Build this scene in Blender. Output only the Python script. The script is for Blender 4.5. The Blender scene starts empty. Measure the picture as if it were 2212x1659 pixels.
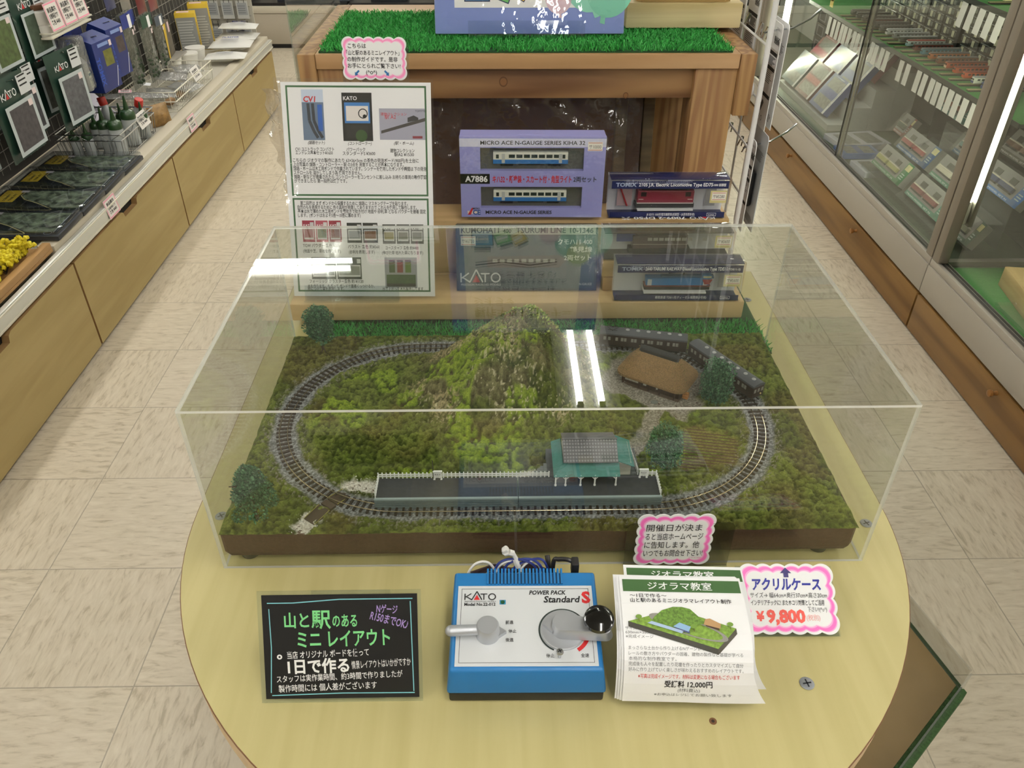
import bpy, bmesh, math, random
import numpy as np
from mathutils import Vector, Matrix, Euler
random.seed(7); NP = np.random.RandomState(11)
SC = bpy.context.scene
COL = SC.collection
PI = math.pi; R = math.radians
# ---------------------------------------------------------------- camera
cam = bpy.data.cameras.new('camera'); camo = bpy.data.objects.new('camera', cam); COL.objects.link(camo)
cam.sensor_fit = 'HORIZONTAL'; cam.sensor_width = 36.0; cam.lens = 36*1704.57/2212
cam.clip_start = .02; cam.clip_end = 60
camo.location = (-.0441, -.5334, 1.4107)
camo.rotation_euler = (R(54.0799), R(-.1549), R(-.9938))
SC.camera = camo
# ---------------------------------------------------------------- world, exposure
w = bpy.data.worlds.new('world'); SC.world = w; w.use_nodes = True
w.node_tree.nodes['Background'].inputs[0].default_value = (.9, .92, 1, 1)
w.node_tree.nodes['Background'].inputs[1].default_value = .03
SC.view_settings.view_transform = 'Standard'; SC.view_settings.look = 'None'
SC.view_settings.gamma = 1; SC.view_settings.use_curve_mapping = False
SC.view_settings.exposure = EXPO = 0.0
SC.cycles.transparent_max_bounces = 28
SC.cycles.use_adaptive_sampling = True; SC.cycles.adaptive_threshold = .012
SC.cycles.max_bounces = 9; SC.cycles.diffuse_bounces = 4; SC.cycles.glossy_bounces = 4
SC.cycles.sample_clamp_indirect = 6.0
LAMP = 49.0          # radiance of the shop's fluorescent tubes

# ---------------------------------------------------------------- materials
def lin(c):
    if isinstance(c, str):
        c = [int(c[i:i+2], 16)/255 for i in (0, 2, 4)]
    return tuple(x/12.92 if x <= .04045 else ((x+.055)/1.055)**2.4 for x in c)
def _new(name):
    m = bpy.data.materials.new(name); m.use_nodes = True
    return m, m.node_tree.nodes, m.node_tree.links, m.node_tree.nodes['Principled BSDF']
MATS = {}
def mat(col, rough=.5, metal=0, spec=.5, coat=0, name=None, var=0, vscale=40, bump=0, bscale=200, emit=None, es=0, sss=0):
    key = (col, rough, metal, spec, coat, name, var, vscale, bump, bscale, emit, es)
    if key in MATS: return MATS[key]
    m, n, l, b = _new(name or 'paint_'+(col if isinstance(col, str) else 'c'))
    c = lin(col)
    b.inputs['Base Color'].default_value = (*c, 1); b.inputs['Roughness'].default_value = rough
    b.inputs['Metallic'].default_value = metal; b.inputs['Specular IOR Level'].default_value = spec
    b.inputs['Coat Weight'].default_value = coat; b.inputs['Coat Roughness'].default_value = .06
    if emit: b.inputs['Emission Color'].default_value = (*lin(emit), 1); b.inputs['Emission Strength'].default_value = es
    if var or bump:
        tc = n.new('ShaderNodeTexCoord')
    if var:
        t = n.new('ShaderNodeTexNoise'); t.inputs['Scale'].default_value = vscale; t.inputs['Detail'].default_value = 4
        l.new(tc.outputs['Object'], t.inputs['Vector'])
        mr = n.new('ShaderNodeMapRange'); mr.inputs[1].default_value = .3; mr.inputs[2].default_value = .7
        mr.inputs[3].default_value = 1-var; mr.inputs[4].default_value = 1+var
        l.new(t.outputs['Fac'], mr.inputs[0])
        mx = n.new('ShaderNodeMix'); mx.data_type = 'RGBA'; mx.blend_type = 'MULTIPLY'; mx.inputs[0].default_value = 1
        mx.inputs[6].default_value = (*c, 1); l.new(mr.outputs[0], mx.inputs[7]); l.new(mx.outputs[2], b.inputs['Base Color'])
    if bump:
        t2 = n.new('ShaderNodeTexNoise'); t2.inputs['Scale'].default_value = bscale; t2.inputs['Detail'].default_value = 3
        l.new(tc.outputs['Object'], t2.inputs['Vector'])
        bp = n.new('ShaderNodeBump'); bp.inputs['Strength'].default_value = bump; bp.inputs['Distance'].default_value = .002
        l.new(t2.outputs['Fac'], bp.inputs['Height']); l.new(bp.outputs[0], b.inputs['Normal'])
    MATS[key] = m; return m
def wood(name, c1, c2, axis=0, grain=60, stretch=.06, rough=.45, detail=5, rings=0, dist=3.0, off=0.0, spec=.4, coat=0):
    """wood with streaks running along one object axis; rings>0 adds cathedral bands"""
    if name in MATS: return MATS[name]
    m, n, l, b = _new(name)
    tc = n.new('ShaderNodeTexCoord'); mp = n.new('ShaderNodeMapping'); l.new(tc.outputs['Object'], mp.inputs[0])
    s = [1, 1, 1]; s[axis] = stretch; mp.inputs['Scale'].default_value = s; mp.inputs['Location'].default_value = (off, off*.7, off*.3)
    t = n.new('ShaderNodeTexNoise'); t.inputs['Scale'].default_value = grain; t.inputs['Detail'].default_value = detail
    t.inputs['Distortion'].default_value = .4
    l.new(mp.outputs[0], t.inputs['Vector']); fac = t.outputs['Fac']
    if rings:
        wv = n.new('ShaderNodeTexNoise'); wv.inputs['Scale'].default_value = rings; wv.inputs['Detail'].default_value = 1.5
        l.new(mp.outputs[0], wv.inputs['Vector'])
        ma = n.new('ShaderNodeMath'); ma.operation = 'MULTIPLY'; ma.inputs[1].default_value = dist*12
        l.new(wv.outputs['Fac'], ma.inputs[0])
        sn = n.new('ShaderNodeMath'); sn.operation = 'SINE'; l.new(ma.outputs[0], sn.inputs[0])
        mr = n.new('ShaderNodeMath'); mr.operation = 'MULTIPLY_ADD'; mr.inputs[1].default_value = .22; l.new(sn.outputs[0], mr.inputs[0]); l.new(fac, mr.inputs[2])
        fac = mr.outputs[0]
    cr = n.new('ShaderNodeValToRGB'); cr.color_ramp.elements[0].position = .28; cr.color_ramp.elements[1].position = .72
    cr.color_ramp.elements[0].color = (*lin(c2), 1); cr.color_ramp.elements[1].color = (*lin(c1), 1)
    l.new(fac, cr.inputs[0]); l.new(cr.outputs[0], b.inputs['Base Color'])
    b.inputs['Roughness'].default_value = rough; b.inputs['Specular IOR Level'].default_value = spec; b.inputs['Coat Weight'].default_value = coat
    bp = n.new('ShaderNodeBump'); bp.inputs['Strength'].default_value = .08; bp.inputs['Distance'].default_value = .001
    l.new(fac, bp.inputs['Height']); l.new(bp.outputs[0], b.inputs['Normal'])
    MATS[name] = m; return m
def clear(name, tint='ffffff', f0=.04, rough=0.0, haze=0.0, bump=0, bscale=30, hazecol='ffffff'):
    """thin clear sheet: straight-through transmission, Fresnel reflection, a little haze"""
    if name in MATS: return MATS[name]
    m = bpy.data.materials.new(name); m.use_nodes = True; n, l = m.node_tree.nodes, m.node_tree.links; n.clear()
    out = n.new('ShaderNodeOutputMaterial'); tr = n.new('ShaderNodeBsdfTransparent'); tr.inputs[0].default_value = (*lin(tint), 1)
    gl = n.new('ShaderNodeBsdfGlossy'); gl.inputs['Roughness'].default_value = rough; gl.inputs[0].default_value = (1, 1, 1, 1)
    lw = n.new('ShaderNodeLayerWeight'); lw.inputs[0].default_value = .5
    if bump:
        tc = n.new('ShaderNodeTexCoord'); t = n.new('ShaderNodeTexNoise'); t.inputs['Scale'].default_value = bscale; t.inputs['Detail'].default_value = 3
        l.new(tc.outputs['Object'], t.inputs['Vector']); bp = n.new('ShaderNodeBump'); bp.inputs['Strength'].default_value = bump; bp.inputs['Distance'].default_value = .02
        l.new(t.outputs['Fac'], bp.inputs['Height']); l.new(bp.outputs[0], gl.inputs['Normal']); l.new(bp.outputs[0], lw.inputs['Normal'])
    pw = n.new('ShaderNodeMath'); pw.operation = 'POWER'; pw.inputs[1].default_value = 5; l.new(lw.outputs['Facing'], pw.inputs[0])
    ad = n.new('ShaderNodeMath'); ad.operation = 'MULTIPLY_ADD'; ad.inputs[1].default_value = 1-f0; ad.inputs[2].default_value = f0
    l.new(pw.outputs[0], ad.inputs[0])
    base = tr.outputs[0]
    if haze:
        df = n.new('ShaderNodeBsdfDiffuse'); df.inputs[0].default_value = (*lin(hazecol), 1)
        mh = n.new('ShaderNodeMixShader'); mh.inputs[0].default_value = haze; l.new(tr.outputs[0], mh.inputs[1]); l.new(df.outputs[0], mh.inputs[2]); base = mh.outputs[0]
    mx = n.new('ShaderNodeMixShader'); l.new(ad.outputs[0], mx.inputs[0]); l.new(base, mx.inputs[1]); l.new(gl.outputs[0], mx.inputs[2])
    l.new(mx.outputs[0], out.inputs[0]); MATS[name] = m; return m

# ---------------------------------------------------------------- mesh building
class MB:
    def __init__(s): s.sm = False; s.v = []; s.f = []; s.mi = []; s.mats = []; s.n = 0; s.xf = None
    def mid(s, m):
        if m not in s.mats: s.mats.append(m)
        return s.mats.index(m)
    def add(s, vs, fs, m, xf=None):
        xf = xf if xf is not None else s.xf
        if xf is not None: vs = [xf @ Vector(p) for p in vs]
        o = s.n; k = s.mid(m); s.v.extend([tuple(p) for p in vs]); s.n += len(vs)
        for f in fs: s.f.append(tuple(i+o for i in f)); s.mi.append(k)
        return s
    def box(s, x0, x1, y0, y1, z0, z1, m, bev=0, xf=None, seg=2):
        if bev:
            bm = bmesh.new(); bmesh.ops.create_cube(bm, size=1)
            for v in bm.verts: v.co = Vector(((x0+x1)/2+v.co.x*(x1-x0), (y0+y1)/2+v.co.y*(y1-y0), (z0+z1)/2+v.co.z*(z1-z0)))
            bmesh.ops.bevel(bm, geom=bm.edges[:], offset=bev, segments=seg, profile=.5, affect='EDGES')
            bm.verts.ensure_lookup_table(); bm.verts.index_update()
            s.add([v.co for v in bm.verts], [[v.index for v in f.verts] for f in bm.faces], m, xf); bm.free(); return s
        v = [(x, y, z) for z in (z0, z1) for y in (y0, y1) for x in (x0, x1)]
        return s.add(v, [(0, 2, 3, 1), (4, 5, 7, 6), (0, 1, 5, 4), (2, 6, 7, 3), (0, 4, 6, 2), (1, 3, 7, 5)], m, xf)
    def quad(s, a, b, c, d, m, xf=None): return s.add([a, b, c, d], [(0, 1, 2, 3)], m, xf)
    def prism(s, pts, z0, z1, m, xf=None, m_side=None):
        n = len(pts); v = [(x, y, z0) for x, y in pts]+[(x, y, z1) for x, y in pts]
        s.add(v, [tuple(range(n-1, -1, -1)), tuple(range(n, 2*n))], m, xf)
        return s.add(v, [(i, (i+1) % n, n+(i+1) % n, n+i) for i in range(n)], m_side or m, xf)
    def lathe(s, prof, m, n=20, xf=None):
        v = []; f = []
        for r, z in prof:
            for i in range(n): a = 2*PI*i/n; v.append((r*math.cos(a), r*math.sin(a), z))
        for k in range(len(prof)-1):
            for i in range(n): j = (i+1) % n; f.append((k*n+i, k*n+j, (k+1)*n+j, (k+1)*n+i))
        f.append(tuple(range(n-1, -1, -1))); f.append(tuple((len(prof)-1)*n+i for i in range(n)))
        return s.add(v, f, m, xf)
    def cyl(s, p0, p1, r, m, n=12, r1=None):
        p0 = Vector(p0); p1 = Vector(p1); d = p1-p0
        q = Vector((0, 0, 1)).rotation_difference(d).to_matrix().to_4x4()
        return s.lathe([(r, 0), (r if r1 is None else r1, d.length)], m, n, Matrix.Translation(p0) @ q if s.xf is None else s.xf @ Matrix.Translation(p0) @ q)
    def tube(s, path, r, m, n=6, closed=False):
        P = [Vector(p) for p in path]; v = []; f = []; up = None
        if s.sm and len(P) > 2:
            Q = [P[0]]+P+[P[-1]]; P = []
            for i in range(1, len(Q)-2):
                a, b, c, d = Q[i-1:i+3]
                for k in range(6): t = k/6; P.append(.5*((2*b)+(c-a)*t+(2*a-5*b+4*c-d)*t*t+(3*b-a-3*c+d)*t**3))
            P.append(Q[-2])
        N = len(P)
        for i, p in enumerate(P):
            a = P[(i-1) % N] if (closed or i) else P[0]; b = P[(i+1) % N] if (closed or i < N-1) else P[-1]
            t = (b-a).normalized()
            if up is None: up = t.orthogonal().normalized()
            up = (up-t*up.dot(t)).normalized(); w_ = t.cross(up)
            for k in range(n): an = 2*PI*k/n; v.append(p+(up*math.cos(an)+w_*math.sin(an))*r)
        for i in range(N if closed else N-1):
            for k in range(n): f.append((i*n+k, i*n+(k+1) % n, ((i+1) % N)*n+(k+1) % n, ((i+1) % N)*n+k))
        if not closed: f.append(tuple(range(n-1, -1, -1))); f.append(tuple((N-1)*n+k for k in range(n)))
        return s.add(v, f, m)
    def ball(s, c, r, m, sub=2, sc=(1, 1, 1), jit=0):
        bm = bmesh.new(); bmesh.ops.create_icosphere(bm, subdivisions=sub, radius=1)
        bm.verts.index_update(); vs = []
        for v in bm.verts:
            k = r*(1+random.uniform(-jit, jit)); vs.append((c[0]+v.co.x*k*sc[0], c[1]+v.co.y*k*sc[1], c[2]+v.co.z*k*sc[2]))
        s.add(vs, [[v.index for v in f.verts] for f in bm.faces], m); bm.free(); return s
    def mesh(s, name, smooth=True, ang=.6):
        me = bpy.data.meshes.new(name); me.from_pydata(s.v, [], s.f)
        for m in s.mats: me.materials.append(m)
        me.polygons.foreach_set('material_index', s.mi)
        if smooth:
            me.polygons.foreach_set('use_smooth', [True]*len(me.polygons)); me.update(); me.set_sharp_from_angle(angle=ang)
        me.update(); return me
    def build(s, name, parent=None, loc=None, rot=None, mw=None, smooth=True, ang=.6, **k):
        o = bpy.data.objects.new(name, s.mesh(name, smooth, ang)); COL.objects.link(o)
        if parent is not None: o.parent = parent
        if mw is not None: o.matrix_local = mw
        if loc is not None: o.location = loc
        if rot is not None: o.rotation_euler = rot
        for a, b in k.items(): o[{'cat': 'category'}.get(a, a)] = b
        return o
def thing(name, label, cat, loc=(0, 0, 0), rz=0, group=None, mw=None, kind=None):
    o = bpy.data.objects.new(name, None); COL.objects.link(o); o.empty_display_size = .02
    o.location = loc; o.rotation_euler = (0, 0, rz)
    if mw is not None: o.matrix_world = mw
    o['label'] = label; o['category'] = cat
    if group: o['group'] = group
    if kind: o['kind'] = kind
    return o
def copy_tree(o, parent=None):
    c = o.copy(); COL.objects.link(c)
    if parent is not None: c.parent = parent
    for ch in list(o.children): copy_tree(ch, c)
    return c
def frame(bl, br, tl):
    bl, br, tl = Vector(bl), Vector(br), Vector(tl); x = (br-bl).normalized(); z = x.cross(tl-bl).normalized(); y = z.cross(x)
    m = Matrix((x, y, z)).transposed().to_4x4(); m.translation = bl; return m
def T(x, y, z, rx=0, ry=0, rz=0): return Matrix.Translation((x, y, z)) @ Euler((rx, ry, rz)).to_matrix().to_4x4()

# ---------------------------------------------------------------- lettering
_G = {}
def glyphs(st, bold=0.0, res=2):
    k = (st, bold, res)
    if k not in _G:
        c = bpy.data.curves.new('lettering', 'FONT'); c.body = st; c.resolution_u = res; c.offset = bold
        o = bpy.data.objects.new('lettering', c); me = bpy.data.meshes.new_from_object(o)
        v = np.empty(len(me.vertices)*3); me.vertices.foreach_get('co', v)
        f = [tuple(p.vertices) for p in me.polygons]
        bpy.data.objects.remove(o); bpy.data.curves.remove(c); bpy.data.meshes.remove(me)
        _G[k] = (v.reshape(-1, 3), f)
    return _G[k]
class Card(MB):
    """flat printed panel in its own x-y plane; every layer sits 0.12 mm above the last"""
    DZ = .00012
    def rect(s, x0, y0, x1, y1, m, k=1): z = k*s.DZ; return s.add([(x0, y0, z), (x1, y0, z), (x1, y1, z), (x0, y1, z)], [(0, 1, 2, 3)], m)
    def poly(s, pts, m, k=1): z = k*s.DZ; return s.add([(x, y, z) for x, y in pts], [tuple(range(len(pts)))], m)
    def ring(s, x0, y0, x1, y1, t, m, k=1):
        s.rect(x0, y0, x1, y0+t, m, k); s.rect(x0, y1-t, x1, y1, m, k); s.rect(x0, y0+t, x0+t, y1-t, m, k); return s.rect(x1-t, y0+t, x1, y1-t, m, k)
    def disc(s, x, y, r, m, k=1, n=24, a0=0, a1=2*PI, r0=0, sy=1):
        if r0 == 0: return s.poly([(x+r*math.cos(2*PI*i/n), y+r*sy*math.sin(2*PI*i/n)) for i in range(n)], m, k)
        for i in range(n):
            a, b = a0+(a1-a0)*i/n, a0+(a1-a0)*(i+1)/n
            s.poly([(x+r0*math.cos(a), y+r0*math.sin(a)), (x+r*math.cos(a), y+r*math.sin(a)), (x+r*math.cos(b), y+r*math.sin(b)), (x+r0*math.cos(b), y+r0*math.sin(b))], m, k)
        return s
    def text(s, st, x, y, h, m, k=3, w=None, align='l', slant=0, bold=0.0, rot=0, res=2):
        """h = size of the em square; w squeezes or stretches the line to that width"""
        v, f = glyphs(st, bold, res)
        if not len(v): return s
        v = v.copy(); x0, x1 = v[:, 0].min(), v[:, 0].max()
        v[:, 0] = (v[:, 0]-x0); tw = (x1-x0)
        sx = h if w is None else w/tw
        if align == 'c': v[:, 0] -= tw/2
        if align == 'r': v[:, 0] -= tw
        px = v[:, 0]*sx+v[:, 1]*h*slant; py = v[:, 1]*h
        ca, sa = math.cos(rot), math.sin(rot)
        return s.add([(x+a*ca-b*sa, y+a*sa+b*ca, k*s.DZ) for a, b in zip(px, py)], f, m)
    def stroke(s, pts, t, m, k=2):
        for (ax, ay), (bx, by) in zip(pts[:-1], pts[1:]):
            d = math.hypot(bx-ax, by-ay) or 1; nx, ny = -(by-ay)/d*t/2, (bx-ax)/d*t/2
            s.poly([(ax-nx, ay-ny), (bx-nx, by-ny), (bx+nx, by+ny), (ax+nx, ay+ny)], m, k)
        return s
def bands(pts, step=.004):
    """cut a flat outline into horizontal strips so that it can follow a bent sheet"""
    def clip(p, y, keep_above):
        out = []
        for (x0, y0), (x1, y1) in zip(p, p[1:]+p[:1]):
            a, b = ((y0 >= y), (y1 >= y)) if keep_above else ((y0 <= y), (y1 <= y))
            if a: out.append((x0, y0))
            if a != b: t = (y-y0)/(y1-y0); out.append((x0+(x1-x0)*t, y))
        return out
    lo, hi = min(q[1] for q in pts), max(q[1] for q in pts); n = max(1, math.ceil((hi-lo)/step)); res = []
    for i in range(n):
        q = clip(pts, lo+(hi-lo)*i/n, True); q = clip(q, lo+(hi-lo)*(i+1)/n, False) if len(q) > 2 else q
        if len(q) > 2: res.append(q)
    return res
def kato(c, x, y, w, dark, red, k=4, small=True):
    """the maker's mark: K, a tall A with a red triangle, T, O"""
    h = w*.235; t = h*.15
    def st(p): c.stroke(p, t, dark, k)
    st([(x, y), (x, y+h)]); st([(x+w*.02, y+h*.45), (x+w*.2, y+h)]); st([(x+w*.05, y+h*.5), (x+w*.23, y)])
    ax = x+w*.385; st([(ax-w*.165, y), (ax, y+h*1.36)]); st([(ax, y+h*1.36), (ax+w*.165, y)])
    c.poly([(ax-w*.1, y), (ax+w*.1, y), (ax, y+h*.82)], red, k)
    st([(x+w*.5, y+h-t/2), (x+w*.72, y+h-t/2)]); st([(x+w*.61, y), (x+w*.61, y+h)])
    c.disc(x+w*.875, y+h/2, h*.54, dark, k, 24, r0=h*.54-t)
    if small: c.text('PRECISION RAILROAD MODELS', x, y-h*.36, h*.3, dark, k, w=w)
def scallop(w_, h_, nx, ny, inset):
    """outline of a cloud-edged card (bumps of arcs along a rectangle), shrunk by inset"""
    hw, hh = w_/2, h_/2; C_ = []; r = min(w_/nx, h_/ny)*.70
    for i in range(nx):
        x = -hw+r+(w_-2*r)*i/(nx-1); C_ += [(x, -hh+r), (x, hh-r)]
    for j in range(1, ny-1):
        y = -hh+r+(h_-2*r)*j/(ny-1); C_ += [(-hw+r, y), (hw-r, y)]
    fx, fy = 1-2*inset/w_, 1-2*inset/h_; out = []
    for k in range(240):
        a = 2*PI*k/240; dx, dy = math.cos(a), math.sin(a); best = min((hw-r)/abs(dx) if abs(dx) > 1e-6 else 9, (hh-r)/abs(dy) if abs(dy) > 1e-6 else 9)
        for cx, cy in C_:
            b = dx*cx+dy*cy; q = b*b-(cx*cx+cy*cy)+r*r
            if q >= 0: best = max(best, b+math.sqrt(q))
        out.append((dx*best*fx, dy*best*fy))
    return out
def cloud_card(c, w_, h_, nx, ny, hot='ff86d2', pale='ffc3ea', band=.05, t=.0006):
    c.prism([(x+w_/2, y+h_/2) for x, y in scallop(w_, h_, nx, ny, 0)], -t, 0, WHITE)
    b = min(w_, h_)*band
    for k, (i, m) in enumerate([(b*.7, mat(pale, .4)), (b*.95, mat(hot, .4)), (b*1.75, mat(pale, .4)), (b*2.1, mat('ffe6f6', .4)), (b*2.35, WHITE)]):
        c.poly([(x+w_/2, y+h_/2) for x, y in scallop(w_, h_, nx, ny, i)], m, 1+k)
WHITE = mat('f2f2f4', .45, name='white_paper'); INK = mat('17171a', .6, name='black_ink'); GREY = mat('6f7072', .6, name='grey_ink')
RED = mat('c3222b', .5, name='red_ink'); BLUEK = mat('17208c', .5, name='blue_ink'); PRED = mat('e8574d', .5, name='marker_red')
EDGE = None
# ---------------------------------------------------------------- room shell and lamps
def floor_mat():
    m, n, l, b = _new('vinyl_tile')
    tc = n.new('ShaderNodeTexCoord'); sx = n.new('ShaderNodeSeparateXYZ'); l.new(tc.outputs['Object'], sx.inputs[0])
    def mth(op, a, b_=None, c=None):
        k = n.new('ShaderNodeMath'); k.operation = op
        for i, v in enumerate((a, b_, c)):
            if v is None: continue
            if isinstance(v, (int, float)): k.inputs[i].default_value = v
            else: l.new(v, k.inputs[i])
        return k.outputs[0]
    S = .3045
    u = mth('DIVIDE', mth('SUBTRACT', sx.outputs[0], 1.05), S); v = mth('DIVIDE', mth('SUBTRACT', sx.outputs[1], .398), S)
    par = mth('MODULO', mth('ADD', mth('ADD', mth('FLOOR', u), mth('FLOOR', v)), 200), 2)
    fu = mth('FRACT', u); fv = mth('FRACT', v)
    ed = mth('MINIMUM', mth('MINIMUM', fu, mth('SUBTRACT', 1, fu)), mth('MINIMUM', fv, mth('SUBTRACT', 1, fv)))
    seam = mth('LESS_THAN', ed, .0045)
    wn = n.new('ShaderNodeTexWhiteNoise'); wn.noise_dimensions = '2D'; cv = n.new('ShaderNodeCombineXYZ')
    l.new(mth('FLOOR', u), cv.inputs[0]); l.new(mth('FLOOR', v), cv.inputs[1]); l.new(cv.outputs[0], wn.inputs['Vector'])
    outs = []
    for s in ((20, 88, 1), (88, 20, 1)):
        mp = n.new('ShaderNodeMapping'); mp.inputs['Scale'].default_value = s; l.new(tc.outputs['Object'], mp.inputs[0])
        t = n.new('ShaderNodeTexNoise'); t.inputs['Scale'].default_value = 1; t.inputs['Detail'].default_value = 5; t.inputs['Roughness'].default_value = .6
        t.inputs['Distortion'].default_value = .6
        l.new(mp.outputs[0], t.inputs['Vector']); outs.append(t.outputs['Fac'])
    mx = n.new('ShaderNodeMix'); l.new(par, mx.inputs[0]); l.new(outs[0], mx.inputs[2]); l.new(outs[1], mx.inputs[3])
    sh = mth('MULTIPLY_ADD', mth('SUBTRACT', wn.outputs[0], .5), .07, mx.outputs[0])
    cr = n.new('ShaderNodeValToRGB'); e = cr.color_ramp.elements; e[0].position = .3; e[1].position = .68
    e[0].color = (*lin('b0a48f'), 1); e[1].color = (*lin('d6ccb9'), 1)
    k = cr.color_ramp.elements.new(.45); k.color = (*lin('cbc0ac'), 1)
    l.new(sh, cr.inputs[0])
    m2 = n.new('ShaderNodeMix'); m2.data_type = 'RGBA'; l.new(mth('MULTIPLY', seam, .5), m2.inputs[0]); l.new(cr.outputs[0], m2.inputs[6]); m2.inputs[7].default_value = (*lin('6e675c'), 1)
    l.new(m2.outputs[2], b.inputs['Base Color']); b.inputs['Roughness'].default_value = .32; b.inputs['Specular IOR Level'].default_value = .35
    return m
X0, X1, Y0, Y1, ZC = -3.0, 3.0, -4.5, 6.4, 2.6
CEIL = mat('a3a39d', .9, name='ceiling_board'); WALL = mat('cfcabd', .8, name='wall_paint')
def shell(name, b, m):
    o = MB().box(*b, m).build(name, smooth=False); o['kind'] = 'structure'; return o
shell('floor', (X0, X1, Y0, Y1, -.1, 0), floor_mat())
shell('ceiling', (X0, X1, Y0, Y1, ZC, ZC+.1), CEIL)
shell('wall_back', (X0-.1, X1+.1, Y1, Y1+.1, -.1, ZC+.1), WALL); shell('wall_front', (X0-.1, X1+.1, Y0-.1, Y0, -.1, ZC+.1), mat('8d8a82', .8))
shell('wall_left', (X0-.1, X0, Y0, Y1, -.1, ZC+.1), WALL); shell('wall_right', (X1, X1+.1, Y0, Y1, -.1, ZC+.1), WALL)
TUBE = mat('ffffff', .5, name='lamp_tube', emit='fffcf4', es=LAMP); HOUSE = mat('ecece8', .5, name='lamp_housing')
def lamp(x, y, rz, label):
    t = thing('ceiling_lamp', label, 'lamp', (x, y, ZC), rz, group='fluorescent ceiling lamps')
    MB().box(-.13, .13, -.63, .63, -.035, -.0005, HOUSE, .006).build('housing', t)
    for s in (-1, 1):
        g = MB().cyl((s*.045, -.59, -.055), (s*.045, .59, -.055), .014, TUBE, 8).build('tube', t, label='glowing fluorescent tube')
        for a in (-.62, .59): MB().box(s*.045-.012, s*.045+.012, a, a+.03, -.072, -.035, HOUSE).build('socket', t)
for y in (-3.4, -2.05, -.7, 2.62, 3.97, 5.32): lamp(.33, y, 0, 'twin tube ceiling lamp in the row above the middle display table')
for y in (-3.2, -.6, 1.2): lamp(-1.75, y, 0, 'twin tube ceiling lamp in the row above the left aisle')
lamp(-1.42, 3.26, PI/2+.03, 'twin tube ceiling lamp set crosswise above the left shelves')
lamp(-1.3, 5.3, PI/2, 'twin tube ceiling lamp set crosswise near the back wall')
for y in (-3.2, -.6, 1.2, 3.0, 4.9): lamp(2.1, y, 0, 'twin tube ceiling lamp in the row above the right showcases')

# ---------------------------------------------------------------- round ended table
TZ = .80
TOP = wood('birch_laminate', 'c4b984', 'b6ab75', 1, 55, .05, .38, off=.3, spec=.45)
PLY = mat('cfb48c', .5, name='ply_edge', var=.08, vscale=60)
pts = [(-.37, .62)]+[(.37*math.cos(a), .08+.37*math.sin(a)) for a in np.linspace(PI, 2*PI, 60)]+[(.37, .62)]
tb = thing('display_table', 'pale birch table with a round front end under the train layout', 'table', (0, 0, 0))
MB().prism(pts, TZ-.030, TZ, TOP, m_side=PLY).build('tabletop', tb, ang=.4)
e = MB()
for k, (z, c) in enumerate([(TZ-.0012, '6d4a2c')]):
    e.tube([(x*1.0006, .08+(y-.08)*1.0006, z) for x, y in pts], .0009, mat(c, .6), 4)
e.build('edge_ply', tb, label='thin dark veneer line round the table edge')
for x in (-.3, .3):
    for y in (.02, .58): MB().box(x-.02, x+.02, y-.02, y+.02, 0, TZ-.030, mat('b9a26a', .5), .002).build('leg', tb)
STEEL = mat('b9bcc0', .28, 1, name='steel'); DARKS = mat('33353a', .5, .6)
for (x, y), lb in zip([(.3439, .0517), (.2199, -.1366), (-.343, .0726), (.3403, .5263)], ['beside the right front corner of the layout', 'in front of the price card on the table end', 'beside the left front corner of the layout', 'by the right end of the timber riser']):
    s = thing('wood_screw', 'steel cross screw in the table '+lb, 'screw', (x, y, TZ), random.random(), group='screws in the tabletop')
    MB().lathe([(.0058, 0), (.0064, .0006), (.005, .0011), (.0001, .0012)], mat('8d9094', .48, .7), 18).build('head', s)
    c = Card(); c.rect(-.0038, -.0007, .0038, .0007, DARKS, 0); c.rect(-.0007, -.0038, .0007, .0038, DARKS, 0); c.build('cross_slot', s, loc=(0, 0, .00125))
k = Card(); k.disc(0, 0, .0032, mat('6d4a2a', .7), 1); k.disc(0, 0, .0014, mat('2c2016', .8), 2)
k.build('plugged_hole', loc=(.1307, -.1701, TZ+.0001), label='small dark knot hole in the table front below the flyers', category='hole')
# lower tier with turf border and clear guards, seen past the right edge of the table
ti = thing('lower_display', 'low brown board with green turf rim below the table side', 'display board', (0, 0, 0))
tp = [(-.2, .6), (-.2, -.0), (.2, -.262), (.492, -.0145), (.402, .37), (.402, .6)]
def inset(p, d):
    out = []
    for i in range(len(p)):
        a, b, c = Vector(p[i-1]), Vector(p[i]), Vector(p[(i+1) % len(p)])
        n1 = (b-a).normalized(); n2 = (c-b).normalized(); n1 = Vector((-n1.y, n1.x)); n2 = Vector((-n2.y, n2.x))
        q = (n1+n2)/(1+n1.dot(n2)); out.append((b.x+q.x*d, b.y+q.y*d))
    return out
TURF = mat('2d4a21', .9, name='turf_backing', var=.35, vscale=300, bump=.6, bscale=400)
MB().prism(tp, .575, .590, TURF).build('turf_rim', ti, smooth=False)
MB().prism(inset(tp, .012), .5905, .598, mat('7b6848', .22, name='brown_board', var=.15, vscale=6, coat=.4)).build('board', ti, smooth=False)
for x in (-.15, .34):
    for y in (.12, .48): MB().box(x-.02, x+.02, y-.02, y+.02, 0, .575, mat('7b6848', .5)).build('leg', ti)
ACR = clear('acrylic', 'fbfcfa', .042); ACE = mat('dfe8dc', .25, name='acrylic_edge', emit='e8f0e4', es=.0)
ip = inset(tp, .004)
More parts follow.
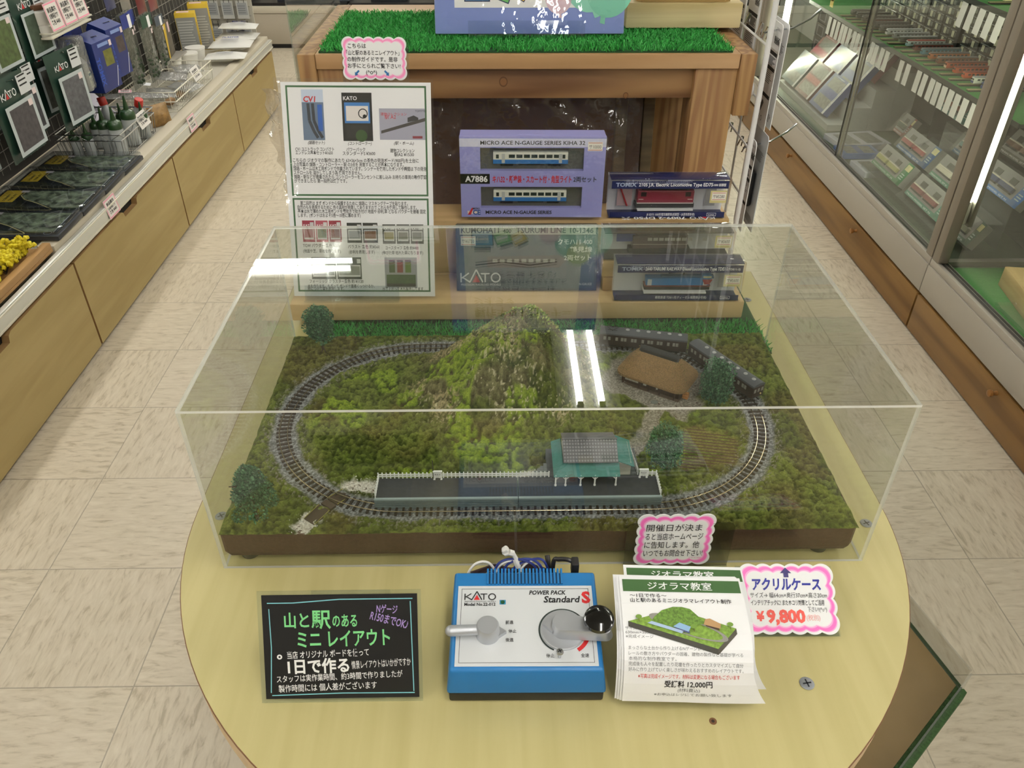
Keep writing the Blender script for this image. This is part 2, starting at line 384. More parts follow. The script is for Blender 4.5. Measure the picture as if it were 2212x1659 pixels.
for a, b in ((2, 3), (3, 4)):
    m_ = MB(); p, q = Vector((*ip[a], 0)), Vector((*ip[b], 0)); d = (q-p); L_ = d.length
    m_.xf = T(p.x, p.y, .59, 0, 0, math.atan2(d.y, d.x)); m_.box(0.003, L_-.003, 0, .002, 0.0001, .037, clear('guard_sheet', 'f2f2f0', .07, haze=.10, hazecol='d8dde0'))
    m_.build('guard_sheet', ti, smooth=False, label='clear plastic guard strip')

# ---------------------------------------------------------------- acrylic case over the layout
CX, CD, CH, CT = .32, .37, .198, .0026
cs = thing('acrylic_case', 'clear acrylic case covering the model railway layout', 'display case', (0, 0, TZ+.0004))
EDGE = clear('polished_edge', 'f8faf4', .10, rough=.15, haze=.45, hazecol='ffffff')
def slab(b, name, axis):
    """clear plate whose narrow edges are polished and bright; axis is the thin direction"""
    m_ = MB(); m_.box(*b, ACR); vs = m_.v; k = m_.mid(EDGE)
    for i, f in enumerate(m_.f):
        nn = (Vector(vs[f[1]])-Vector(vs[f[0]])).cross(Vector(vs[f[2]])-Vector(vs[f[0]])).normalized()
        if abs(nn[axis]) < .5: m_.mi[i] = k
    return m_.build(name, cs, smooth=False)
slab((-CX, CX, 0, CT, 0, CH-CT), 'front_panel', 1); slab((-CX, CX, CD-CT, CD, 0, CH-CT), 'back_panel', 1)
slab((-CX, -CX+CT, CT, CD-CT, 0, CH-CT), 'side_panel', 0); slab((CX-CT, CX, CT, CD-CT, 0, CH-CT), 'side_panel', 0)
slab((-CX, CX, 0, CD, CH-CT, CH), 'top_panel', 2)
# ---------------------------------------------------------------- timber risers behind the case
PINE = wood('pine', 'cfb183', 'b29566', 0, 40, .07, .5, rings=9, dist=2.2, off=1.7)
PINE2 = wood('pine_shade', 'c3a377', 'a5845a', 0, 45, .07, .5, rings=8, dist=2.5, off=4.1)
GRASS1 = mat('3aa646', .55, name='turf_blade', var=.25, vscale=90); GRASS2 = mat('278a34', .6, name='turf_blade_dark')
def turf(name, x0, x1, y0, y1, z, label, n, hb=.007, lean=.004, parent=None, rows=None):
    m_ = MB(); m_.box(x0, x1, y0, y1, z, z+.002, mat('16401b', .9))
    vs = []; fs = []
    for i in range(n):
        x, y = random.uniform(x0, x1), random.uniform(rows[0] if rows else y0, rows[1] if rows else y1)
        a = random.uniform(0, 2*PI); dx, dy = math.cos(a)*.0009, math.sin(a)*.0009; h = hb*random.uniform(.7, 1.15)
        lx, ly = random.gauss(0, lean), random.gauss(0, lean); o = len(vs)
        vs += [(x-dx, y-dy, z+.001), (x+dx, y+dy, z+.001), (x+lx+dx*.5, y+ly+dy*.5, z+h), (x+lx-dx*.5, y+ly-dy*.5, z+h)]; fs.append((o, o+1, o+2, o+3))
    h_ = len(fs)//2; m_.add(vs, fs[:h_], GRASS1); m_.add(vs, fs[h_:], GRASS2)
    return m_.build(name, parent, smooth=False, label=label, cat='turf mat', kind='stuff')
turf('turf_mat', -.315, .335, .375, .61, TZ+.0003, 'green artificial turf strip under the timber riser', 9000, .008, .003, rows=(.376, .46))
RZ = TZ+.010
def beam(name, x0, x1, y0, y1, z0, z1, label, m_=PINE, group='timber riser boards', bev=.0025):
    return MB().box(x0, x1, y0, y1, z0, z1, m_, bev).build(name, label=label, cat='timber', group=group)
beam('riser_beam', -.345, .312, .456, .545, RZ, .838, 'long front timber beam carrying the guide sheet and boxes')
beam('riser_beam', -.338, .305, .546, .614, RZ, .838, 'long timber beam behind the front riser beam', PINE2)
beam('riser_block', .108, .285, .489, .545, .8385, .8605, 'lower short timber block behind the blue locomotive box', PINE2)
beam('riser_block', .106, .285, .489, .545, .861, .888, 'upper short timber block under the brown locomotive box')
beam('riser_plank', -.33, .298, .548, .610, .8385, .925, 'tall timber plank behind the green and brown boxes', PINE)

# ---------------------------------------------------------------- timber desk behind the table
DY, DZ = .66, 1.13
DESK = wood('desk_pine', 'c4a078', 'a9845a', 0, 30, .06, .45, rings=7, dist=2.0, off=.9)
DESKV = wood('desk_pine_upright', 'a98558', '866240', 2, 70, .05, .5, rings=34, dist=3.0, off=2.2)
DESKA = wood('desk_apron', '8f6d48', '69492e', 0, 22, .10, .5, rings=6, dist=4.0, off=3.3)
dk = thing('timber_desk', 'stout pine display desk with thick posts behind the round table', 'desk', (0, 0, 0))
DB = 1.02
MB().box(-.305, .308, DY, DB, DZ-.021, DZ, DESK, .0015).build('desktop', dk)
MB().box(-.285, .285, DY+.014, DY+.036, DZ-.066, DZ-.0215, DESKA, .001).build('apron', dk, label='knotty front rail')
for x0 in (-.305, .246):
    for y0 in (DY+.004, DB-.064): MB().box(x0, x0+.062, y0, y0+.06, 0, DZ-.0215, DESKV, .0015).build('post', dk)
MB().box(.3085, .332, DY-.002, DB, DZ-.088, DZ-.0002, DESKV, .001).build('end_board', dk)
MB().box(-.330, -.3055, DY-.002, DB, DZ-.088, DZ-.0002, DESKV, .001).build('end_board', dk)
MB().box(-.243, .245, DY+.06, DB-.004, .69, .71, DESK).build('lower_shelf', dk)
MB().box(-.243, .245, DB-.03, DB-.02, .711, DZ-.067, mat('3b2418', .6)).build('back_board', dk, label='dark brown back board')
kn = Card()
for x, z, r in ((-.035, DZ-.042, .0065), (.148, DZ-.062, .004)):
    kn.disc(x, z, r, mat('5b3a1c', .6), 1, 18, sy=1.15); kn.disc(x, z, r*.75, mat('7a532c', .6), 2, 18, sy=1.1)
kn.build('knot', dk, mw=T(0, DY+.0139, 0, PI/2), label='dark round knots in the rail')
turf('turf_mat', -.300, .297, DY+.006, .93, DZ+.0002, 'bright green artificial turf mat on top of the timber desk', 26000, .0085, .004)
# clear sheet on the left end of the desk
MB().box(-.3345, -.3325, DY-.004, 1.06, .96, 1.42, clear('side_sheet', 'eef3f0', .10, haze=.06)).build('clear_sheet', label='tall clear plastic sheet standing at the left end of the timber desk', cat='sheet')
# two timbers on the desk
LAM = wood('laminated_timber', 'dfcfa0', 'b8a472', 0, 60, .05, .55, rings=12, dist=3, off=5)
MB().box(.157, .337, .79, .99, DZ+.0075, 1.174, LAM, .002).build('timber_block', label='thick laminated timber block on the right of the desk turf', cat='timber')
m_ = MB(); m_.prism([(x, y) for x, y in [(.172, .80), (.18, .794), (.31, .794), (.318, .80), (.318, .93), (.31, .94), (.18, .94), (.172, .93)]], 1.1745, 1.205, wood('oak_piece', 'a98a55', '7d6236', 0, 70, .05, .5, rings=14, dist=3, off=7))
m_.build('wood_piece', label='small brown wooden base lying on the laminated timber block', cat='timber')

# the how-to board on the desk: lilac shrink wrapped panel with paint pots and balloons
LILAC = mat('8c9fe2', .3, coat=.7, name='lilac_board')
bd = thing('kit_board', 'lilac picture board with paint pots and green balloons on the desk turf', 'board')
bw, bh = .285, .30; lean = R(14); mwb = T(-.137, .742, DZ+.0095, PI/2-lean)
MB().box(0, bw, 0, bh, -.012, 0, LILAC, .002).build('panel', bd, mw=mwb)
c = Card(); NV = mat('22345f', .6, name='navy_line')
c.rect(.03, .036, .245, .292, WHITE, 1)
def pot(x, y, s, m, rot, tx=None):
    a = Matrix.Translation((x, y, 0)) @ Matrix.Rotation(rot, 4, 'Z'); c.xf = a
    c.poly([(-s*.52, 0), (s*.52, 0), (s*.55, s*.95), (-s*.55, s*.95)], NV, 2); c.poly([(-s*.47, s*.05), (s*.47, s*.05), (s*.5, s*.9), (-s*.5, s*.9)], m, 3)
    c.rect(-s*.42, s*.3, s*.3, s*.62, WHITE, 4); c.rect(-s*.4, s*1.0, s*.4, s*1.2, NV, 2)
    if tx: c.text(tx, -s*.38, s*.37, s*.22, NV, 5, w=s*.62, bold=.02)
    c.xf = None
pot(.064, .044, .037, mat('5aa6e0', .4), 0, 'ストーン'); pot(.096, .046, .030, mat('6cc56a', .4), -.35); pot(.122, .05, .026, mat('f0c93c', .4), -.55)
def balloon(x, y, r, m, k, rot=0):
    c.xf = Matrix.Translation((x, y, 0)) @ Matrix.Rotation(rot, 4, 'Z')
    c.disc(0, 0, r, m, k, 26, sy=1.15); c.poly([(-r*.1, -r*1.1), (r*.1, -r*1.1), (r*.16, -r*1.4), (-r*.06, -r*1.4)], m, k)
    c.stroke([(r*.45, r*.1), (r*.5, r*.45)], r*.06, WHITE, k+1); c.xf = None
MINT = mat('8fd6c0', .4); MINT2 = mat('7cccb2', .4)
balloon(.228, .068, .034, MINT, 2, .3); balloon(.262, .062, .035, MINT2, 4, -.25); balloon(.238, .098, .022, mat('cfe39a', .4), 6, -.1)
balloon(.185, .05, .02, mat('e6c9d8', .4), 2, .1)
for k_, (t_, y_) in enumerate([('こちらのコーナーは', .178), ('製作に必要な材料をそろえました', .160), ('どうぞご覧下さい', .142)]): c.text(t_, .05, y_, .013, NV, 2, w=.15+.02*(k_ == 1))
c.text('製作キットコーナー', .045, .235, .030, mat('4c6a2c', .5), 2, w=.19, bold=.02)
c.text('ジオラマ', .045, .208, .02, mat('3d7a52', .5), 2, bold=.01)
c.stroke([(.05, .125), (.10, .118), (.15, .126), (.2, .118)], .003, NV, 2); c.stroke([(.05, .119), (.10, .112), (.15, .120), (.2, .112)], .003, NV, 2)
c.build('printed_face', bd, mw=mwb @ T(0, 0, .0002), smooth=False)
MB().box(0, bw, 0, bh, .0014, .0018, clear('shrink_wrap', 'ffffff', .045, bump=.10, bscale=18)).build('shrink_wrap', bd, mw=mwb, smooth=False)
CLR = clear('clear_stand', 'f6f9fb', .06)
m_ = MB(); m_.box(.05, .225, -.002, .018, .010, .012, CLR); m_.box(.05, .225, -.0035, -.002, -.012, .012, CLR); m_.box(.05, .225, .002, .2, -.020, -.018, CLR); m_.xf = mwb.inverted(); m_.box(-.087, .088, .735, .82, DZ+.0045, DZ+.006, CLR)
m_.build('stand', bd, mw=mwb, smooth=False, label='clear acrylic easel')

# ---------------------------------------------------------------- wrapped picture frames under the desk
FRW = wood('frame_wood', '8a7a5c', '5f5340', 0, 60, .06, .5); BRN = mat('5d3a28', .35, name='dark_infill', var=.2, vscale=12)
FILM = clear('crinkled_film', 'f4f2ee',   .06, rough=.05, haze=.08, bump=.5, bscale=16)
for i, (yo, xo, lb) in enumerate([(.80, 0, 'front dark brown framed panel wrapped in film under the desk'), (.845, .045, 'rear dark framed panel leaning behind the wrapped one under the desk')]):
    f_ = thing('wrapped_frame', lb, 'frame', mw=T(-.395+xo, yo, .711, R(90-9)))
    W_, H_ = .575, .328-.01*i
    if i: W_ = .585
    MB().box(.0, W_, 0, H_, -.012, -.004, BRN).build('panel', f_)
    for x0, x1, y0, y1 in ((0, W_, 0, .02), (0, W_, H_-.02, H_), (0, .02, .0205, H_-.0205), (W_-.02, W_, .0205, H_-.0205)): MB().box(x0, x1, y0, y1, -.0035, .008, FRW, .002).build('rail', f_)
    if not i:
        nx, ny = 60, 34; vs = []; fs = []
        for b_ in range(ny+1):
            for a_ in range(nx+1):
                x = -.025+(W_+.05)*a_/nx; y = .01+(H_+.004)*b_/ny
                vs.append((x, y, .012+.004*math.sin(a_*.9+b_*.4)*math.sin(b_*.7)+random.uniform(-.0012, .0012)))
        fs = [(b_*(nx+1)+a_, b_*(nx+1)+a_+1, (b_+1)*(nx+1)+a_+1, (b_+1)*(nx+1)+a_) for b_ in range(ny) for a_ in range(nx)]
        MB().add(vs, fs, FILM).build('plastic_film', f_, label='crinkled clear wrapping film')
# loose bag corner poking out left of the desk
vs = []; fs = []; nx, ny = 14, 30
for b_ in range(ny+1):
    for a_ in range(nx+1):
        u, v = a_/nx, b_/ny; wv = .09*(1-.45*v)
        vs.append((-.405+.02*v+u*wv+.004*math.sin(b_*1.3), .712+.010*math.sin(a_*.9+b_*.5)+random.uniform(-.003, .003), 1.068-.26*v-.012*u))
fs = [(b_*(nx+1)+a_, b_*(nx+1)+a_+1, (b_+1)*(nx+1)+a_+1, (b_+1)*(nx+1)+a_) for b_ in range(ny) for a_ in range(nx)]
MB().add(vs, fs, clear('loose_bag', 'f0ece6', .10, rough=.08, haze=.22, hazecol='e8e4de', bump=.6, bscale=30)).build('plastic_bag', label='crumpled clear plastic bag hanging left of the guide sheet', cat='bag', smooth=False)

# ---------------------------------------------------------------- wire rack with hanging cards on the desk's right end
WIRE = mat('e9e9ea', .35, name='white_wire'); CHR = mat('c9ccd0', .15, 1, name='chrome')
rk = thing('wire_rack', 'white wire rack fixed to the right end of the timber desk', 'rack')
rx = .3445
for y in (DY, 1.1): MB().cyl((rx, y, .80), (rx, y, 1.42), .0042, WIRE, 12).build('upright', rk)
m_ = MB()
for z in np.arange(.84, 1.41, .075): m_.cyl((rx, DY, z), (rx, 1.1, z), .0018, WIRE, 6)
for y in np.arange(DY+.075, 1.09, .075): m_.cyl((rx+.002, y, .82), (rx+.002, y, 1.4), .0018, WIRE, 6)
m_.build('grid', rk)
MB().lathe([(.006, 0), (.011, .001), (.011, .005), (.008, .007)], WIRE, 18, T(.3325, DY+.02, 1.075, 0, PI/2)).build('clip', rk)
GC = mat('cfd1d4', .45, name='card_grey'); GCW = mat('eeeeef', .45, name='card_light'); BK = mat('141416', .35, name='black_plastic')
def hang_card(x, y, z0, z1, w_, kind, label):
    h_ = z1-z0; t = thing('blister_card', label, 'package', mw=T(x, y+w_, z0) @ Matrix(((0, 0, -1, 0), (-1, 0, 0, 0), (0, 1, 0, 0), (0, 0, 0, 1))), group='hanging packs on the wire rack')
    c = Card(); r = .008
    def rr(i): return [(i+r*(1-math.cos(a)), h_-i-r*(1-math.sin(a))) for a in np.linspace(PI/2, 0, 6)][::-1]
    p = [(0, 0), (w_, 0)]+[(w_-r+r*math.cos(a), h_-r+r*math.sin(a)) for a in np.linspace(0, PI/2, 6)]+[(r-r*math.sin(a), h_-r+r*math.cos(a)) for a in np.linspace(0, PI/2, 6)]
    c.prism(p, -.0012, 0, GCW if kind else GC)
    if kind == 1:
        c.text('20-861-S', w_*.6, h_*.93, .005, INK, 1, w=w_*.3); c.text('製品情報', w_*.55, h_*.84, .006, INK, 1, bold=.03); c.text('取扱説明', w_*.55, h_*.81, .006, INK, 1, bold=.03)
        c.disc(w_*.3, h_*.88, w_*.08, GREY, 1)
        for a, b_ in ((.76, .70), (.60, .56), (.34, .30)): c.rect(w_*.1, h_*b_, w_*.94, h_*(b_+.035), INK, 1)
        for q in range(16):
            yy = h_*(.68-.009*q) if q < 9 else h_*(.545-.018*(q-9)); c.rect(w_*.14, yy, w_*(.7+.2*random.random()), yy+.0011, GREY, 1)
        c.poly([(w_*.35, h_*.2), (w_*.5, h_*.27), (w_*.6, h_*.24), (w_*.45, h_*.14)], BK, 2); c.disc(w_*.35, h_*.09, .004, GREY, 1, r0=.003); c.disc(w_*.6, h_*.09, .004, GREY, 1, r0=.003)
    else:
        for q in range(9): c.rect(w_*.15, h_*(.80-.012*q), w_*(.75+.15*random.random()), h_*(.80-.012*q)+.001, GREY, 1)
        for q in range(6): c.rect(w_*.1, h_*(.12-.013*q), w_*(.8+.1*random.random()), h_*(.12-.013*q)+.001, GREY, 1)
    c.build('card', t, smooth=False)
    if kind == 0:
        b_ = MB(); b_.box(w_*.2, w_*.72, h_*.22, h_*.60, .0002, .012, BK, .005); b_.build('blister', t, label='black moulded blister')
        b_ = MB()
        for q in range(3): b_.box(w_*.34, w_*.46, h_*(.29+.1*q), h_*(.305+.1*q), .0122, .0135, GCW)
        b_.build('screw_set', t)
    return t
hang_card(.366, .674, 1.013, 1.165, .062, 1, 'light printed card nearest on the upper hook of the rack')
hang_card(.384, .700, 1.006, 1.160, .075, 2, 'grey backed pack just behind the front printed card on the upper hook')
hang_card(.356, .664, .850, .998, .048, 1, 'light printed card on the lower hook of the rack')
hang_card(.376, .672, .845, 1.004, .078, 0, 'grey pack with black blister hanging lowest on the rack')
for i, y in enumerate((.80, .88, .97)): hang_card(.366, y, 1.04, 1.195, .062, 1, 'light printed card in the upper row of the rack, %s from the front' % ('third', 'fourth', 'fifth')[i])
hk = MB()
for z in (1.152, .982): hk.tube([(.3445, DY+.03, z), (.36, DY+.035, z+.002), (.395, DY+.06, z), (.425, DY+.075, z+.010), (.44, DY+.08, z+.022)], .0016, CHR, 6)
for z in (1.152, .982):
    for y in (.70, .73, .80): hk.tube([(.346, y, z-.01), (.349, y-.008, z+.008), (.354, y, z+.004), (.354, y+.004, z-.012)], .0012, CHR, 5)
hk.build('hook', rk, label='chrome peg hooks')
# ---------------------------------------------------------------- model railway layout
LX0, LX1, LY0, LY1 = -.3198, .3102, .0086, .3686
LB, LT = TZ+.0075, TZ+.0375        # foam block bottom and top
TCX0, TCX1, TCY, TR = -.142, .107, .187, .149     # track oval: arc centres and radius
_VG = {}
def vnoise(X, Y, s, seed):
    """smooth value noise on arrays, feature size s"""
    if seed not in _VG: _VG[seed] = np.random.RandomState(seed).rand(256, 256)
    G = _VG[seed]
    x = X/s+100; y = Y/s+100; i = np.floor(x).astype(int); j = np.floor(y).astype(int); u = x-i; v = y-j
    u = u*u*(3-2*u); v = v*v*(3-2*v); i %= 256; j %= 256; i1 = (i+1) % 256; j1 = (j+1) % 256
    return G[i, j]*(1-u)*(1-v)+G[i1, j]*u*(1-v)+G[i, j1]*(1-u)*v+G[i1, j1]*u*v
def sst(a, b, x): t = np.clip((x-a)/(b-a), 0, 1); return t*t*(3-2*t)
def dtrack(X, Y):
    """signed distance to the track centreline, positive inside the oval"""
    px = np.clip(X, TCX0, TCX1); return TR-np.hypot(X-px, Y-TCY)
def seg(X, Y, a, b):
    ax, ay = a; bx, by = b; d2 = (bx-ax)**2+(by-ay)**2; t = np.clip(((X-ax)*(bx-ax)+(Y-ay)*(by-ay))/d2, 0, 1)
    return np.hypot(X-ax-t*(bx-ax), Y-ay-t*(by-ay))
PATH = [(.128, .240), (.150, .212), (.138, .194), (.118, .148), (.103, .130), (.085, .112)]
HROT = R(-33); HC = (.1505, .2585)                 # farmhouse
def hill(X, Y):
    d = dtrack(X, Y); xr = X+.012; yr = Y-.262
    h = .086*np.exp(-(np.abs(xr/np.where(xr < 0, .078, .062))**2.1+np.abs(yr/np.where(yr < 0, .075, .085))**2.2))
    h += .020*np.exp(-(((X+.10)/.06)**2+((Y-.23)/.07)**2))
    h = h+(vnoise(X, Y, .025, 5)-.5)*.016*np.clip(h/.05, 0, 1)
    return h*sst(.010, .036, d)
def ground(X, Y, raw=False):
    d = dtrack(X, Y); ad = np.abs(d+ (vnoise(X, Y, .012, 3)-.5)*.006)
    h = hill(X, Y)
    ball = 1-sst(.012, .0165, ad)
    pth = np.min([seg(X, Y, a, b) for a, b in zip(PATH[:-1], PATH[1:])], axis=0)
    hx = (X-HC[0])*math.cos(HROT)+(Y-HC[1])*math.sin(HROT); hy = -(X-HC[0])*math.sin(HROT)+(Y-HC[1])*math.cos(HROT)
    yard = np.maximum(np.abs(hx)/.058, np.abs(hy+.006)/.046)+(vnoise(X, Y, .015, 8)-.5)*.3
    pathm = np.maximum(1-sst(.0075, .0105, pth+(vnoise(X, Y, .008, 9)-.5)*.006), 1-sst(.95, 1.15, yard))
    pathm *= sst(.013, .02, d)
    wht = np.min([seg(X, Y, (-.2395, .014), (-.2325, .030)), seg(X, Y, (-.199, .0755), (-.172, .073))], axis=0)
    white = 1-sst(.006, .0105, wht+(vnoise(X, Y, .006, 12)-.5)*.008)
    rmp = seg(X, Y, (-.045, .0775), (.0, .094)); white = np.maximum(white, 1-sst(.0035, .006, rmp+(vnoise(X, Y, .006, 13)-.5)*.004))
    fld = np.maximum(np.abs((X-.186)/.040), np.abs((Y-.133)/.036))+(vnoise(X, Y, .02, 15)-.5)*.45
    field = 1-sst(.8, 1.05, fld)
    turfm = np.clip(1-ball-pathm-white-field, 0, 1)
    c1 = vnoise(X, Y, .0042, 21); c2 = vnoise(X+.01, Y, .0021, 22); c3 = vnoise(X, Y, .011, 23)
    hh = h+turfm*(sst(.2,.8,c1)*.0032+sst(.25,.75,c2)*.0020+c3*.0012)+np.clip(h, 0, .04)*.02*c1+(1-turfm)*(vnoise(X, Y, .0016, 30)*.0009)
    hh += field*.0012*np.sin((Y+X*.18)*2*PI/.0052)+ball*.0016
    return hh, ball, pathm, white, field, turfm, c1, c2, c3, h
nx, ny = 540, 310
gx = np.linspace(LX0, LX1, nx); gy = np.linspace(LY0, LY1, ny); X, Y = np.meshgrid(gx, gy)
hh, ball, pathm, white, field, turfm, c1, c2, c3, hl = ground(X, Y)
edge = np.minimum(np.minimum(X-LX0, LX1-X), np.minimum(Y-LY0, LY1-Y)); hh = hh*sst(-.002, .006, edge)+.0006
wob = (vnoise(X, Y, .01, 77)-.5)*.0016*(edge < 1e-6)
co = np.stack([X+wob, Y+wob, LT+hh], -1).reshape(-1, 3)
def L3(h): return np.array(lin(h))
def mixc(a, b, t): return a*(1-t[..., None])+b*t[..., None]
big = vnoise(X, Y, .05, 41); big2 = vnoise(X, Y, .035, 42); big3 = vnoise(X, Y, .022, 43); fine = vnoise(X, Y, .0018, 44)
clump = sst(.25, .75, c1)*.6+sst(.2, .8, c2)*.4; col = mixc(L3('39451a'), L3('79843c'), clump); col = mixc(col, mixc(L3('463a1c'), L3('75673a'), clump), sst(.45, .8, big)*.6)
col = mixc(col, mixc(L3('2f3d12'), L3('5f7028'), clump), sst(.5, .75, big2)*.7)
hm = sst(.004, .02, hl)
col = mixc(col, mixc(mixc(L3('38421c'), L3('667034'), clump), mixc(L3('4f4a30'), L3('86805c'), clump), sst(.25, .55, big3)), hm*.85)
lime = sst(.56, .66, vnoise(X, Y, .03, 51)+.18*np.exp(-(((X+.075)/.05)**2+((Y-.245)/.05)**2))-.14*(X > .0)-.10*hm-.08*hm*(X > -.05))*sst(.28, .6, c1+.1)
limeinner = sst(.015, .04, dtrack(X, Y))
col = mixc(col, mixc(L3('55701a'), L3('93a936'), clump), lime*limeinner*.85)
tan = sst(.52, .72, vnoise(X, Y, .028, 61))*hm*sst(.45, .6, fine); col = mixc(col, L3('b9a983'), tan*.75)
spk = (fine > .80)*sst(.4, .7, big2)*hm; col = mixc(col, L3('cfc6a6'), spk*.8)
red = sst(.62, .74, vnoise(X, Y, .016, 71))*np.exp(-(((X+.035)/.05)**2+((Y-.30)/.03)**2)); col = mixc(col, L3('7c4a38'), np.clip(red*1.5, 0, .8))
g1 = vnoise(X, Y, .0014, 81)
col = mixc(col, mixc(L3('66686a'), L3('a4a7aa'), sst(.3, .8, g1)), np.clip(ball+.0, 0, 1))
col = mixc(col, mixc(L3('7d776d'), L3('a8a297'), sst(.3, .8, g1)), pathm)
col = mixc(col, mixc(L3('b7b0a2'), L3('f2efe8'), sst(.2, .6, g1)), white)
fur = .5+.5*np.sin((Y+X*.18)*2*PI/.0052); col = mixc(col, mixc(L3('5f5c2a'), L3('8a7c50'), (fur*.55+.45*fine)), field*.72*sst(.15, .6, c3))
# scattered ballast grains on the verge
grain = (g1 > .72)*(1-sst(.016, .030, np.abs(dtrack(X, Y)))); col = mixc(col, L3('938c85'), np.clip(grain*.85*(1-ball), 0, 1))
lay = thing('railway_layout', 'brown foam board landscaped as grassy model railway ground with a hill', 'model landscape')
def ground_mat():
    m, n, l, b = _new('scenic_ground'); at = n.new('ShaderNodeVertexColor'); at.layer_name = 'tint'
    tc = n.new('ShaderNodeTexCoord'); t = n.new('ShaderNodeTexNoise'); t.inputs['Scale'].default_value = 520; t.inputs['Detail'].default_value = 4; t.inputs['Roughness'].default_value = .7
    l.new(tc.outputs['Object'], t.inputs['Vector']); mr = n.new('ShaderNodeMapRange'); mr.inputs[1].default_value = .32; mr.inputs[2].default_value = .68; mr.inputs[3].default_value = .55; mr.inputs[4].default_value = 1.25
    l.new(t.outputs['Fac'], mr.inputs[0]); mx = n.new('ShaderNodeMix'); mx.data_type = 'RGBA'; mx.blend_type = 'MULTIPLY'; mx.inputs[0].default_value = 1
    l.new(at.outputs[0], mx.inputs[6]); l.new(mr.outputs[0], mx.inputs[7]); l.new(mx.outputs[2], b.inputs['Base Color'])
    b.inputs['Roughness'].default_value = .9; b.inputs['Specular IOR Level'].default_value = .15
    bp = n.new('ShaderNodeBump'); bp.inputs['Strength'].default_value = .9; bp.inputs['Distance'].default_value = .0012; l.new(t.outputs['Fac'], bp.inputs['Height']); l.new(bp.outputs[0], b.inputs['Normal'])
    return m
me = bpy.data.meshes.new('ground_cover'); ii = np.arange(nx*ny).reshape(ny, nx)
fc = np.stack([ii[:-1, :-1], ii[:-1, 1:], ii[1:, 1:], ii[1:, :-1]], -1).reshape(-1, 4)
me.vertices.add(nx*ny); me.vertices.foreach_set('co', co.ravel()); me.loops.add(fc.size); me.loops.foreach_set('vertex_index', fc.ravel().astype(np.int32))
me.polygons.add(len(fc)); me.polygons.foreach_set('loop_start', np.arange(0, fc.size, 4, dtype=np.int32)); me.polygons.foreach_set('use_smooth', np.ones(len(fc), bool)); me.update(calc_edges=True)
ca = me.color_attributes.new('tint', 'FLOAT_COLOR', 'POINT'); ca.data.foreach_set('color', np.concatenate([col.reshape(-1, 3), np.ones((nx*ny, 1))], 1).ravel().astype(np.float32))
me.materials.append(ground_mat()); go = bpy.data.objects.new('ground_cover', me); COL.objects.link(go); go.parent = lay; go['label'] = 'foam turf, gravel and hill of the layout'
FOAM = mat('4d3227', .85, name='brown_foam', var=.18, vscale=260, bump=.35, bscale=420)
m_ = MB(); rr = [(LX0+.001, LY0+.002), (LX0+.004, LY0), (LX1-.005, LY0), (LX1, LY0+.005), (LX1, LY1-.008), (LX1-.008, LY1), (LX0+.008, LY1), (LX0, LY1-.008)]
ins = [(x+(.0025 if x < 0 else -.0025), y+(.002 if y < .1 else -.002)) for x, y in rr]
n_ = len(rr); v = [(x, y, LB) for x, y in ins]+[(x, y, LB+.006) for x, y in rr]+[(x, y, LT+.0008) for x, y in rr]
m_.add(v, [tuple(range(n_-1, -1, -1)), tuple(range(2*n_, 3*n_))]+[(k*n_+i, k*n_+(i+1) % n_, (k+1)*n_+(i+1) % n_, (k+1)*n_+i) for k in (0, 1) for i in range(n_)], FOAM)
m_.build('foam_base', lay, smooth=False, label='dark brown foam block')
for x, y in ((LX0+.022, LY0+.012), (LX1-.03, LY0+.012), (LX0+.022, LY1-.02), (LX1-.03, LY1-.02)):
    MB().lathe([(.008, 0), (.0095, .001), (.0095, .0073)], mat('2a2a26', .6), 18, T(x, y, TZ+.0001)).build('foot', lay)
def gz(x, y): return LT+float(ground(np.array([[x]]), np.array([[y]]))[0][0, 0])
# leafy clumps on the hill crown
def scatter(pts, size, mats, name, parent, label=None, kind=None):
    m_ = MB(); per = [[[], []] for _ in mats]
    for p in pts:
        k = random.randrange(len(mats)); V_, F_ = per[k]
        a = Vector((random.gauss(0, 1), random.gauss(0, 1), random.gauss(0, 1))).normalized(); b = a.orthogonal().normalized(); c = a.cross(b); s_ = size*random.uniform(.6, 1.3); o = len(V_)
        p = Vector(p); V_ += [p+b*s_, p+c*s_*.7, p-b*s_, p-c*s_*.7]; F_.append((o, o+1, o+2, o+3))
    for (V_, F_), m in zip(per, mats): m_.add(V_, F_, m)
    o = m_.build(name, parent, smooth=False)
    if label: o['label'] = label
    if kind: o['kind'] = kind
    return o
pts = []
while len(pts) < 5200:
    x, y = random.gauss(-.012, .045), random.gauss(.275, .030)
    if not (-.12 < x < .075 and .20 < y < .352): continue
    hv = float(hill(np.array([x]), np.array([y]))[0])
    if hv < .018 and random.random() > .2: continue
    pts.append((x, y, LT+hv+random.uniform(.0005, .0065)))
scatter(pts, .0011, [mat(c, .8) for c in ('6d7a46', '55642f', '7b7b58', '8c9a58', '5a5540', '67754a')], 'hill_foliage', lay, 'leafy scrub over the top of the hill', 'stuff')
pts = []
while len(pts) < 420:
    x, y = random.gauss(.008, .022), random.gauss(.290, .018)
    hv = float(hill(np.array([x]), np.array([y]))[0])
    if hv > .035: pts.append((x, y, LT+hv+random.uniform(.004, .009)))
scatter(pts, .0019, [mat(c, .7) for c in ('9fb04e', 'b4bf6a', '87a046')], 'ivy_leaves', lay, 'pale green ivy leaves on the hill crown', 'stuff')
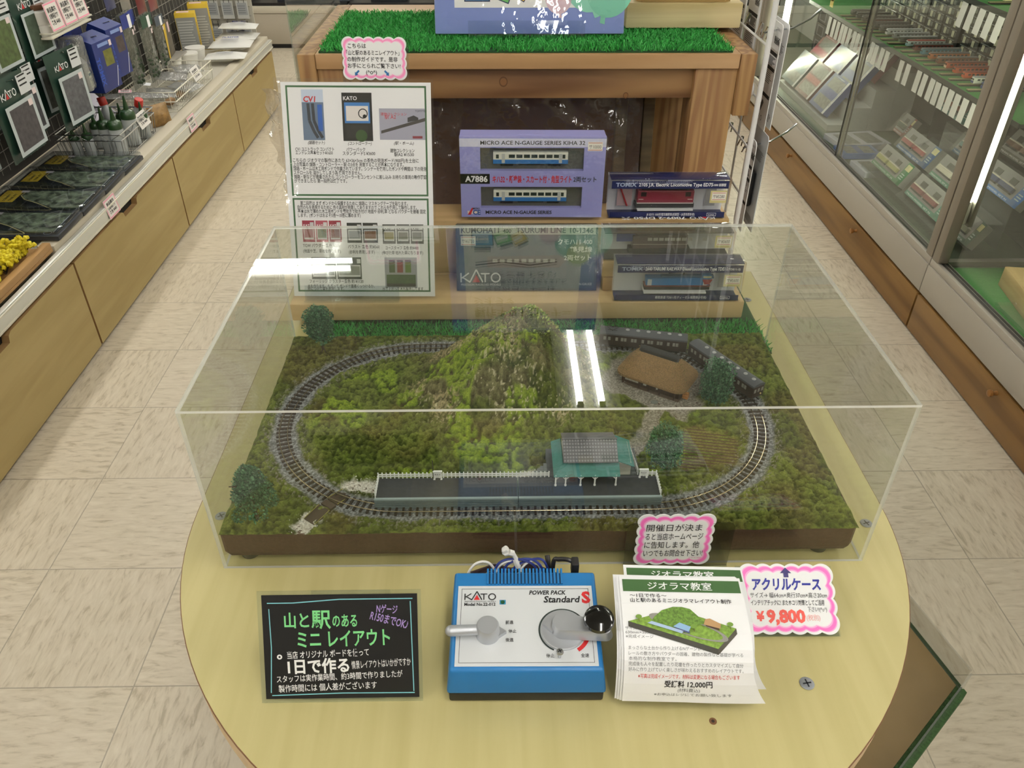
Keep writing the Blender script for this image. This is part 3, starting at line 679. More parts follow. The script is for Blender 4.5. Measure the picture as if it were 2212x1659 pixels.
# ballast and white gravel grains
pts = []
while len(pts) < 3400:
    x, y = random.uniform(LX0, LX1), random.uniform(LY0, LY1); d = float(dtrack(np.array([x]), np.array([y]))[0])
    if abs(abs(d)-.0135) < random.uniform(0, .007): pts.append((x, y, gz(x, y)+.0003))
scatter(pts, .0007, [mat(c, .8) for c in ('8d8781', '6f6963', 'a39d97')], 'ballast_grains', lay, 'loose grey ballast beside the rails', 'stuff')
pts = []
for (ax, ay), (bx, by), w_, n in (((-.2405, .012), (-.232, .031), .0085, 700), ((-.200, .0755), (-.172, .073), .008, 800), ((-.05, .0765), (.004, .096), .004, 500)):
    for i in range(n):
        t = random.random(); x = ax+(bx-ax)*t+random.gauss(0, w_*.5); y = ay+(by-ay)*t+random.gauss(0, w_*.5)
        if y > LY0+.001: pts.append((x, y, gz(x, y)+.0004))
scatter(pts, .0009, [mat(c, .8) for c in ('e9e6df', 'd2cdc2', 'f4f2ee')], 'white_gravel', lay, 'white gravel patches', 'stuff')

# ---------------------------------------------------------------- track
RAIL = mat('b5a78f', .25, 1, name='rail_brass'); TIE = mat('2c221d', .7, name='sleeper')
def oval(off, n=60):
    r = TR+off; P = [(TCX1+r*math.sin(a), TCY-r*math.cos(a)) for a in np.linspace(0, PI, n)]+[(TCX0-r*math.sin(a), TCY+r*math.cos(a)) for a in np.linspace(0, PI, n)]
    return P
tk = thing('model_track', 'oval of narrow model railway track laid around the grassy hill', 'track')
ZT = LT+.0022
for off, nm in ((-.0045, 'rail'), (.0045, 'rail')): MB().tube([(x, y, ZT+.0033) for x, y in oval(off)], .00062, RAIL, 6, True).build(nm, tk, label='bright metal rail')
m_ = MB(); LEN = 2*(TCX1-TCX0)+2*PI*TR; nt = 205
def along(s):
    Ls = TCX1-TCX0; A = PI*TR; s %= LEN
    if s < Ls: return (TCX0+s, TCY-TR, 0)
    s -= Ls
    if s < A: a = s/TR; return (TCX1+TR*math.sin(a), TCY-TR*math.cos(a), a)
    s -= A
    if s < Ls: return (TCX1-s, TCY+TR, PI)
    s -= Ls; a = s/TR; return (TCX0-TR*math.sin(a), TCY+TR*math.cos(a), PI+a)
for i in range(nt):
    x, y, a = along(i*LEN/nt); m_.box(-.0012, .0012, -.0082, .0082, 0, .0021, TIE, xf=T(x, y, ZT, 0, 0, a))
m_.build('sleepers', tk, smooth=False, label='row of dark brown sleepers', kind='stuff')
# board crossing near the left front
cr = thing('level_crossing', 'dark brown board crossing over the track at the left front curve', 'crossing', mw=T(-.2185, .0455, 0, 0, 0, math.atan2(.066-.0265, -.2035+.2335)))
CRW = mat('3f3127', .7, name='crossing_board', var=.2, vscale=120)
m_ = MB(); m_.box(-.0035, .0035, -.0072, .0072, ZT+.0005, ZT+.0032, CRW); m_.build('centre_board', cr, smooth=False)
for s in (-1, 1):
    m_ = MB(); a, b = (.0055, .0265); v = [(s*a, -.0072, ZT+.0032), (s*a, .0072, ZT+.0032), (s*b, .0072, LT+.002), (s*b, -.0072, LT+.002)]
    v += [(x, y, LT) for x, y, z in v]; m_.add(v, [(0, 1, 2, 3), (4, 7, 6, 5), (0, 4, 5, 1), (1, 5, 6, 2), (2, 6, 7, 3), (3, 7, 4, 0)], CRW); m_.build('ramp_board', cr, smooth=False)
    m_ = MB()
    for yy in (-.0074, .0074): m_.cyl((s*a, yy, ZT+.0034), (s*b, yy, LT+.0023), .0004, mat('8f8a3c', .6), 5)
    m_.build('edge_strip', cr, label='thin yellow edge strips')

# ---------------------------------------------------------------- trees
BARK = mat('4a3d2e', .9, name='bark', var=.3, vscale=300)
LEAFS = [mat(c, .6) for c in ('37684a', '2b5638', '447550', '244a30', '5d8f66')]
def tree(x, y, h, r, label, kind='round', n=8000, base=None):
    z0 = (base if base is not None else gz(x, y))-.001; t = thing('model_tree', label, 'tree', (x, y, z0), random.random()*6, group='model trees on the layout')
    m_ = MB(); P = [(0, 0, 0), (.0006, .0004, h*.25), (-.0004, 0, h*.5), (0, .0006, h*.8)]
    m_.tube(P, .0016, BARK, 7); m_.lathe([(.0032, 0), (.0019, .003), (.0015, .008)], BARK, 8)
    for k in range(7):
        a = k*2.4; m_.tube([(0, 0, h*(.25+.06*k)), (math.cos(a)*r*.35, math.sin(a)*r*.35, h*(.38+.06*k)), (math.cos(a)*r*.7, math.sin(a)*r*.7, h*(.45+.06*k))], .0006, BARK, 5)
    m_.build('trunk', t)
    bl = []
    for k in range(44):
        u = (k+.5)/44; a = k*2.39996
        if kind == 'round': zz = .36+.58*u; rad = r*math.sqrt(max(.02, 1-((zz-.64)/.36)**2))*.72
        elif kind == 'wide': zz = .36+.58*u; rad = r*(1.1-1.02*(zz-.36)/.58)*.78
        else: zz = .25+.68*u; rad = r*math.sqrt(max(.05, 1-((zz-.58)/.45)**2))*.7
        rad *= (.5, .95, .75)[k % 3]*random.uniform(.85, 1.05); bl.append((math.cos(a)*rad, math.sin(a)*rad, zz*h, r*random.uniform(.26, .42)))
    pts = []
    for i in range(n):
        bx, by, bz, br = random.choice(bl); d = Vector((random.gauss(0, 1), random.gauss(0, 1), random.gauss(0, 1))).normalized()*br*random.uniform(.75, 1.05)
        q = (bx+d.x, by+d.y, bz+d.z*(1.0 if kind != 'willow' else 1.5))
        if q[2] > h*(.14 if kind == 'willow' else .22): pts.append(q)
    scatter(pts, .0014 if kind != 'willow' else .0013, LEAFS, 'foliage', t)
tree(-.2735, .3300, .066, .0215, 'dark green model tree at the far left corner of the layout')
tree(-.2850, .0260, .068, .0255, 'spreading model tree at the near left corner of the layout', 'wide')
tree(.1302, .0985, .050, .0215, 'bushy model tree between the station and the small field', 'willow')
tree(.2105, .2140, .058, .0215, 'drooping model tree between the farmhouse and the train', 'willow')
# ---------------------------------------------------------------- platform, fence, station, signs
PZ = .8535; ASPH = mat('3b3d42', .75, name='platform_asphalt', var=.15, vscale=200); PST = mat('707d80', .6, name='platform_stone', var=.12, vscale=150); FW = mat('eceded', .5, name='fence_white')
pf = thing('station_platform', 'long dark grey model platform with stone edge along the front track', 'platform')
px0, pxm, px1 = -.1708, -.0262, .1185
for a, b, nm in ((px0, pxm-.0003, 'platform_section'), (pxm+.0003, px1, 'platform_section')):
    m_ = MB(); m_.box(a, b, .0408, .0725, LT, PZ-.0006, PST); m_.box(a+.0006, b-.0006, .0428, .0718, PZ-.0006, PZ, ASPH); m_.box(a, b, .0400, .0428, PZ-.0016, PZ+.0002, mat('93a2a4', .55))
    for k in range(4): m_.box(a, b, .0404, .0408, LT+.0025+k*.0026, LT+.0029+k*.0026, mat('5a6668', .7))
    m_.build(nm, pf, smooth=False)
m_ = MB(); m_.box(.005, .101, .0727, .116, LT, PZ-.0003, mat('55585a', .7, var=.15, vscale=200)); m_.build('forecourt_slab', pf, smooth=False)
m_ = MB()
for k in range(6): m_.box(-.0150+k*.0033, -.0117+k*.0033, .0727, .0875+.0012*k, LT, LT+.0025*(k+1), mat('777c7c', .7))
m_.build('steps', pf, smooth=False, label='grey steps up to the platform')
def fence(a, b, label, h=.0078, gate=()):
    t = thing('picket_fence', label, 'fence', group='white platform fences'); a, b = Vector(a), Vector(b); d = b-a; L_ = d.length; n = max(2, round(L_/.0042)); m_ = MB(); r_ = MB()
    X_ = T(a.x, a.y, PZ, 0, 0, math.atan2(d.y, d.x))
    for k in range(n+1): x = L_*k/n; m_.box(x-.0006, x+.0006, -.0004, .0004, .0001, h, FW, xf=X_)
    for z in (h*.34, h*.66): r_.box(0, L_, -.0008, -.0003, z, z+.0013, FW, xf=X_)
    m_.build('pickets', t, smooth=False); r_.build('rails', t, smooth=False)
fence((px0+.001, .0712), (.0060, .0712), 'white picket fence along the back of the platform, left of the station')
fence((px0+.0012, .0425), (px0+.0012, .0705), 'short white fence closing the left end of the platform')
fence((.1045, .0712), (.1172, .0712), 'short white fence piece behind the right station sign')
fence((.1172, .0705), (.1172, .0425), 'short white fence closing the right end of the platform')
fence((.0985, .0735), (.0945, .1140), 'white fence running back from the platform right of the station')
for x, lb in ((-.1085, 'small white station name board on the left half of the platform'), (.1035, 'small white station name board at the right end of the platform')):
    t = thing('station_sign', lb, 'sign', (x, .0690, PZ)); m_ = MB()
    for s in (-1, 1): m_.box(s*.0036-.0006, s*.0036+.0006, -.0005, .0005, 0, .0105, FW); m_.box(s*.0036-.001, s*.0036+.001, -.001, .001, 0, .0012, FW)
    m_.build('post', t, smooth=False); MB().box(-.0048, .0048, -.0012, .0010, .0105, .0116, FW).build('cap', t, smooth=False)
    c = Card(); c.prism([(-.003, .0028), (.003, .0028), (.003, .0098), (-.003, .0098)], -.0005, 0, FW); c.text('みさと', 0, .0066, .0021, INK, 1, align='c', bold=.03); c.rect(-.002, .0055, .002, .0058, GREY, 1); c.rect(-.002, .0042, .002, .0044, GREY, 1)
    c.build('name_board', t, mw=T(0, -.0006, 0, PI/2), smooth=False)
MB().cyl((-.1130, .0692, PZ), (-.1130, .0692, PZ+.0255), .0005, mat('2c2a28', .6), 6).build('lamp_post', label='thin dark lamp post standing at the back of the platform', cat='lamp post')
TEAL = mat('3c7a75', .55, name='teal_roof', var=.12, vscale=260); TILE = mat('6b6a6e', .6, name='roof_tile'); TILE2 = mat('8d8d92', .55); WOODW = mat('c9c7bd', .6, name='station_boards')
st = thing('station_building', 'small station house with grey tiled roof and teal canopy on the platform', 'model building')
sx0, sx1, sy0, sy1, sz1 = .0150, .0905, .0735, .1075, PZ+.0165
m_ = MB(); m_.box(sx0, sx1, sy0, sy1, PZ, sz1, WOODW)
for k in range(9): m_.box(sx1, sx1+.0003, sy0, sy1, PZ+.001+k*.0017, PZ+.0014+k*.0017, mat('99968a', .7)); m_.box(sx0, sx1, sy0-.0003, sy0, PZ+.001+k*.0017, PZ+.0014+k*.0017, mat('99968a', .7))
m_.box(sx0+.0055, .0745, sy0+.0005, sy1-.002, sz1, sz1+.010, WOODW); m_.build('walls', st, smooth=False)
MB().box(sx1+.0003, sx1+.0006, sy0+.0015, sy0+.0055, PZ+.0002, PZ+.010, mat('16130f', .8)).build('doorway', st, smooth=False)
m_ = MB(); m_.box(.024, .04, sy0-.0008, sy0-.0003, PZ+.0015, PZ+.009, mat('6b4a33', .6)); m_.box(.024, .04, .0690, .0715, PZ+.0002, PZ+.0032, mat('7b563c', .6)); m_.build('bench', st, smooth=False, label='brown bench under the canopy')
def slope(m_, a, b, c, d, m, th=.0009):
    n = (Vector(b)-Vector(a)).cross(Vector(d)-Vector(a)).normalized()*th; v = [Vector(p) for p in (a, b, c, d)]; v += [p-n for p in v]
    m_.add(v, [(0, 1, 2, 3), (7, 6, 5, 4), (0, 4, 5, 1), (1, 5, 6, 2), (2, 6, 7, 3), (3, 7, 4, 0)], m)
m_ = MB(); ez, rz_, ry = sz1+.0085, sz1+.0195, .0885
gx0, gx1 = .0200, .0755
slope(m_, (gx0, .0645, ez), (gx1, .0645, ez), (gx1, ry, rz_), (gx0, ry, rz_), TILE); slope(m_, (gx1, .1125, ez), (gx0, .1125, ez), (gx0, ry, rz_), (gx1, ry, rz_), TILE)
for k in range(7):
    for q in range(19):
        u, v_ = (q+.5)/19, (k+.5)/7.0; x = gx0+(gx1-gx0)*u; y = .0645+(ry-.0645)*v_; z = ez+(rz_-ez)*v_+.0002
        m_.box(-.0009, .0009, -.0011, .0011, 0, .0004, TILE2, xf=T(x, y, z, math.atan2(rz_-ez, ry-.0645)))
m_.box(gx0-.0005, gx1+.0005, ry-.0012, ry+.0012, rz_-.0006, rz_+.0010, TILE); m_.build('tiled_roof', st, smooth=False, label='grey tiled gable roof')
m_ = MB(); cz0, cz1 = PZ+.0135, sz1+.0045
fx0, fx1, fy = .0098, .0772, .0560
slope(m_, (fx0, fy, cz0), (fx1, fy, cz0), (fx1, .0690, cz1), (.0195, .0690, cz1), TEAL)
slope(m_, (fx0, .1120, cz0), (fx0, fy, cz0), (.0195, .0690, cz1), (.0195, .1080, cz1), TEAL)
slope(m_, (.0935, .0700, cz0+.001), (.0935, .1120, cz0+.001), (.0755, .1080, ez+.0005), (.0755, .0690, ez-.002), TEAL)
cnp = m_.build('canopy', st, smooth=False, label='teal sheet metal canopy')
for k, x in enumerate((.0120, .0222, .0375, .0520, .0735)):
    m_ = MB(); y = .0578; m_.box(x-.0007, x+.0007, y-.0007, y+.0007, PZ+.0001, cz0+.0008, FW); m_.lathe([(.0012, 0), (.0012, .0014), (.0008, .002)], FW, 8, T(x, y, PZ+.0001))
    for s in ((-1, 1) if 0 < k < 4 else ((1,) if k == 0 else (-1,))): m_.tube([(x, y, cz0-.005), (x+s*.0042, y, cz0-.0003)], .00055, FW, 5)
    m_.build('canopy_post', cnp, smooth=False)
# ---------------------------------------------------------------- thatched farmhouse
THA = mat('8a6d48', .9, name='thatch', var=.35, vscale=900, bump=.8, bscale=900); DKW = mat('3a2219', .65, name='dark_timber', var=.2, vscale=300)
fh = thing('farmhouse', 'thatched model farmhouse with a dark ridge cap beside the rear track', 'model building', (HC[0], HC[1], LT+.0012), HROT)
hw, hd, hz = .0375, .0215, .0145
m_ = MB(); m_.box(-hw, hw, -hd, hd, 0, hz, DKW)
for k in range(18): x = -hw+.002+k*(2*hw-.004)/17; m_.box(x-.0003, x+.0003, -hd-.0003, -hd, .0005, hz, mat('2a1812', .7))
m_.box(-hw-.002, hw+.002, -hd-.0045, hd+.002, -.0008, .0012, mat('5b4a3c', .8)); m_.build('walls', fh, smooth=False)
m_ = MB()
for x0, x1 in ((-.0325, -.0285), (-.028, -.024), (-.0235, -.0195), (-.019, -.015), (-.0085, -.0045), (.0085, .0105)): m_.box(x0, x1, -hd-.0012, -hd-.0004, .0055, .0125, mat('b9b6ae', .5))
m_.build('paper_screens', fh, smooth=False, label='pale sliding screens')
m_ = MB()
for x in (-.034, -.013, .0, .014, .033): m_.box(x-.0008, x+.0008, -hd-.0042, -hd-.0026, .0012, hz, DKW)
m_.build('veranda_posts', fh, smooth=False)
# roof: rounded hip, lofted from eave to ridge
m_ = MB(); rows = []
def ring(hx, hy, r, z, n=10):
    out = []
    for cx, cy, a0 in ((hx-r, hy-r, 0), (-hx+r, hy-r, PI/2), (-hx+r, -hy+r, PI), (hx-r, -hy+r, 3*PI/2)):
        for a in np.linspace(a0, a0+PI/2, n): out.append((cx+r*math.cos(a), cy+r*math.sin(a), z))
    return out
lv = [(.0385, .0235, .010, .0125), (.0455, .0300, .014, .0135), (.0452, .0298, .014, .0165), (.0400, .0235, .011, .0235), (.0345, .0165, .008, .0310), (.0285, .0085, .004, .0385), (.0262, .0045, .002, .0410)]
vs = []; fs = []; n_ = 40
for q in lv: vs += ring(*q)
for k in range(len(lv)-1): fs += [(k*n_+i, k*n_+(i+1) % n_, (k+1)*n_+(i+1) % n_, (k+1)*n_+i) for i in range(n_)]
fs += [tuple((len(lv)-1)*n_+i for i in range(n_)), tuple(range(n_-1, -1, -1))]
m_.add(vs, fs, THA).build('thatched_roof', fh, label='brown thatched hip roof')
pts = []
for i in range(1300):
    k = random.uniform(1.2, 5.6); q = int(k); f_ = k-q; i_ = random.randrange(n_); a, b = vs[q*n_+i_], vs[(q+1)*n_+i_]
    d_ = random.gauss(0, .5); 
    if i_ in range(26, 40) or random.random() < .25: pts.append((a[0]+(b[0]-a[0])*f_+random.gauss(0, .003), a[1]+(b[1]-a[1])*f_, a[2]+(b[2]-a[2])*f_+.0004))
scatter(pts[:700], .0006, [mat('6b6a35', .9), mat('5a6030', .9), mat('9a7b52', .9)], 'roof_moss', fh, 'green moss on the thatch', 'stuff')
RDG = mat('26282c', .6, name='ridge_board'); m_ = MB()
for s in (-1, 1): slope(m_, (s*-.0255, s*-.0092, .0355), (s*.0255, s*-.0092, .0355), (s*.0255, 0, .0468), (s*-.0255, 0, .0468), RDG, .0008)
m_.box(-.0235, .0235, -.0055, .0055, .0385, .0440, mat('1a1a1c', .7)); m_.build('ridge_cap', fh, smooth=False, label='black boarded ridge cap')
m_ = MB()
for k, (a, b) in enumerate(((0, 0), (.0035, 0), (0, .0030), (.0035, .0030), (.0018, .006))): m_.cyl((hw+.003, -hd+.004+a+.0015, .0012+b+.0016), (hw+.0095, -hd+.004+a+.0015, .0012+b+.0016), .0016, mat('b07840', .7), 8)
m_.build('log_pile', fh, label='small pile of orange brown logs'); 
st_ = MB().ball((.141, .2165, LT+.0015), .0036, mat('6d706c', .7), 2, (1.3, 1, .5), .1).build('stone', label='flat grey stone on the path in front of the farmhouse', cat='stone')
# ---------------------------------------------------------------- train
CARB = mat('30211e', .42, name='car_body'); ROOF = mat('484c54', .55, name='car_roof'); WIN = mat('8d8d88', .25, name='car_window'); UND = mat('191919', .6)
def car(x, y, rz, label, panto):
    t = thing('train_car', label, 'train car', (x, y, ZT+.0042), rz, group='two dark railcars at the back of the layout'); L_, W_, z0, z1 = .0560, .0093, .0048, .0205
    m_ = MB(); m_.box(-L_, L_, -W_, W_, z0, z1, CARB, .0008); m_.build('body', t)
    prof = [(-W_-.0003, z1), (-W_+.0002, z1+.0018), (-W_*.6, z1+.0036), (0, z1+.0043), (W_*.6, z1+.0036), (W_-.0002, z1+.0018), (W_+.0003, z1)]
    n_ = len(prof); v = [(s*(L_-(.0 if 0 < i < n_-1 and abs(p[0]) < W_*.9 else 0)), p[0], p[1]) for s in (-1, 1) for i, p in enumerate(prof)]
    fs = [(i, n_+i, n_+i+1, i+1) for i in range(n_-1)]+[tuple(range(n_)), tuple(range(2*n_-1, n_-1, -1)), (0, n_-1, 2*n_-1, n_)]
    MB().add(v, fs, ROOF).build('roof', t, ang=.8)
    xs = [-.049, -.043, -.0335, -.0265, -.0225, -.0135, -.0095, 0, .0075, .0115, .0195, .0235, .0325, .0395, .0435]
    m_ = MB()
    for s in (-1, 1):
        for x_ in xs: m_.box(x_-.0016, x_+.0016, s*W_-.0002, s*W_+.0002, z0+.0078, z0+.0128, WIN)
        for y_ in (-.0058, 0, .0058): m_.box(s*L_-.0002, s*L_+.0002, y_-.0015, y_+.0015, z0+.0078, z0+.0128, WIN)
    m_.build('windows', t, smooth=False, label='row of pale windows')
    m_ = MB()
    for s in (-1, 1):
        for x_ in (-.038, -.0295, -.004, .0035, .0285, .0475): m_.box(x_-.0002, x_+.0002, s*W_-.00015, s*W_+.00015, z0+.001, z1-.001, UND)
    m_.build('door_seams', t, smooth=False)
    for x_ in np.linspace(-.034, .046, 7)[(1 if panto else 0):]: MB().lathe([(.0024, 0), (.0026, .0006), (.0016, .0013), (.0001, .0015)], mat('a3a5a8', .4), 14, T(x_, 0, z1+.0041)).build('ventilator', t, label='round pale roof ventilator')
    for s in (-1, 1):
        b_ = MB(); xc = s*.0375; b_.box(xc-.010, xc+.010, -.0068, .0068, .0012, .0045, UND, .0006); bo = b_.build('bogie', t)
        for q in (-.0062, .0062):
            b_ = MB()
            for yy in (-.0045, .0045): b_.cyl((xc+q, yy-.0008, .0027), (xc+q, yy+.0008, .0027), .0027, UND, 14)
            b_.cyl((xc+q, -.0045, .0027), (xc+q, .0045, .0027), .0006, UND, 6); b_.build('wheelset', bo)
    m_ = MB(); m_.box(-.022, .020, -.0065, .0065, .0018, .0047, UND, .0006); m_.build('underframe', t)
    MB().cyl((L_-.001, 0, .0036), (L_+.0035, 0, .0036), .0009, UND, 6).build('coupler', t); MB().lathe([(.0010, 0), (.0010, .001)], mat('d9c58a', .3), 10, T(L_, .004, z0+.0045, 0, PI/2)).build('headlamp', t, label='small yellow headlamp')
    if panto:
        m_ = MB(); p = .0006; zc = z1+.005; xc = -.040
        for y_ in (-.0045, .0045):
            m_.tube([(xc-.006, y_, zc), (xc+.006, y_, zc)], .0004, UND, 5)
            for s in (-1, 1): m_.tube([(xc+s*.0015, y_, zc), (xc+s*.0080, y_*.8, zc+.0045), (xc+s*.0008, y_*.8, zc+.0095)], .00035, UND, 5)
        for y_ in (-.0045, .0045): m_.tube([(xc, y_, zc-.0012), (xc, y_, zc)], .0006, UND, 5)
        for dx in (-.0012, .0012): m_.tube([(xc+dx, -.0062, zc+.0088), (xc+dx, -.0045, zc+.0098), (xc+dx, .0045, zc+.0098), (xc+dx, .0062, zc+.0088)], .0004, UND, 5)
        m_.build('pantograph', t, label='thin wire pantograph')
    return t
car(.1425, .3278, -.20, 'dark brown railcar with pantograph on the straight at the back of the layout', True)
car(.2330, .2600, -1.035, 'dark brown railcar rounding the right rear curve beside the drooping tree', False)
# ---------------------------------------------------------------- throttle (power pack)
PBL = mat('1b6fae', .42, name='pack_blue'); PBK = mat('1d1c1a', .5, name='pack_black'); PSIL = mat('dfe2e6', .33, .15, name='pack_plate'); SIL = mat('b9bcc2', .38, .55, name='silver_plastic')
KR = mat('c8282c', .45)
pk = thing('train_controller', 'blue train controller with silver plate and black throttle knob', 'controller', (-.0237, -.1505, TZ+.0002), R(-.6))
W2, DP = .0672, .1035; H0, H1 = .0385, .0475       # front and rear height
MB().box(-W2+.002, W2-.002, .001, DP-.001, 0, .012, PBK, .002).build('base', pk, label='black base')
m_ = MB(); c1_, c2_ = .004, .006
def lid(xo, y0, y1, z0, z1): return [(-xo, y0, z0), (xo, y0, z0), (xo, y1, z1), (-xo, y1, z1)]
bm = bmesh.new(); vv = [bm.verts.new(p) for p in lid(W2, 0, DP, .0118, .0118)+lid(W2-.0035, .0045, DP-.0025, H0, H1)]
for f in ((3, 2, 1, 0), (4, 5, 6, 7), (0, 1, 5, 4), (1, 2, 6, 5), (2, 3, 7, 6), (3, 0, 4, 7)): bm.faces.new([vv[i] for i in f])
bmesh.ops.bevel(bm, geom=bm.edges[:], offset=.003, segments=3, profile=.6, affect='EDGES'); bm.verts.index_update()
m_.add([v.co for v in bm.verts], [[v.index for v in f.verts] for f in bm.faces], PBL); bm.free(); m_.build('housing', pk, label='blue housing')
th = math.atan2(H1-H0, DP-.007); tl = (DP-.007)/math.cos(th)
PF = T(0, .0045, H0, th, 0, 0)                       # frame of the sloped top
m_ = MB()
for k in range(22): x = -.0335+k*.067/21; m_.box(x-.00085, x+.00085, tl-.0135, tl+.0028, -.006, .0012, PBL, xf=PF); 
m_.build('vent_ribs', pk, smooth=False, label='row of vent ribs'); 
m_ = MB(); m_.box(-.034, .034, tl-.0128, tl-.0020, -.0012, .0003, mat('0d3a5c', .7), xf=PF); m_.build('vent_recess', pk, smooth=False)
c = Card(); PW, PD0, PD1 = .0598, .0035, .0815
c.xf = PF @ T(0, 0, .0004); c.prism([(-PW, PD0), (PW, PD0), (PW, PD1), (-PW, PD1)], -.0004, 0, PSIL)
c.ring(-PW+.0032, PD0+.0030, PW-.0032, PD1-.0030, .00035, INK, 1)
kato(c, -.0535, .0668, .0275, INK, KR); c.text('Model No.22-012', -.0538, .0610, .0042, INK, 2, w=.0275, bold=.03)
c.disc(-.0200, .0645, .0019, mat('1b4a2a', .4), 3); c.poly([(-.0227, .0622), (-.0173, .0622), (-.0173, .0668), (-.0227, .0668)], mat('2d84ad', .5), 2)
c.text('POWER PACK', .0035, .0722, .0060, INK, 2, w=.0325, slant=.2, bold=.03); c.text('Standard', .0160, .0642, .0090, INK, 2, w=.0315, slant=.2, bold=.025); c.text('S', .0500, .0638, .0158, KR, 2, w=.0078, bold=.045)
for t_, x, y in (('前進', -.0175, .0430), ('停止', -.0150, .0345), ('後進', -.0175, .0262), ('停止', .0165, .0115), ('全速', .0455, .0115)): c.text(t_, x, y, .0039, INK, 2, w=.0068, bold=.01)
KC = (.0318, .0365)                                   # throttle centre on the plate
c.disc(KC[0], KC[1], .0211, mat('2a3432', .45), 2, 40, R(15), R(245), .0196); c.disc(KC[0], KC[1], .0236, KR, 2, 14, R(-58), R(-12), .0202)
c.build('face_plate', pk, smooth=False, label='silver printed face plate')
dk_ = MB(); dk_.xf = PF @ T(KC[0], KC[1], .0005); dk_.lathe([(.0192, 0), (.0192, .0014), (.0184, .0022), (.0001, .0023)], SIL, 48); dk_.build('throttle_disc', pk)
hd_ = MB(); hd_.xf = PF @ T(KC[0], KC[1], .0028, 0, 0, R(-9))
cap = [(-.0095*math.cos(a)*1.0, .0095*math.sin(a)) for a in np.linspace(-PI/2, PI/2, 18)]+[(.034+.0060*math.cos(a), .0060*math.sin(a)) for a in np.linspace(PI/2, -PI/2, 14)]
n_ = len(cap); v = [(x*1.06, y*1.06, 0) for x, y in cap]+[(x, y, .0100) for x, y in cap]+[(x*.94, y*.9, .0116) for x, y in cap]
hd_.add(v, [(k*n_+(i+1) % n_, k*n_+i, (k+1)*n_+i, (k+1)*n_+(i+1) % n_) for k in (0, 1) for i in range(n_)]+[tuple(reversed(range(2*n_, 3*n_)))], SIL)
hd_.prism([(-.0172, 0), (-.0085, -.0062), (-.0085, .0062)], 0, .0035, SIL); hl = hd_.build('throttle_lever', pk, label='silver throttle lever')
kb = MB(); kb.xf = PF @ T(KC[0], KC[1], .0028, 0, 0, R(-9)) @ T(.0290, .0006, .0115); kb.lathe([(.0035, 0), (.0035, .003), (.0105, .0050), (.0130, .0085), (.0124, .0115), (.0090, .0134), (.0045, .0142), (.0001, .0143)], mat('0b0b0c', .12, coat=.5, name='gloss_black'), 32); kb.build('throttle_knob', hl, label='glossy black round knob')
dl = MB(); dl.xf = PF @ T(-.0325, .0335, .0004)
dl.lathe([(.0105, 0), (.0095, .013), (.0085, .0145), (.0001, .0147)], SIL, 32); dl.prism([(.0085, -.0052), (.0158, 0), (.0085, .0052)], 0, .0045, SIL)
dl.xf = dl.xf @ T(0, 0, 0, 0, 0, R(184)); dl.cyl((.004, 0, .0075), (.0315, 0, .0085), .0043, SIL, 18, .0048); dl.ball((.0315, 0, .0085), .0048, SIL, 2); dl.build('direction_lever', pk, label='silver direction lever')
sc_ = MB(); sc_.xf = PF @ T(.0275, .0118, .0005); sc_.cyl((0, 0, 0), (0, 0, .0065), .0014, STEEL, 12); sc_.lathe([(.0018, .0062), (.0033, .0078), (.0026, .0092), (.0001, .0096)], STEEL, 18); sw = sc_.build('stop_screw', pk, label='steel stop screw')
c = Card(); c.rect(-.0018, -.0004, .0018, .0004, DARKS, 0); c.rect(-.0004, -.0018, .0004, .0018, DARKS, 0); c.build('cross_slot', sw, mw=PF @ T(.0275, .0118, .01015, 0, 0, .5))
# leads behind the controller
m_ = MB(); m_.sm = True; wb = mat('1d2c74', .4, name='wire_blue'); ww = mat('e4e2de', .4, name='wire_white'); bkw = mat('1a1718', .45, name='cord_black'); BY = -.0455
m_.tube([(-.078, BY, TZ+.020), (-.0745, BY+.006, TZ+.036), (-.067, BY+.010, TZ+.044), (-.057, BY+.012, TZ+.043), (-.050, BY+.010, TZ+.034), (-.048, BY+.008, TZ+.02)], .0012, ww)
m_.tube([(-.052, BY+.004, TZ+.030), (-.045, BY+.010, TZ+.041), (-.034, BY+.012, TZ+.044), (-.024, BY+.008, TZ+.034)], .0012, ww)
m_.tube([(-.030, BY+.004, TZ+.030), (-.022, BY+.010, TZ+.041), (-.012, BY+.012, TZ+.044), (-.005, BY+.008, TZ+.030)], .0011, ww)
for k in range(3): m_.tube([(-.054+.008*k, BY+.003, TZ+.026), (-.046+.008*k, BY+.010, TZ+.044-.002*k), (-.030+.01*k, BY+.013, TZ+.046), (-.014+.006*k, BY+.009, TZ+.042), (-.006+.004*k, BY+.006, TZ+.024)], .0012, wb)
m_.build('wire_leads', label='blue and white wires looped behind the blue controller', cat='wire')
m_ = MB(); P = [(-.030, BY+.013, TZ+.046), (-.033, BY+.014, TZ+.0525), (-.037, BY+.013, TZ+.0555), (-.041, BY+.013, TZ+.0540), (-.0415, BY+.013, TZ+.0575), (-.0385, BY+.013, TZ+.0605)]
for i in range(len(P)-1): m_.tube([P[i], P[i+1]], .0022+.0012*math.sin(i*2.1)**2, ww, 7)
m_.tube([(-.031, BY+.013, TZ+.046), (-.028, BY+.010, TZ+.038)], .003, ww, 7)
m_.build('paper_tie', label='twisted white paper tie knotted round the controller wires', cat='tie')
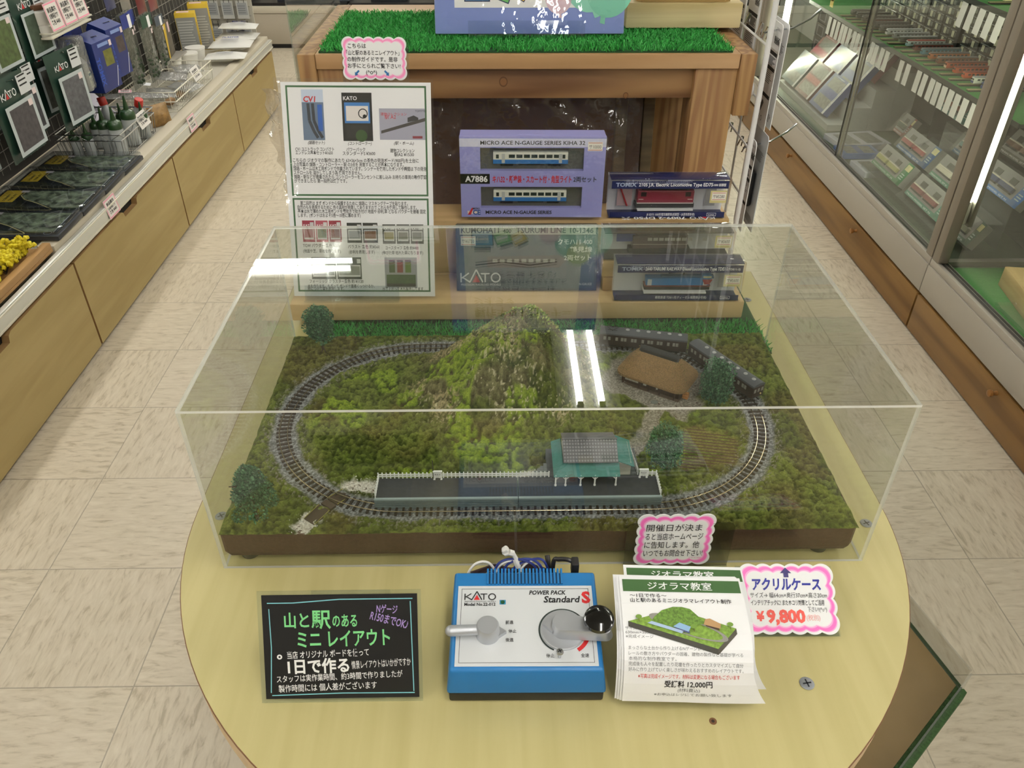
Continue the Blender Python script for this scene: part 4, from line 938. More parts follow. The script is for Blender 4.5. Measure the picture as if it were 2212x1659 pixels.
m_ = MB(); m_.sm = True; m_.tube([(.004, BY+.004, TZ+.012), (.005, BY+.012, TZ+.042), (.010, BY+.012, TZ+.046), (.018, BY+.010, TZ+.0475), (.024, BY+.008, TZ+.046)], .0022, bkw, 8); m_.tube([(.002, BY+.010, TZ+.008), (.001, BY+.020, TZ+.030), (.000, BY+.026, TZ+.036)], .0024, bkw, 8)
m_.box(.021, .028, BY+.001, BY+.012, TZ+.034, TZ+.050, bkw, .0015); m_.build('power_cord', label='black power cord with plug behind the blue controller', cat='cord')
m_ = MB(); m_.sm = True
for k in range(16):
    a = random.uniform(-1, 1)*.006; b = random.uniform(0, .012)
    m_.tube([(-.068+a, -.030+b*.5, TZ+.008+b), (-.05, -.024+b*.4, TZ+.014+b*.8), (-.034, -.022+a*.4, TZ+.016+b*.3), (-.018, -.024+b*.4, TZ+.014+b*.8), (.006+a, -.030+b*.5, TZ+.007+b)], .0012, mat('3a2a2c', .5), 5)
m_.build('cable_bundle', label='tied dark cable bundle lying between the controller and the case', cat='cable')
m_ = MB(); m_.sm = True; m_.tube([(-.030, -.0300, TZ+.042), (-.0295, -.016, TZ+.030), (-.029, -.006, TZ+.016), (-.029, -.003, TZ+.006)], .0013, ww, 6); m_.build('track_lead', label='white and blue track lead rising behind the controller to the case', cat='wire')

# ---------------------------------------------------------------- black hand lettered sign on an easel
GRN = mat('7fd58c', .5, name='marker_green'); CYN = mat('7fc6d2', .5, name='marker_cyan'); LIL = mat('a98fd0', .5, name='marker_lilac'); CHK = mat('f2f2f2', .5, name='marker_white')
SB = mat('121214', .38, name='black_card', coat=.15, var=.3, vscale=14)
bl, br, tlp = Vector((-.2430, -.1469, .8045)), Vector((-.1141, -.1468, .8045)), Vector((-.2450, -.1035, .8850))
sg = thing('chalk_sign', 'black hand lettered sign with green headline left of the controller', 'sign', mw=frame(bl, br, tlp)); sw_, sh_ = (br-bl).length, (tlp-bl).length
c = Card(); c.prism([(0, 0), (sw_, 0), (sw_, sh_), (0, sh_)], -.0006, 0, SB)
U = lambda u: u*sw_
V_ = lambda v: v*sh_
c.stroke([(U(.035), V_(.925)), (U(.2), V_(.925)), (U(.5), V_(.955)), (U(.97), V_(.955))], .0009, CYN, 1); c.stroke([(U(.045), V_(.87)), (U(.05), V_(.5)), (U(.035), V_(.06))], .0008, CYN, 1)
c.stroke([(U(.955), V_(.93)), (U(.96), V_(.5)), (U(.965), V_(.06))], .0008, CYN, 1); c.stroke([(U(.04), V_(.035)), (U(.5), V_(.05)), (U(.97), V_(.045))], .0009, CYN, 1)
c.text('山と', U(.14), V_(.70), .0145, GRN, 2, w=U(.16), bold=.02); c.text('駅', U(.315), V_(.695), .0175, GRN, 2, w=U(.125), bold=.02); c.text('のある', U(.45), V_(.70), .0125, GRN, 2, w=U(.16), bold=.02)
c.text('ミニ レイアウト', U(.22), V_(.505), .0165, GRN, 2, w=U(.60), bold=.02, rot=.02)
c.text('Nゲージ', U(.735), V_(.83), .0085, LIL, 2, w=U(.135), bold=.015, rot=-.08); c.text('R150までOK♪', U(.69), V_(.765), .0095, LIL, 2, w=U(.25), bold=.015, rot=-.28)
c.disc(U(.10), V_(.41), .0022, CHK, 2, r0=.0009); c.text('当店 オリジナル ボードを使って', U(.15), V_(.395), .0072, CHK, 2, w=U(.53), bold=.008, rot=.03)
c.text('1日で作る', U(.15), V_(.255), .0140, CHK, 2, w=U(.40), bold=.03, rot=.02); c.text('情景レイアウトはいかがですか', U(.565), V_(.29), .0078, CHK, 2, w=U(.385), bold=.004, rot=.05)
c.text('スタッフは実作業時間、約3時間で作りましたが', U(.075), V_(.165), .0068, CHK, 2, w=U(.82), bold=.006, rot=.035); c.text('製作時間には 個人差がございます', U(.085), V_(.07), .0072, CHK, 2, w=U(.64), bold=.006, rot=.03)
c.build('printed_card', sg, smooth=False, label='black card with green, lilac and white lettering')
MB().box(-.004, sw_+.003, -.004, sh_+.003, -.0019, -.0009, CLR).build('clear_sleeve', sg, smooth=False)
m_ = MB(); m_.xf = sg.matrix_world.inverted() @ T(-.178, -.1, TZ+.0002); m_.box(-.035, .035, -.045, .030, 0, .0015, CLR); m_.box(-.035, .035, .028, .030, .0015, .050, CLR); m_.build('easel', sg, smooth=False, label='clear acrylic easel')

# ---------------------------------------------------------------- flyers fanned on a slanted holder
HG = mat('3c5f33', .5, name='flyer_green'); LGR = mat('8b8d90', .6)
def curve_card(c, f):
    """bend a flat card: f maps (x, y, z) to its bent place"""
    c.v = [f(*p) for p in c.v]; return c
_bs = np.array([0, .25, .5, .62, .72, .8, .88, .94, 1.0])*.148
_by = np.array([0, -.0275, -.0535, -.0640, -.0715, -.0765, -.0805, -.0828, -.0845]); _bz = np.array([0, -.0022, -.0075, -.0130, -.0195, -.0270, -.0380, -.0475, -.0570])
def bend(x, y, z):
    """the sheet lies flat at the top, droops over the holder and kicks out at the lower right corner"""
    s = -y; k = max(0, (s-.112)/.036); r_ = max(0, x/.054); sl = -math.atan2(float(np.interp(s+.004, _bs, _bz)-np.interp(s-.004, _bs, _bz)), .0085)
    return (x+.013*k**2*r_, float(np.interp(s, _bs, _by))-.002*k**2*r_-z*math.sin(sl), z*math.cos(sl)+float(np.interp(s, _bs, _bz))+.004*k*r_**2)
FW_, FL = .1055, .148
def flyer(name, label, loc, rz, full, dz=0):
    c = Card(); SX = Matrix.Diagonal((.955, 1, 1, 1)); xs = np.linspace(-FW_/2, FW_/2, 9); ys = -np.unique(np.concatenate([_bs, np.linspace(0, FL, 70)])); c.DZ = .0003; NY = len(ys)-1
    for i in range(8):
        for j in range(NY): c.add([(xs[i], ys[j+1], 0), (xs[i+1], ys[j+1], 0), (xs[i+1], ys[j], 0), (xs[i], ys[j], 0)], [(0, 1, 2, 3)], WHITE)
    c.xf = SX
    def band(x0, x1, y0, y1, m, k):
        n = max(1, int((y1-y0)/.006))
        for q in range(n): c.rect(x0, y0+(y1-y0)*q/n, x1, y0+(y1-y0)*(q+1)/n, m, k)
    band(-.0525, .0535, -.021, -.0045, HG, 1); c.text('ジオラマ教室', -.030, -.0175, .0115, WHITE, 2, w=.058, bold=.01)
    if full:
        c.text('〜1日で作る〜', -.047, -.0285, .0058, INK, 1, w=.033, bold=.01); c.text('山と駅のあるミニジオラマレイアウト制作', -.047, -.0350, .0062, INK, 1, w=.090, bold=.012)
        # picture of the layout: slab seen from a corner, hill, station, farmhouse
        o = [(-.0505, -.060), (-.008, -.0435), (.0430, -.0665), (.0255, -.0915)]; soil = mat('3c3a33', .7); sod = mat('7a9a3c', .7, name='flyer_turf', var=.3, vscale=400)
        def bp(p, m, k):
            for q in bands(p, .003): c.poly(q, m, k)
        lo = [(x, y-.0068) for x, y in o]; bp([o[0], lo[0], lo[3], o[3]], soil, 2); bp([o[3], lo[3], lo[2], o[2]], mat('4a463c', .7), 2); bp(o[::-1], sod, 1)
        for k in range(40):
            a0, a1 = 2*PI*k/40, 2*PI*(k+1)/40; e = lambda a, s: (.0015+.041*s*math.cos(a)*.8-.006*math.sin(a)*s, -.0665+.0125*s*math.sin(a)-.0115*s*math.cos(a))
            c.poly([e(a0, .86), e(a0, 1), e(a1, 1), e(a1, .86)], mat('8a8782', .6), 3)
        hp = [(-.032, -.063), (-.027, -.054), (-.020, -.046), (-.010, -.0415), (-.002, -.0415), (.005, -.044), (.010, -.051), (.017, -.062), (.0, -.066), (-.015, -.066)]; bp(hp[::-1], mat('5f8030', .7, name='flyer_hill', var=.45, vscale=500), 4)
        bp([(-.034, -.0625), (-.005, -.0745), (-.003, -.0715), (-.030, -.0600)], mat('a9bfdc', .5), 5); bp([(-.012, -.0665), (.001, -.0725), (.0035, -.0665), (-.006, -.0615)], mat('8fb4d6', .5), 6)
        bp([(-.010, -.0695), (.002, -.0745), (.002, -.0715), (-.010, -.067)], mat('4a4a78', .5), 5); bp([(.015, -.063), (.029, -.0680), (.030, -.062), (.021, -.0555), (.017, -.0565)], mat('b58f63', .6), 5); bp([(.017, -.065), (.028, -.070), (.028, -.067), (.016, -.062)], mat('4a3326', .6), 4)
        for x, y in ((-.041, -.055), (.038, -.0625), (.006, -.066)): c.disc(x, y, .0028, mat('6f8f3a', .7), 6, 10); c.rect(x-.0003, y-.006, x+.0003, y, mat('5a4a30', .7), 5)
        for t_, y in (('サイズ', -.0700), ('630mm×360mm', -.0750), ('※完成イメージ', -.0800)): c.text(t_, -.0535, y, .0046, GREY, 1, w=(.010 if y > -.072 else .026 if y > -.077 else .024))
        for t_, y, w_ in (('まっさらな土台から作り上げるNゲージレイアウト。', -.0935, .077), ('レールの敷き方やパウダーの固着、建物の製作など基礎が学べる', -.1000, .098), ('本格的な制作教室です。', -.1060, .041), ('完成後も人々を配置したり花壇を作ったりとカスタマイズして自分', -.1120, .098), ('好みに作り上げていく楽しさが味わえるおすすめのレイアウトです。', -.1180, .098)): c.text(t_, -.0515, y, .0050, GREY, 1, w=w_)
        c.text('※写真は完成イメージです。材料は変更になる場合もございます', -.043, -.1245, .0048, KR, 1, w=.086); c.text('受講料 12,000円', -.020, -.1325, .0068, INK, 1, w=.040, bold=.02); c.text('(材料費込)', -.008, -.1372, .0040, GREY, 1, w=.018); c.text('※お申込はレジにてお願い致します', -.028, -.1412, .0032, GREY, 1, w=.062)
    curve_card(c, bend); return c.build(name, mw=Matrix.Translation(loc) @ Euler((0, 0, rz)).to_matrix().to_4x4() @ T(0, 0, dz), smooth=True, ang=.3, label=label, cat='flyer', group='class flyers on the holder')
flyer('flyer', 'topmost white class flyer with the layout picture', (.1118, -.0748, .8665), R(-2.3), True, .0012)
flyer('flyer', 'white flyer with its green banner peeping out above the topmost one', (.1180, -.0590, .8640), R(-2.6), False, 0)
for i, (dx, dy, dr) in enumerate([(-.0022, .0016, .2), (-.0034, .0026, -.2), (-.0046, .0036, -.6), (-.0020, .0046, .4)]):
    flyer('flyer', ['second', 'third', 'fourth', 'fifth'][i]+' flyer under the topmost one, only its edge showing', (.1118+dx, -.0748+dy, .8662-.0006*i), R(-2.3+dr), False, .0006-.0003*i)
m_ = MB(); m_.box(.075, .150, -.150, -.060, TZ+.0002, TZ+.0017, CLR); m_.box(.075, .150, -.0640, -.0620, TZ+.0017, .8615, CLR); m_.box(.075, .150, -.1200, -.1180, TZ+.0017, .8540, CLR)
m_.build('flyer_holder', label='clear plastic holder propping the fan of flyers', cat='holder', smooth=False)

# ---------------------------------------------------------------- pink cloud cards
def cloud(name, label, mw, w_, h_, nx, ny, draw, hot='ff78cc', pale='ffb0e2', band=.05):
    t = thing(name, label, 'price card', mw=mw); c = Card(); cloud_card(c, w_, h_, nx, ny, hot, pale, band); draw(c, w_, h_); c.build('card', t, smooth=False); return t
def d_case(c, w, h):
    k = 8; c.poly([(w*.44, h*.86), (w*.56, h*.86), (w*.5, h*.94)], mat('2b2368', .5), k); c.rect(w*.475, h*.80, w*.525, h*.865, mat('2b2368', .5), k)
    c.text('アクリルケース', w*.13, h*.63, h*.19, BLUEK, k, w=w*.72, bold=.035, slant=.06)
    c.text('サイズ→ 幅64cm×奥行37cm×高さ20cm', w*.10, h*.515, h*.085, INK, k, w=w*.80, slant=.08); c.text('インテリアチックに! またホコリ対策としてご活用', w*.10, h*.41, h*.085, INK, k, w=w*.76, slant=.08, bold=.01)
    c.text('下さい!(^o^)', w*.68, h*.32, h*.08, INK, k, w=w*.20, slant=.08); c.text('¥', w*.14, h*.19, h*.18, PRED, k, bold=.04); c.text('9,800', w*.25, h*.17, h*.24, PRED, k, w=w*.40, bold=.045); c.text('(税別)', w*.66, h*.20, h*.09, mat('eda09a', .5), k, w=w*.14)
bl, br, tlp = (.1770, -.0885, .8040), (.2655, -.0900, .8040), (.1800, -.036, .8375)
pc = cloud('price_card', 'large pink edged price card with blue headline right of the flyers', frame(bl, br, tlp), .0890, .0640, 6, 4, d_case)
m_ = MB(); m_.box(-.002, .0885, -.0015, .062, -.0022, -.0012, CLR); m_.xf = pc.matrix_world.inverted() @ T(.1775, -.0885, TZ+.0002); m_.box(0, .088, 0, .055, 0, .0012, CLR); m_.box(0, .088, .0535, .055, .0012, .033, CLR); m_.build('stand', pc, smooth=False, label='clear acrylic stand')
def d_date(c, w, h):
    k = 8
    for t_, y, ww_ in (('開催日が決ま', .70, .71), ('ると当店ホームページ', .53, .74), ('に告知します。他', .365, .71), ('いつでもお問合せ下さい!', .20, .77)): c.text(t_, w*.12, h*y, h*.145, INK, k, w=w*ww_, bold=.004)
    c.text('ササ16-4086', w*.72, h*.145, h*.035, mat('f3a0cc', .5), k)
fc_ = cloud('notice_card', 'pink edged notice card standing against the front of the acrylic case', T(.0865, -.0055, .8045, PI/2-R(2)), .0755, .0680, 5, 5, d_date)
m_ = MB(); m_.xf = fc_.matrix_world.inverted() @ T(.0775, -.0036, TZ+.0003)
p = [(0, 0), (.104, 0), (.104, .055), (.102, .0585), (.099, .060), (.005, .060), (.002, .0585), (0, .055)]
m_.prism([(x, y) for x, y in p], 0, .0012, clear('smoke_stand', 'dcdcda', .06), m_.xf @ T(0, .0012, 0, PI/2)); m_.box(0, .104, -.030, .0, 0, .0012, CLR); m_.build('stand', fc_, smooth=False, label='clear acrylic stand')
def d_guide(c, w, h):
    k = 8
    for t_, x, y, ww_ in (('こちらは', .10, .74, .28), ('「山と駅のあるミニレイアウト」', .07, .585, .82), ('の制作ガイドです。是非', .08, .435, .78), ('お手にとられご覧下さい!', .08, .285, .82), ('(^ο^)', .36, .14, .17)): c.text(t_, w*x, h*y, h*.125, INK, k, w=w*ww_, bold=.012)
    for x, s in ((.22, -1), (.68, 1)):
        q = mat('2b6ea8', .5); c.stroke([(w*(x-s*.03), h*.22), (w*(x+s*.015), h*.15)], h*.045, q, k); c.poly([(w*(x-s*.015), h*.12), (w*(x+s*.035), h*.19), (w*(x+s*.035), h*.10)][::s], q, k)
gc_ = cloud('notice_card', 'pink edged notice card clipped above the guide sheet in front of the desk', frame((-.2540, .588, 1.1140), (-.1672, .588, 1.1130), (-.2540, .600, 1.166)), .0870, .0545, 6, 4, d_guide, 'ff9ad0', 'ffc6e2')
m_ = MB(); m_.box(-.001, .0895, -.004, .052, -.0016, -.0009, CLR); m_.build('sleeve', gc_, smooth=False, label='clear sleeve')
# ---------------------------------------------------------------- laminated guide sheet
SGN = mat('3f6b45', .5, name='sheet_green')
BL, BR, TL = Vector((-.3425, .4680, .8405)), Vector((-.1335, .4660, .8395)), Vector((-.3335, .5750, 1.1190))
gs = thing('guide_sheet', 'laminated white guide sheet with product photos leaning on the front timber beam', 'sign', mw=frame(BL, BR, TL)); gw, gh = (BR-BL).length, (TL-BL).length
c = Card(); X_ = lambda p: (p-.0)*gw; Y_ = lambda p: (1-p)*gh
c.prism([(.003, .004), (gw-.003, .004), (gw-.003, gh-.004), (.003, gh-.004)], -.0004, 0, WHITE)
c.ring(X_(.045), Y_(.515), X_(.955), Y_(.028), .0024, SGN, 1); c.ring(X_(.045), Y_(.965), X_(.955), Y_(.525), .0024, SGN, 1)
def pic(x0, y0, x1, y1, col): c.rect(X_(x0), Y_(y1), X_(x1), Y_(y0), mat(col, .5), 1)
def rc(x0, y0, x1, y1, col, k=2): c.rect(X_(x0), Y_(y1), X_(x1), Y_(y0), mat(col, .5), k)
pic(.145, .045, .285, .265, '6d7f98'); rc(.145, .045, .285, .10, 'c9d6ea'); c.text('CV1', X_(.155), Y_(.098), .010, KR, 3, slant=.1, bold=.03); rc(.245, .11, .275, .225, '2f62b8', 3)
for k in (.185, .215): c.stroke([(X_(k), Y_(.105)), (X_(k+.004), Y_(.18)), (X_(k+.03), Y_(.225)), (X_(k+.055), Y_(.255))], .004, mat('3b4048', .5), 3)
pic(.405, .058, .60, .268, '22221f'); rc(.42, .10, .585, .19, '3f7fc4'); rc(.43, .115, .575, .18, 'e6e0dc', 3); c.text('KATO', X_(.415), Y_(.09), .007, WHITE, 3, bold=.02); c.disc(X_(.54), Y_(.148), .0065, INK, 4, r0=.0052); c.disc(X_(.55), Y_(.16), .0025, INK, 4); rc(.43, .20, .57, .255, '2c2c2a', 2); c.disc(X_(.525), Y_(.245), .008, mat('3d5a30', .6), 3)
pic(.645, .125, .975-.03, .262, 'a9a9ba'); c.poly([(X_(.655), Y_(.235)), (X_(.655), Y_(.222)), (X_(.945), Y_(.165)), (X_(.945), Y_(.18))], mat('4a4644', .5), 2); c.poly([(X_(.83), Y_(.185)), (X_(.83), Y_(.165)), (X_(.87), Y_(.155)), (X_(.90), Y_(.165)), (X_(.90), Y_(.175))], mat('39393c', .5), 3); c.text('TOMYTEC', X_(.88), Y_(.14), .0035, INK, 2); c.text('駅 A2', X_(.68), Y_(.17), .0065, KR, 2); c.text('建物コレクション', X_(.655), Y_(.155), .0045, KR, 2); rc(.86, .245, .925, .256, '8c3a44')
for t_, x, y, w_ in (('(線路セット)', .225, .282, .11), ('(コントローラー)', .51, .285, .155), ('(駅・ホーム)', .80, .283, .13)): c.text(t_, X_(x), Y_(y), .0052, INK, 1, w=gw*w_, align='c', slant=.2, bold=.012)
for t_, x, y, w_ in (('CV1 ユニトラック コンパクト', .085, .312, .255), ('エンドレス基本セット¥1650', .085, .328, .245), ('パワーパック', .42, .313, .125), ('スタンダードS ¥3600', .395, .33, .215), ('建物コレクション', .71, .317, .16), ('駅A2 ¥1530', .735, .334, .13)): c.text(t_, X_(x), Y_(y), .0058, INK, 1, w=gw*w_, bold=.012)
for k, (t_, w_) in enumerate((('こちらの ジオラマの製作にあたり 63×36×3cm の茶色の発泡ボード(900円)を土台に', .83), ('上の写真の 線路・コントローラー・駅 の3点を 用意することが基本になります。', .73), ('線路・ホームは木工用ボンドで作業されています。シンナーを使用したボンドや瞬間は 下の発泡', .88), ('スチロールを 溶かしてしまう為 使用できません。', .45), ('線路・駅などが接着されたら コントローラーをコンセントに差し込み お持ちの車両の動作確認', .88), ('ができましたら 第一段階は終了です。', .35))): c.text(t_, X_(.065), Y_(.362+.0185*k), .0062, INK, 1, w=gw*w_, bold=.012)
for k, (t_, x, w_) in enumerate((('第二段階は まず ボンドから保護するために 線路に マスキングテープを貼ります。', .095, .72), ('自然のもを表現するために 色々具材が用意してありますので これらを使用して製作します。', .075, .80), ('基本は水で薄めた木工用ボンドを霧吹きで吹き付け 地面や 砂利,草 となる パウダーを接着 固定', .075, .86), ('します。(ボンドはおよそ5倍〜10倍に薄めます)', .075, .42))): c.text(t_, X_(x), Y_(.556+.0185*k), .0062, INK, 1, w=gw*w_, bold=.012)
def packs(x0, x1, y0, y1, n, cols, heads):
    for q in range(n):
        a, b = x0+(x1-x0)*q/n+.004, x0+(x1-x0)*(q+1)/n-.004; rc(a, y0, b, y1, heads[q], 1); rc(a+.008, y0+(y1-y0)*.35, b-.008, y1-.012, 'dddddd', 2); rc(a+.012, y0+(y1-y0)*.40, b-.012, y1-.02, cols[q], 3); c.text('KATO', X_(a+.008), Y_(y0+(y1-y0)*.28), .0046, WHITE, 3, bold=.02); rc(b-.03, y0+.008, b-.005, y0+(y1-y0)*.27, 'd8d8d8', 3)
packs(.095, .365, .628, .728, 3, ('9a5058', '6f7a55', '8a5a48'), ('a03048', 'b85868', '9a3040')); packs(.395, .61, .638, .732, 2, ('8c8f93', '8a6048'), ('2c2c2a', '2c2c2a')); packs(.635, .92, .645, .735, 3, ('8f8440', '6c6c58', '74766f'), ('33352f', '33352f', '33352f'))
for t_, x, y, w_ in (('TGW パウダー 各色 ¥200', .095, .752, .25), ('バラスト 各色 約¥560', .40, .757, .215), ('コースターフ 各色 約¥480', .655, .762, .225), ('(地面や芝、草地を作ります)', .095, .778, .255), ('(砂利を表現します)', .405, .782, .175), ('(伸びた草 枯れた草になります)', .63, .785, .28)): c.text(t_, X_(x), Y_(y), .0058, INK, 1, w=gw*w_, bold=.012)
packs(.14, .49, .80, .905, 2, ('7b7e80', '8b8e86'), ('3c423c', '3c423c')); pic(.645, .80, .865, .945, '9ea1a8')
for a, col in ((.675, '4a5a3a'), (.73, '8a3a3c'), (.785, '5f7a30')): rc(a, .815, a+.04, .872, col); rc(a, .812, a+.04, .822, '2c3350', 3)
rc(.655, .882, .855, .925, '4a6040'); rc(.655, .925, .855, .94, '3a3c3a')
for t_, x, y, w_ in (('フォーリッジ クラスター各色 約 ¥1120', .125, .922, .37), ('木を作ります。ちぎって ボンドで直接くっつけるか、', .11, .945, .46), ('枝につけて葉を表現します。', .11, .958, .25), ('出来上がった木も販売してます', .625, .958, .28)): c.text(t_, X_(x), Y_(y), .0058, INK, 1, w=gw*w_, bold=.012)
c.build('printed_sheet', gs, smooth=False, label='white printed sheet with green frames')
m_ = MB(); p = [(gw*.5+sx*(gw*.5-.004*(1-math.cos(a))), 0) for sx in (1,) for a in (0,)]
m_.box(-.0005, gw+.0005, -.0005, gh+.0005, .0016, .0020, clear('laminate', 'ffffff', .045, rough=.04, bump=.03, bscale=60)); m_.build('laminate', gs, smooth=False, label='clear laminate')
m_ = MB(); m_.box(.02, .155, -.0035, -.0015, -.05, .013, CLR); m_.box(.02, .155, -.0015, .020, .0045, .0065, CLR); m_.box(.02, .155, -.0015, .16, -.004, -.002, CLR); m_.build('easel', gs, smooth=False, label='clear acrylic easel')

# ---------------------------------------------------------------- boxed models on the risers
GLOSSW = clear('box_window', 'f2f4f2', .05, rough=.02, bump=.05, bscale=40)
def tag_price(c, x, y, w_, txt, k, yellow=True):
    h = w_*.62
    if yellow: c.rect(x-w_*.12, y-h*.30, x+w_*1.06, y+h*1.16, mat('cfc48a', .5), k)
    c.rect(x, y, x+w_, y+h, mat('efece2', .5), k+1); c.rect(x+w_*.04, y+h*.86, x+w_*.96, y+h*.92, mat('c45a4c', .5), k+2); c.rect(x+w_*.04, y+h*.08, x+w_*.96, y+h*.14, mat('c45a4c', .5), k+2)
    c.text(txt, x+w_*.08, y+h*.28, h*.52, mat('4a4c50', .6), k+2, w=w_*.82)
# lilac two car box
LV = mat('9a9bd6', .42, name='lilac_card', coat=.35); LVW = mat('d5d6ea', .4)
bx = thing('model_box', 'lilac railcar box with two windows on top of the dark green box', 'box', mw=frame((-.0975, .5420, .9330), (.1035, .5400, .9325), (-.0965, .5445, 1.0510))); W_, H_ = .2035, .1165
FR_ = MB(); FR_.box(0, W_, 0, H_, -.034, -.009, LV, .001)
x0, x1 = .0285, .1735; ya, yb, yc, yd = .0140, .0455, .0690, .1015
for q in ((0, W_, 0, ya), (0, W_, yb, yc), (0, W_, yd, H_), (0, x0, ya, yb), (x1, W_, ya, yb), (0, x0, yc, yd), (x1, W_, yc, yd)): FR_.box(q[0], q[1], q[2], q[3], -.009, 0, LV)
bxc = FR_.build('carton', bx, smooth=False)
c = Card(); c.rect(0, H_-.0135, W_, H_-.002, LVW, 1); c.text('MICRO ACE N-GAUGE SERIES KIHA 32', .029, H_-.0105, .0078, INK, 2, w=.145, bold=.012)
c.rect(0, .0500, .0415, .0645, mat('101012', .4), 1); c.text('A7886', .0065, .0530, .0120, WHITE, 2, w=.0320, bold=.03); c.text('キハ32・新塗装・スカート付・角型ライト', .0455, .0525, .0115, RED, 2, w=.112, bold=.022); c.text('2両セット', .1600, .0535, .0090, INK, 2, w=.033, bold=.015)
c.text('MICRO ACE N-GAUGE SERIES', .0350, .0050, .0070, INK, 2, w=.096, bold=.025); c.poly([(.0090, .0035), (.0135, .0035), (.0175, .0140), (.0150, .0140)], RED, 2); c.rect(.0088, .0048, .0265, .0095, mat('e8d9c8', .5), 1); c.text('CE', .0165, .0040, .0095, mat('1d4f9a', .5), 3, w=.0110, bold=.04); c.text('MICRO', .0165, .0118, .0036, INK, 3, w=.010, bold=.03)
tag_price(c, W_-.0255, H_-.0190, .0205, 'サ10000', 3, False); c.build('printed_face', bxc, smooth=False)
CARW = mat('d9d9cc', .4, name='railcar_ivory'); CARB2 = mat('2f6fae', .4, name='railcar_blue'); TRAYK = mat('5f5f58', .6, name='tray_grey'); GLS = mat('2b3533', .25)
for y0 in (ya, yc):
    mdl = MB(); zz = -.0085
    mdl.box(x0, x1, y0, y0+.0320, -.0090, -.0087, TRAYK); mdl.box(x0+.018, x1-.022, y0+.0095, y0+.0255, zz, zz+.0065, CARW, .001); mdl.box(x0+.0178, x1-.0218, y0+.0092, y0+.0155, zz, zz+.0067, CARB2, .0006); mdl.box(x0+.018, x1-.022, y0+.0250, y0+.0272, zz, zz+.005, mat('8a8d88', .5), .0008)
    for q in range(7): mdl.box(x0+.040+q*.0105, x0+.0485+q*.0105, y0+.0178, y0+.0225, zz+.006, zz+.0067, GLS)
    for xx in (x0+.022, x1-.030): mdl.box(xx, xx+.004, y0+.0170, y0+.0225, zz+.006, zz+.0067, GLS)
    for xx in (x0+.030, x1-.035): mdl.box(xx, xx+.0045, y0+.0105, y0+.0235, zz+.006, zz+.00675, mat('b5b8b4', .5))
    for xx in (x0+.028, x1-.050): mdl.box(xx, xx+.018, y0+.0050, y0+.0092, zz, zz+.004, UND, .001)
    mdl.box(x0+.053, x1-.055, y0+.0060, y0+.0092, zz, zz+.0025, mat('33332f', .6)); mdl.build('railcar', bx, smooth=False, label='ivory and blue railcar behind the window')
MB().box(-.0015, W_+.0015, -.0005, H_+.0012, .0018, .0021, clear('shrink_film', 'ffffff', .05, rough=.02, bump=.10, bscale=22)).build('shrink_film', bx, smooth=False, label='glossy clear film')
# dark green two car box
DG = mat('22302a', .4, name='dark_green_card', coat=.4); DGT = mat('2e4f55', .4, coat=.4)
kx = thing('model_box', 'dark green two car box with white lettering left of the locomotive boxes', 'box', mw=frame((-.1060, .4905, .8395), (.1000, .4885, .8395), (-.1040, .5230, .9310))); W_, H_ = .2055, .0960
kxc = MB().box(0, W_, 0, H_, -.024, 0, DG, .001).build('carton', kx, smooth=False)
c = Card(); c.rect(.0055, H_-.0145, W_-.003, H_-.0025, mat('cfcfc0', .5), 1); c.text('KUMOHA11', .0075, H_-.0120, .0115, INK, 2, w=.055, bold=.02); c.text('400', .0680, H_-.0120, .0080, INK, 2, bold=.02); c.text('TSURUMI LINE', .0870, H_-.0120, .0115, INK, 2, w=.072, bold=.02); c.text('10-1346', .1650, H_-.0120, .0100, INK, 2, w=.034, bold=.03)
c.rect(.004, .003, W_-.004, H_-.016, DGT, 1); c.rect(.018, .018, W_-.045, H_-.03, mat('46555a', .5, name='box_photo', var=.3, vscale=60), 2)
c.poly([(.045, .034), (.150, .034), (.162, .046), (.150, .052), (.045, .050)], mat('5c4a3c', .5), 3)
for q in range(9): c.rect(.053+q*.0105, .0415, .060+q*.0105, .0465, mat('b5b0a0', .5), 4)
for t_, y, x, w_ in (('クモハ11 400', H_-.028, .1475, .050), ('鶴見線', H_-.039, .1650, .033), ('2両セット', H_-.051, .1570, .040)): c.text(t_, x, y, .0088, WHITE, 5, w=w_, bold=.02)
kato(c, .0065, .0125, .0580, WHITE, KR, 5); c.text('N-GAUGE', .1800, .0080, .0050, WHITE, 5, w=.0185)
tag_price(c, .0070, H_-.0300, .0215, 'サ¥6720', 6, False); c.build('printed_face', kxc, smooth=False); MB().box(-.0005, W_+.0005, -.0003, H_+.0006, .0020, .0023, GLOSSW).build('film', kx, smooth=False, label='glossy clear film')
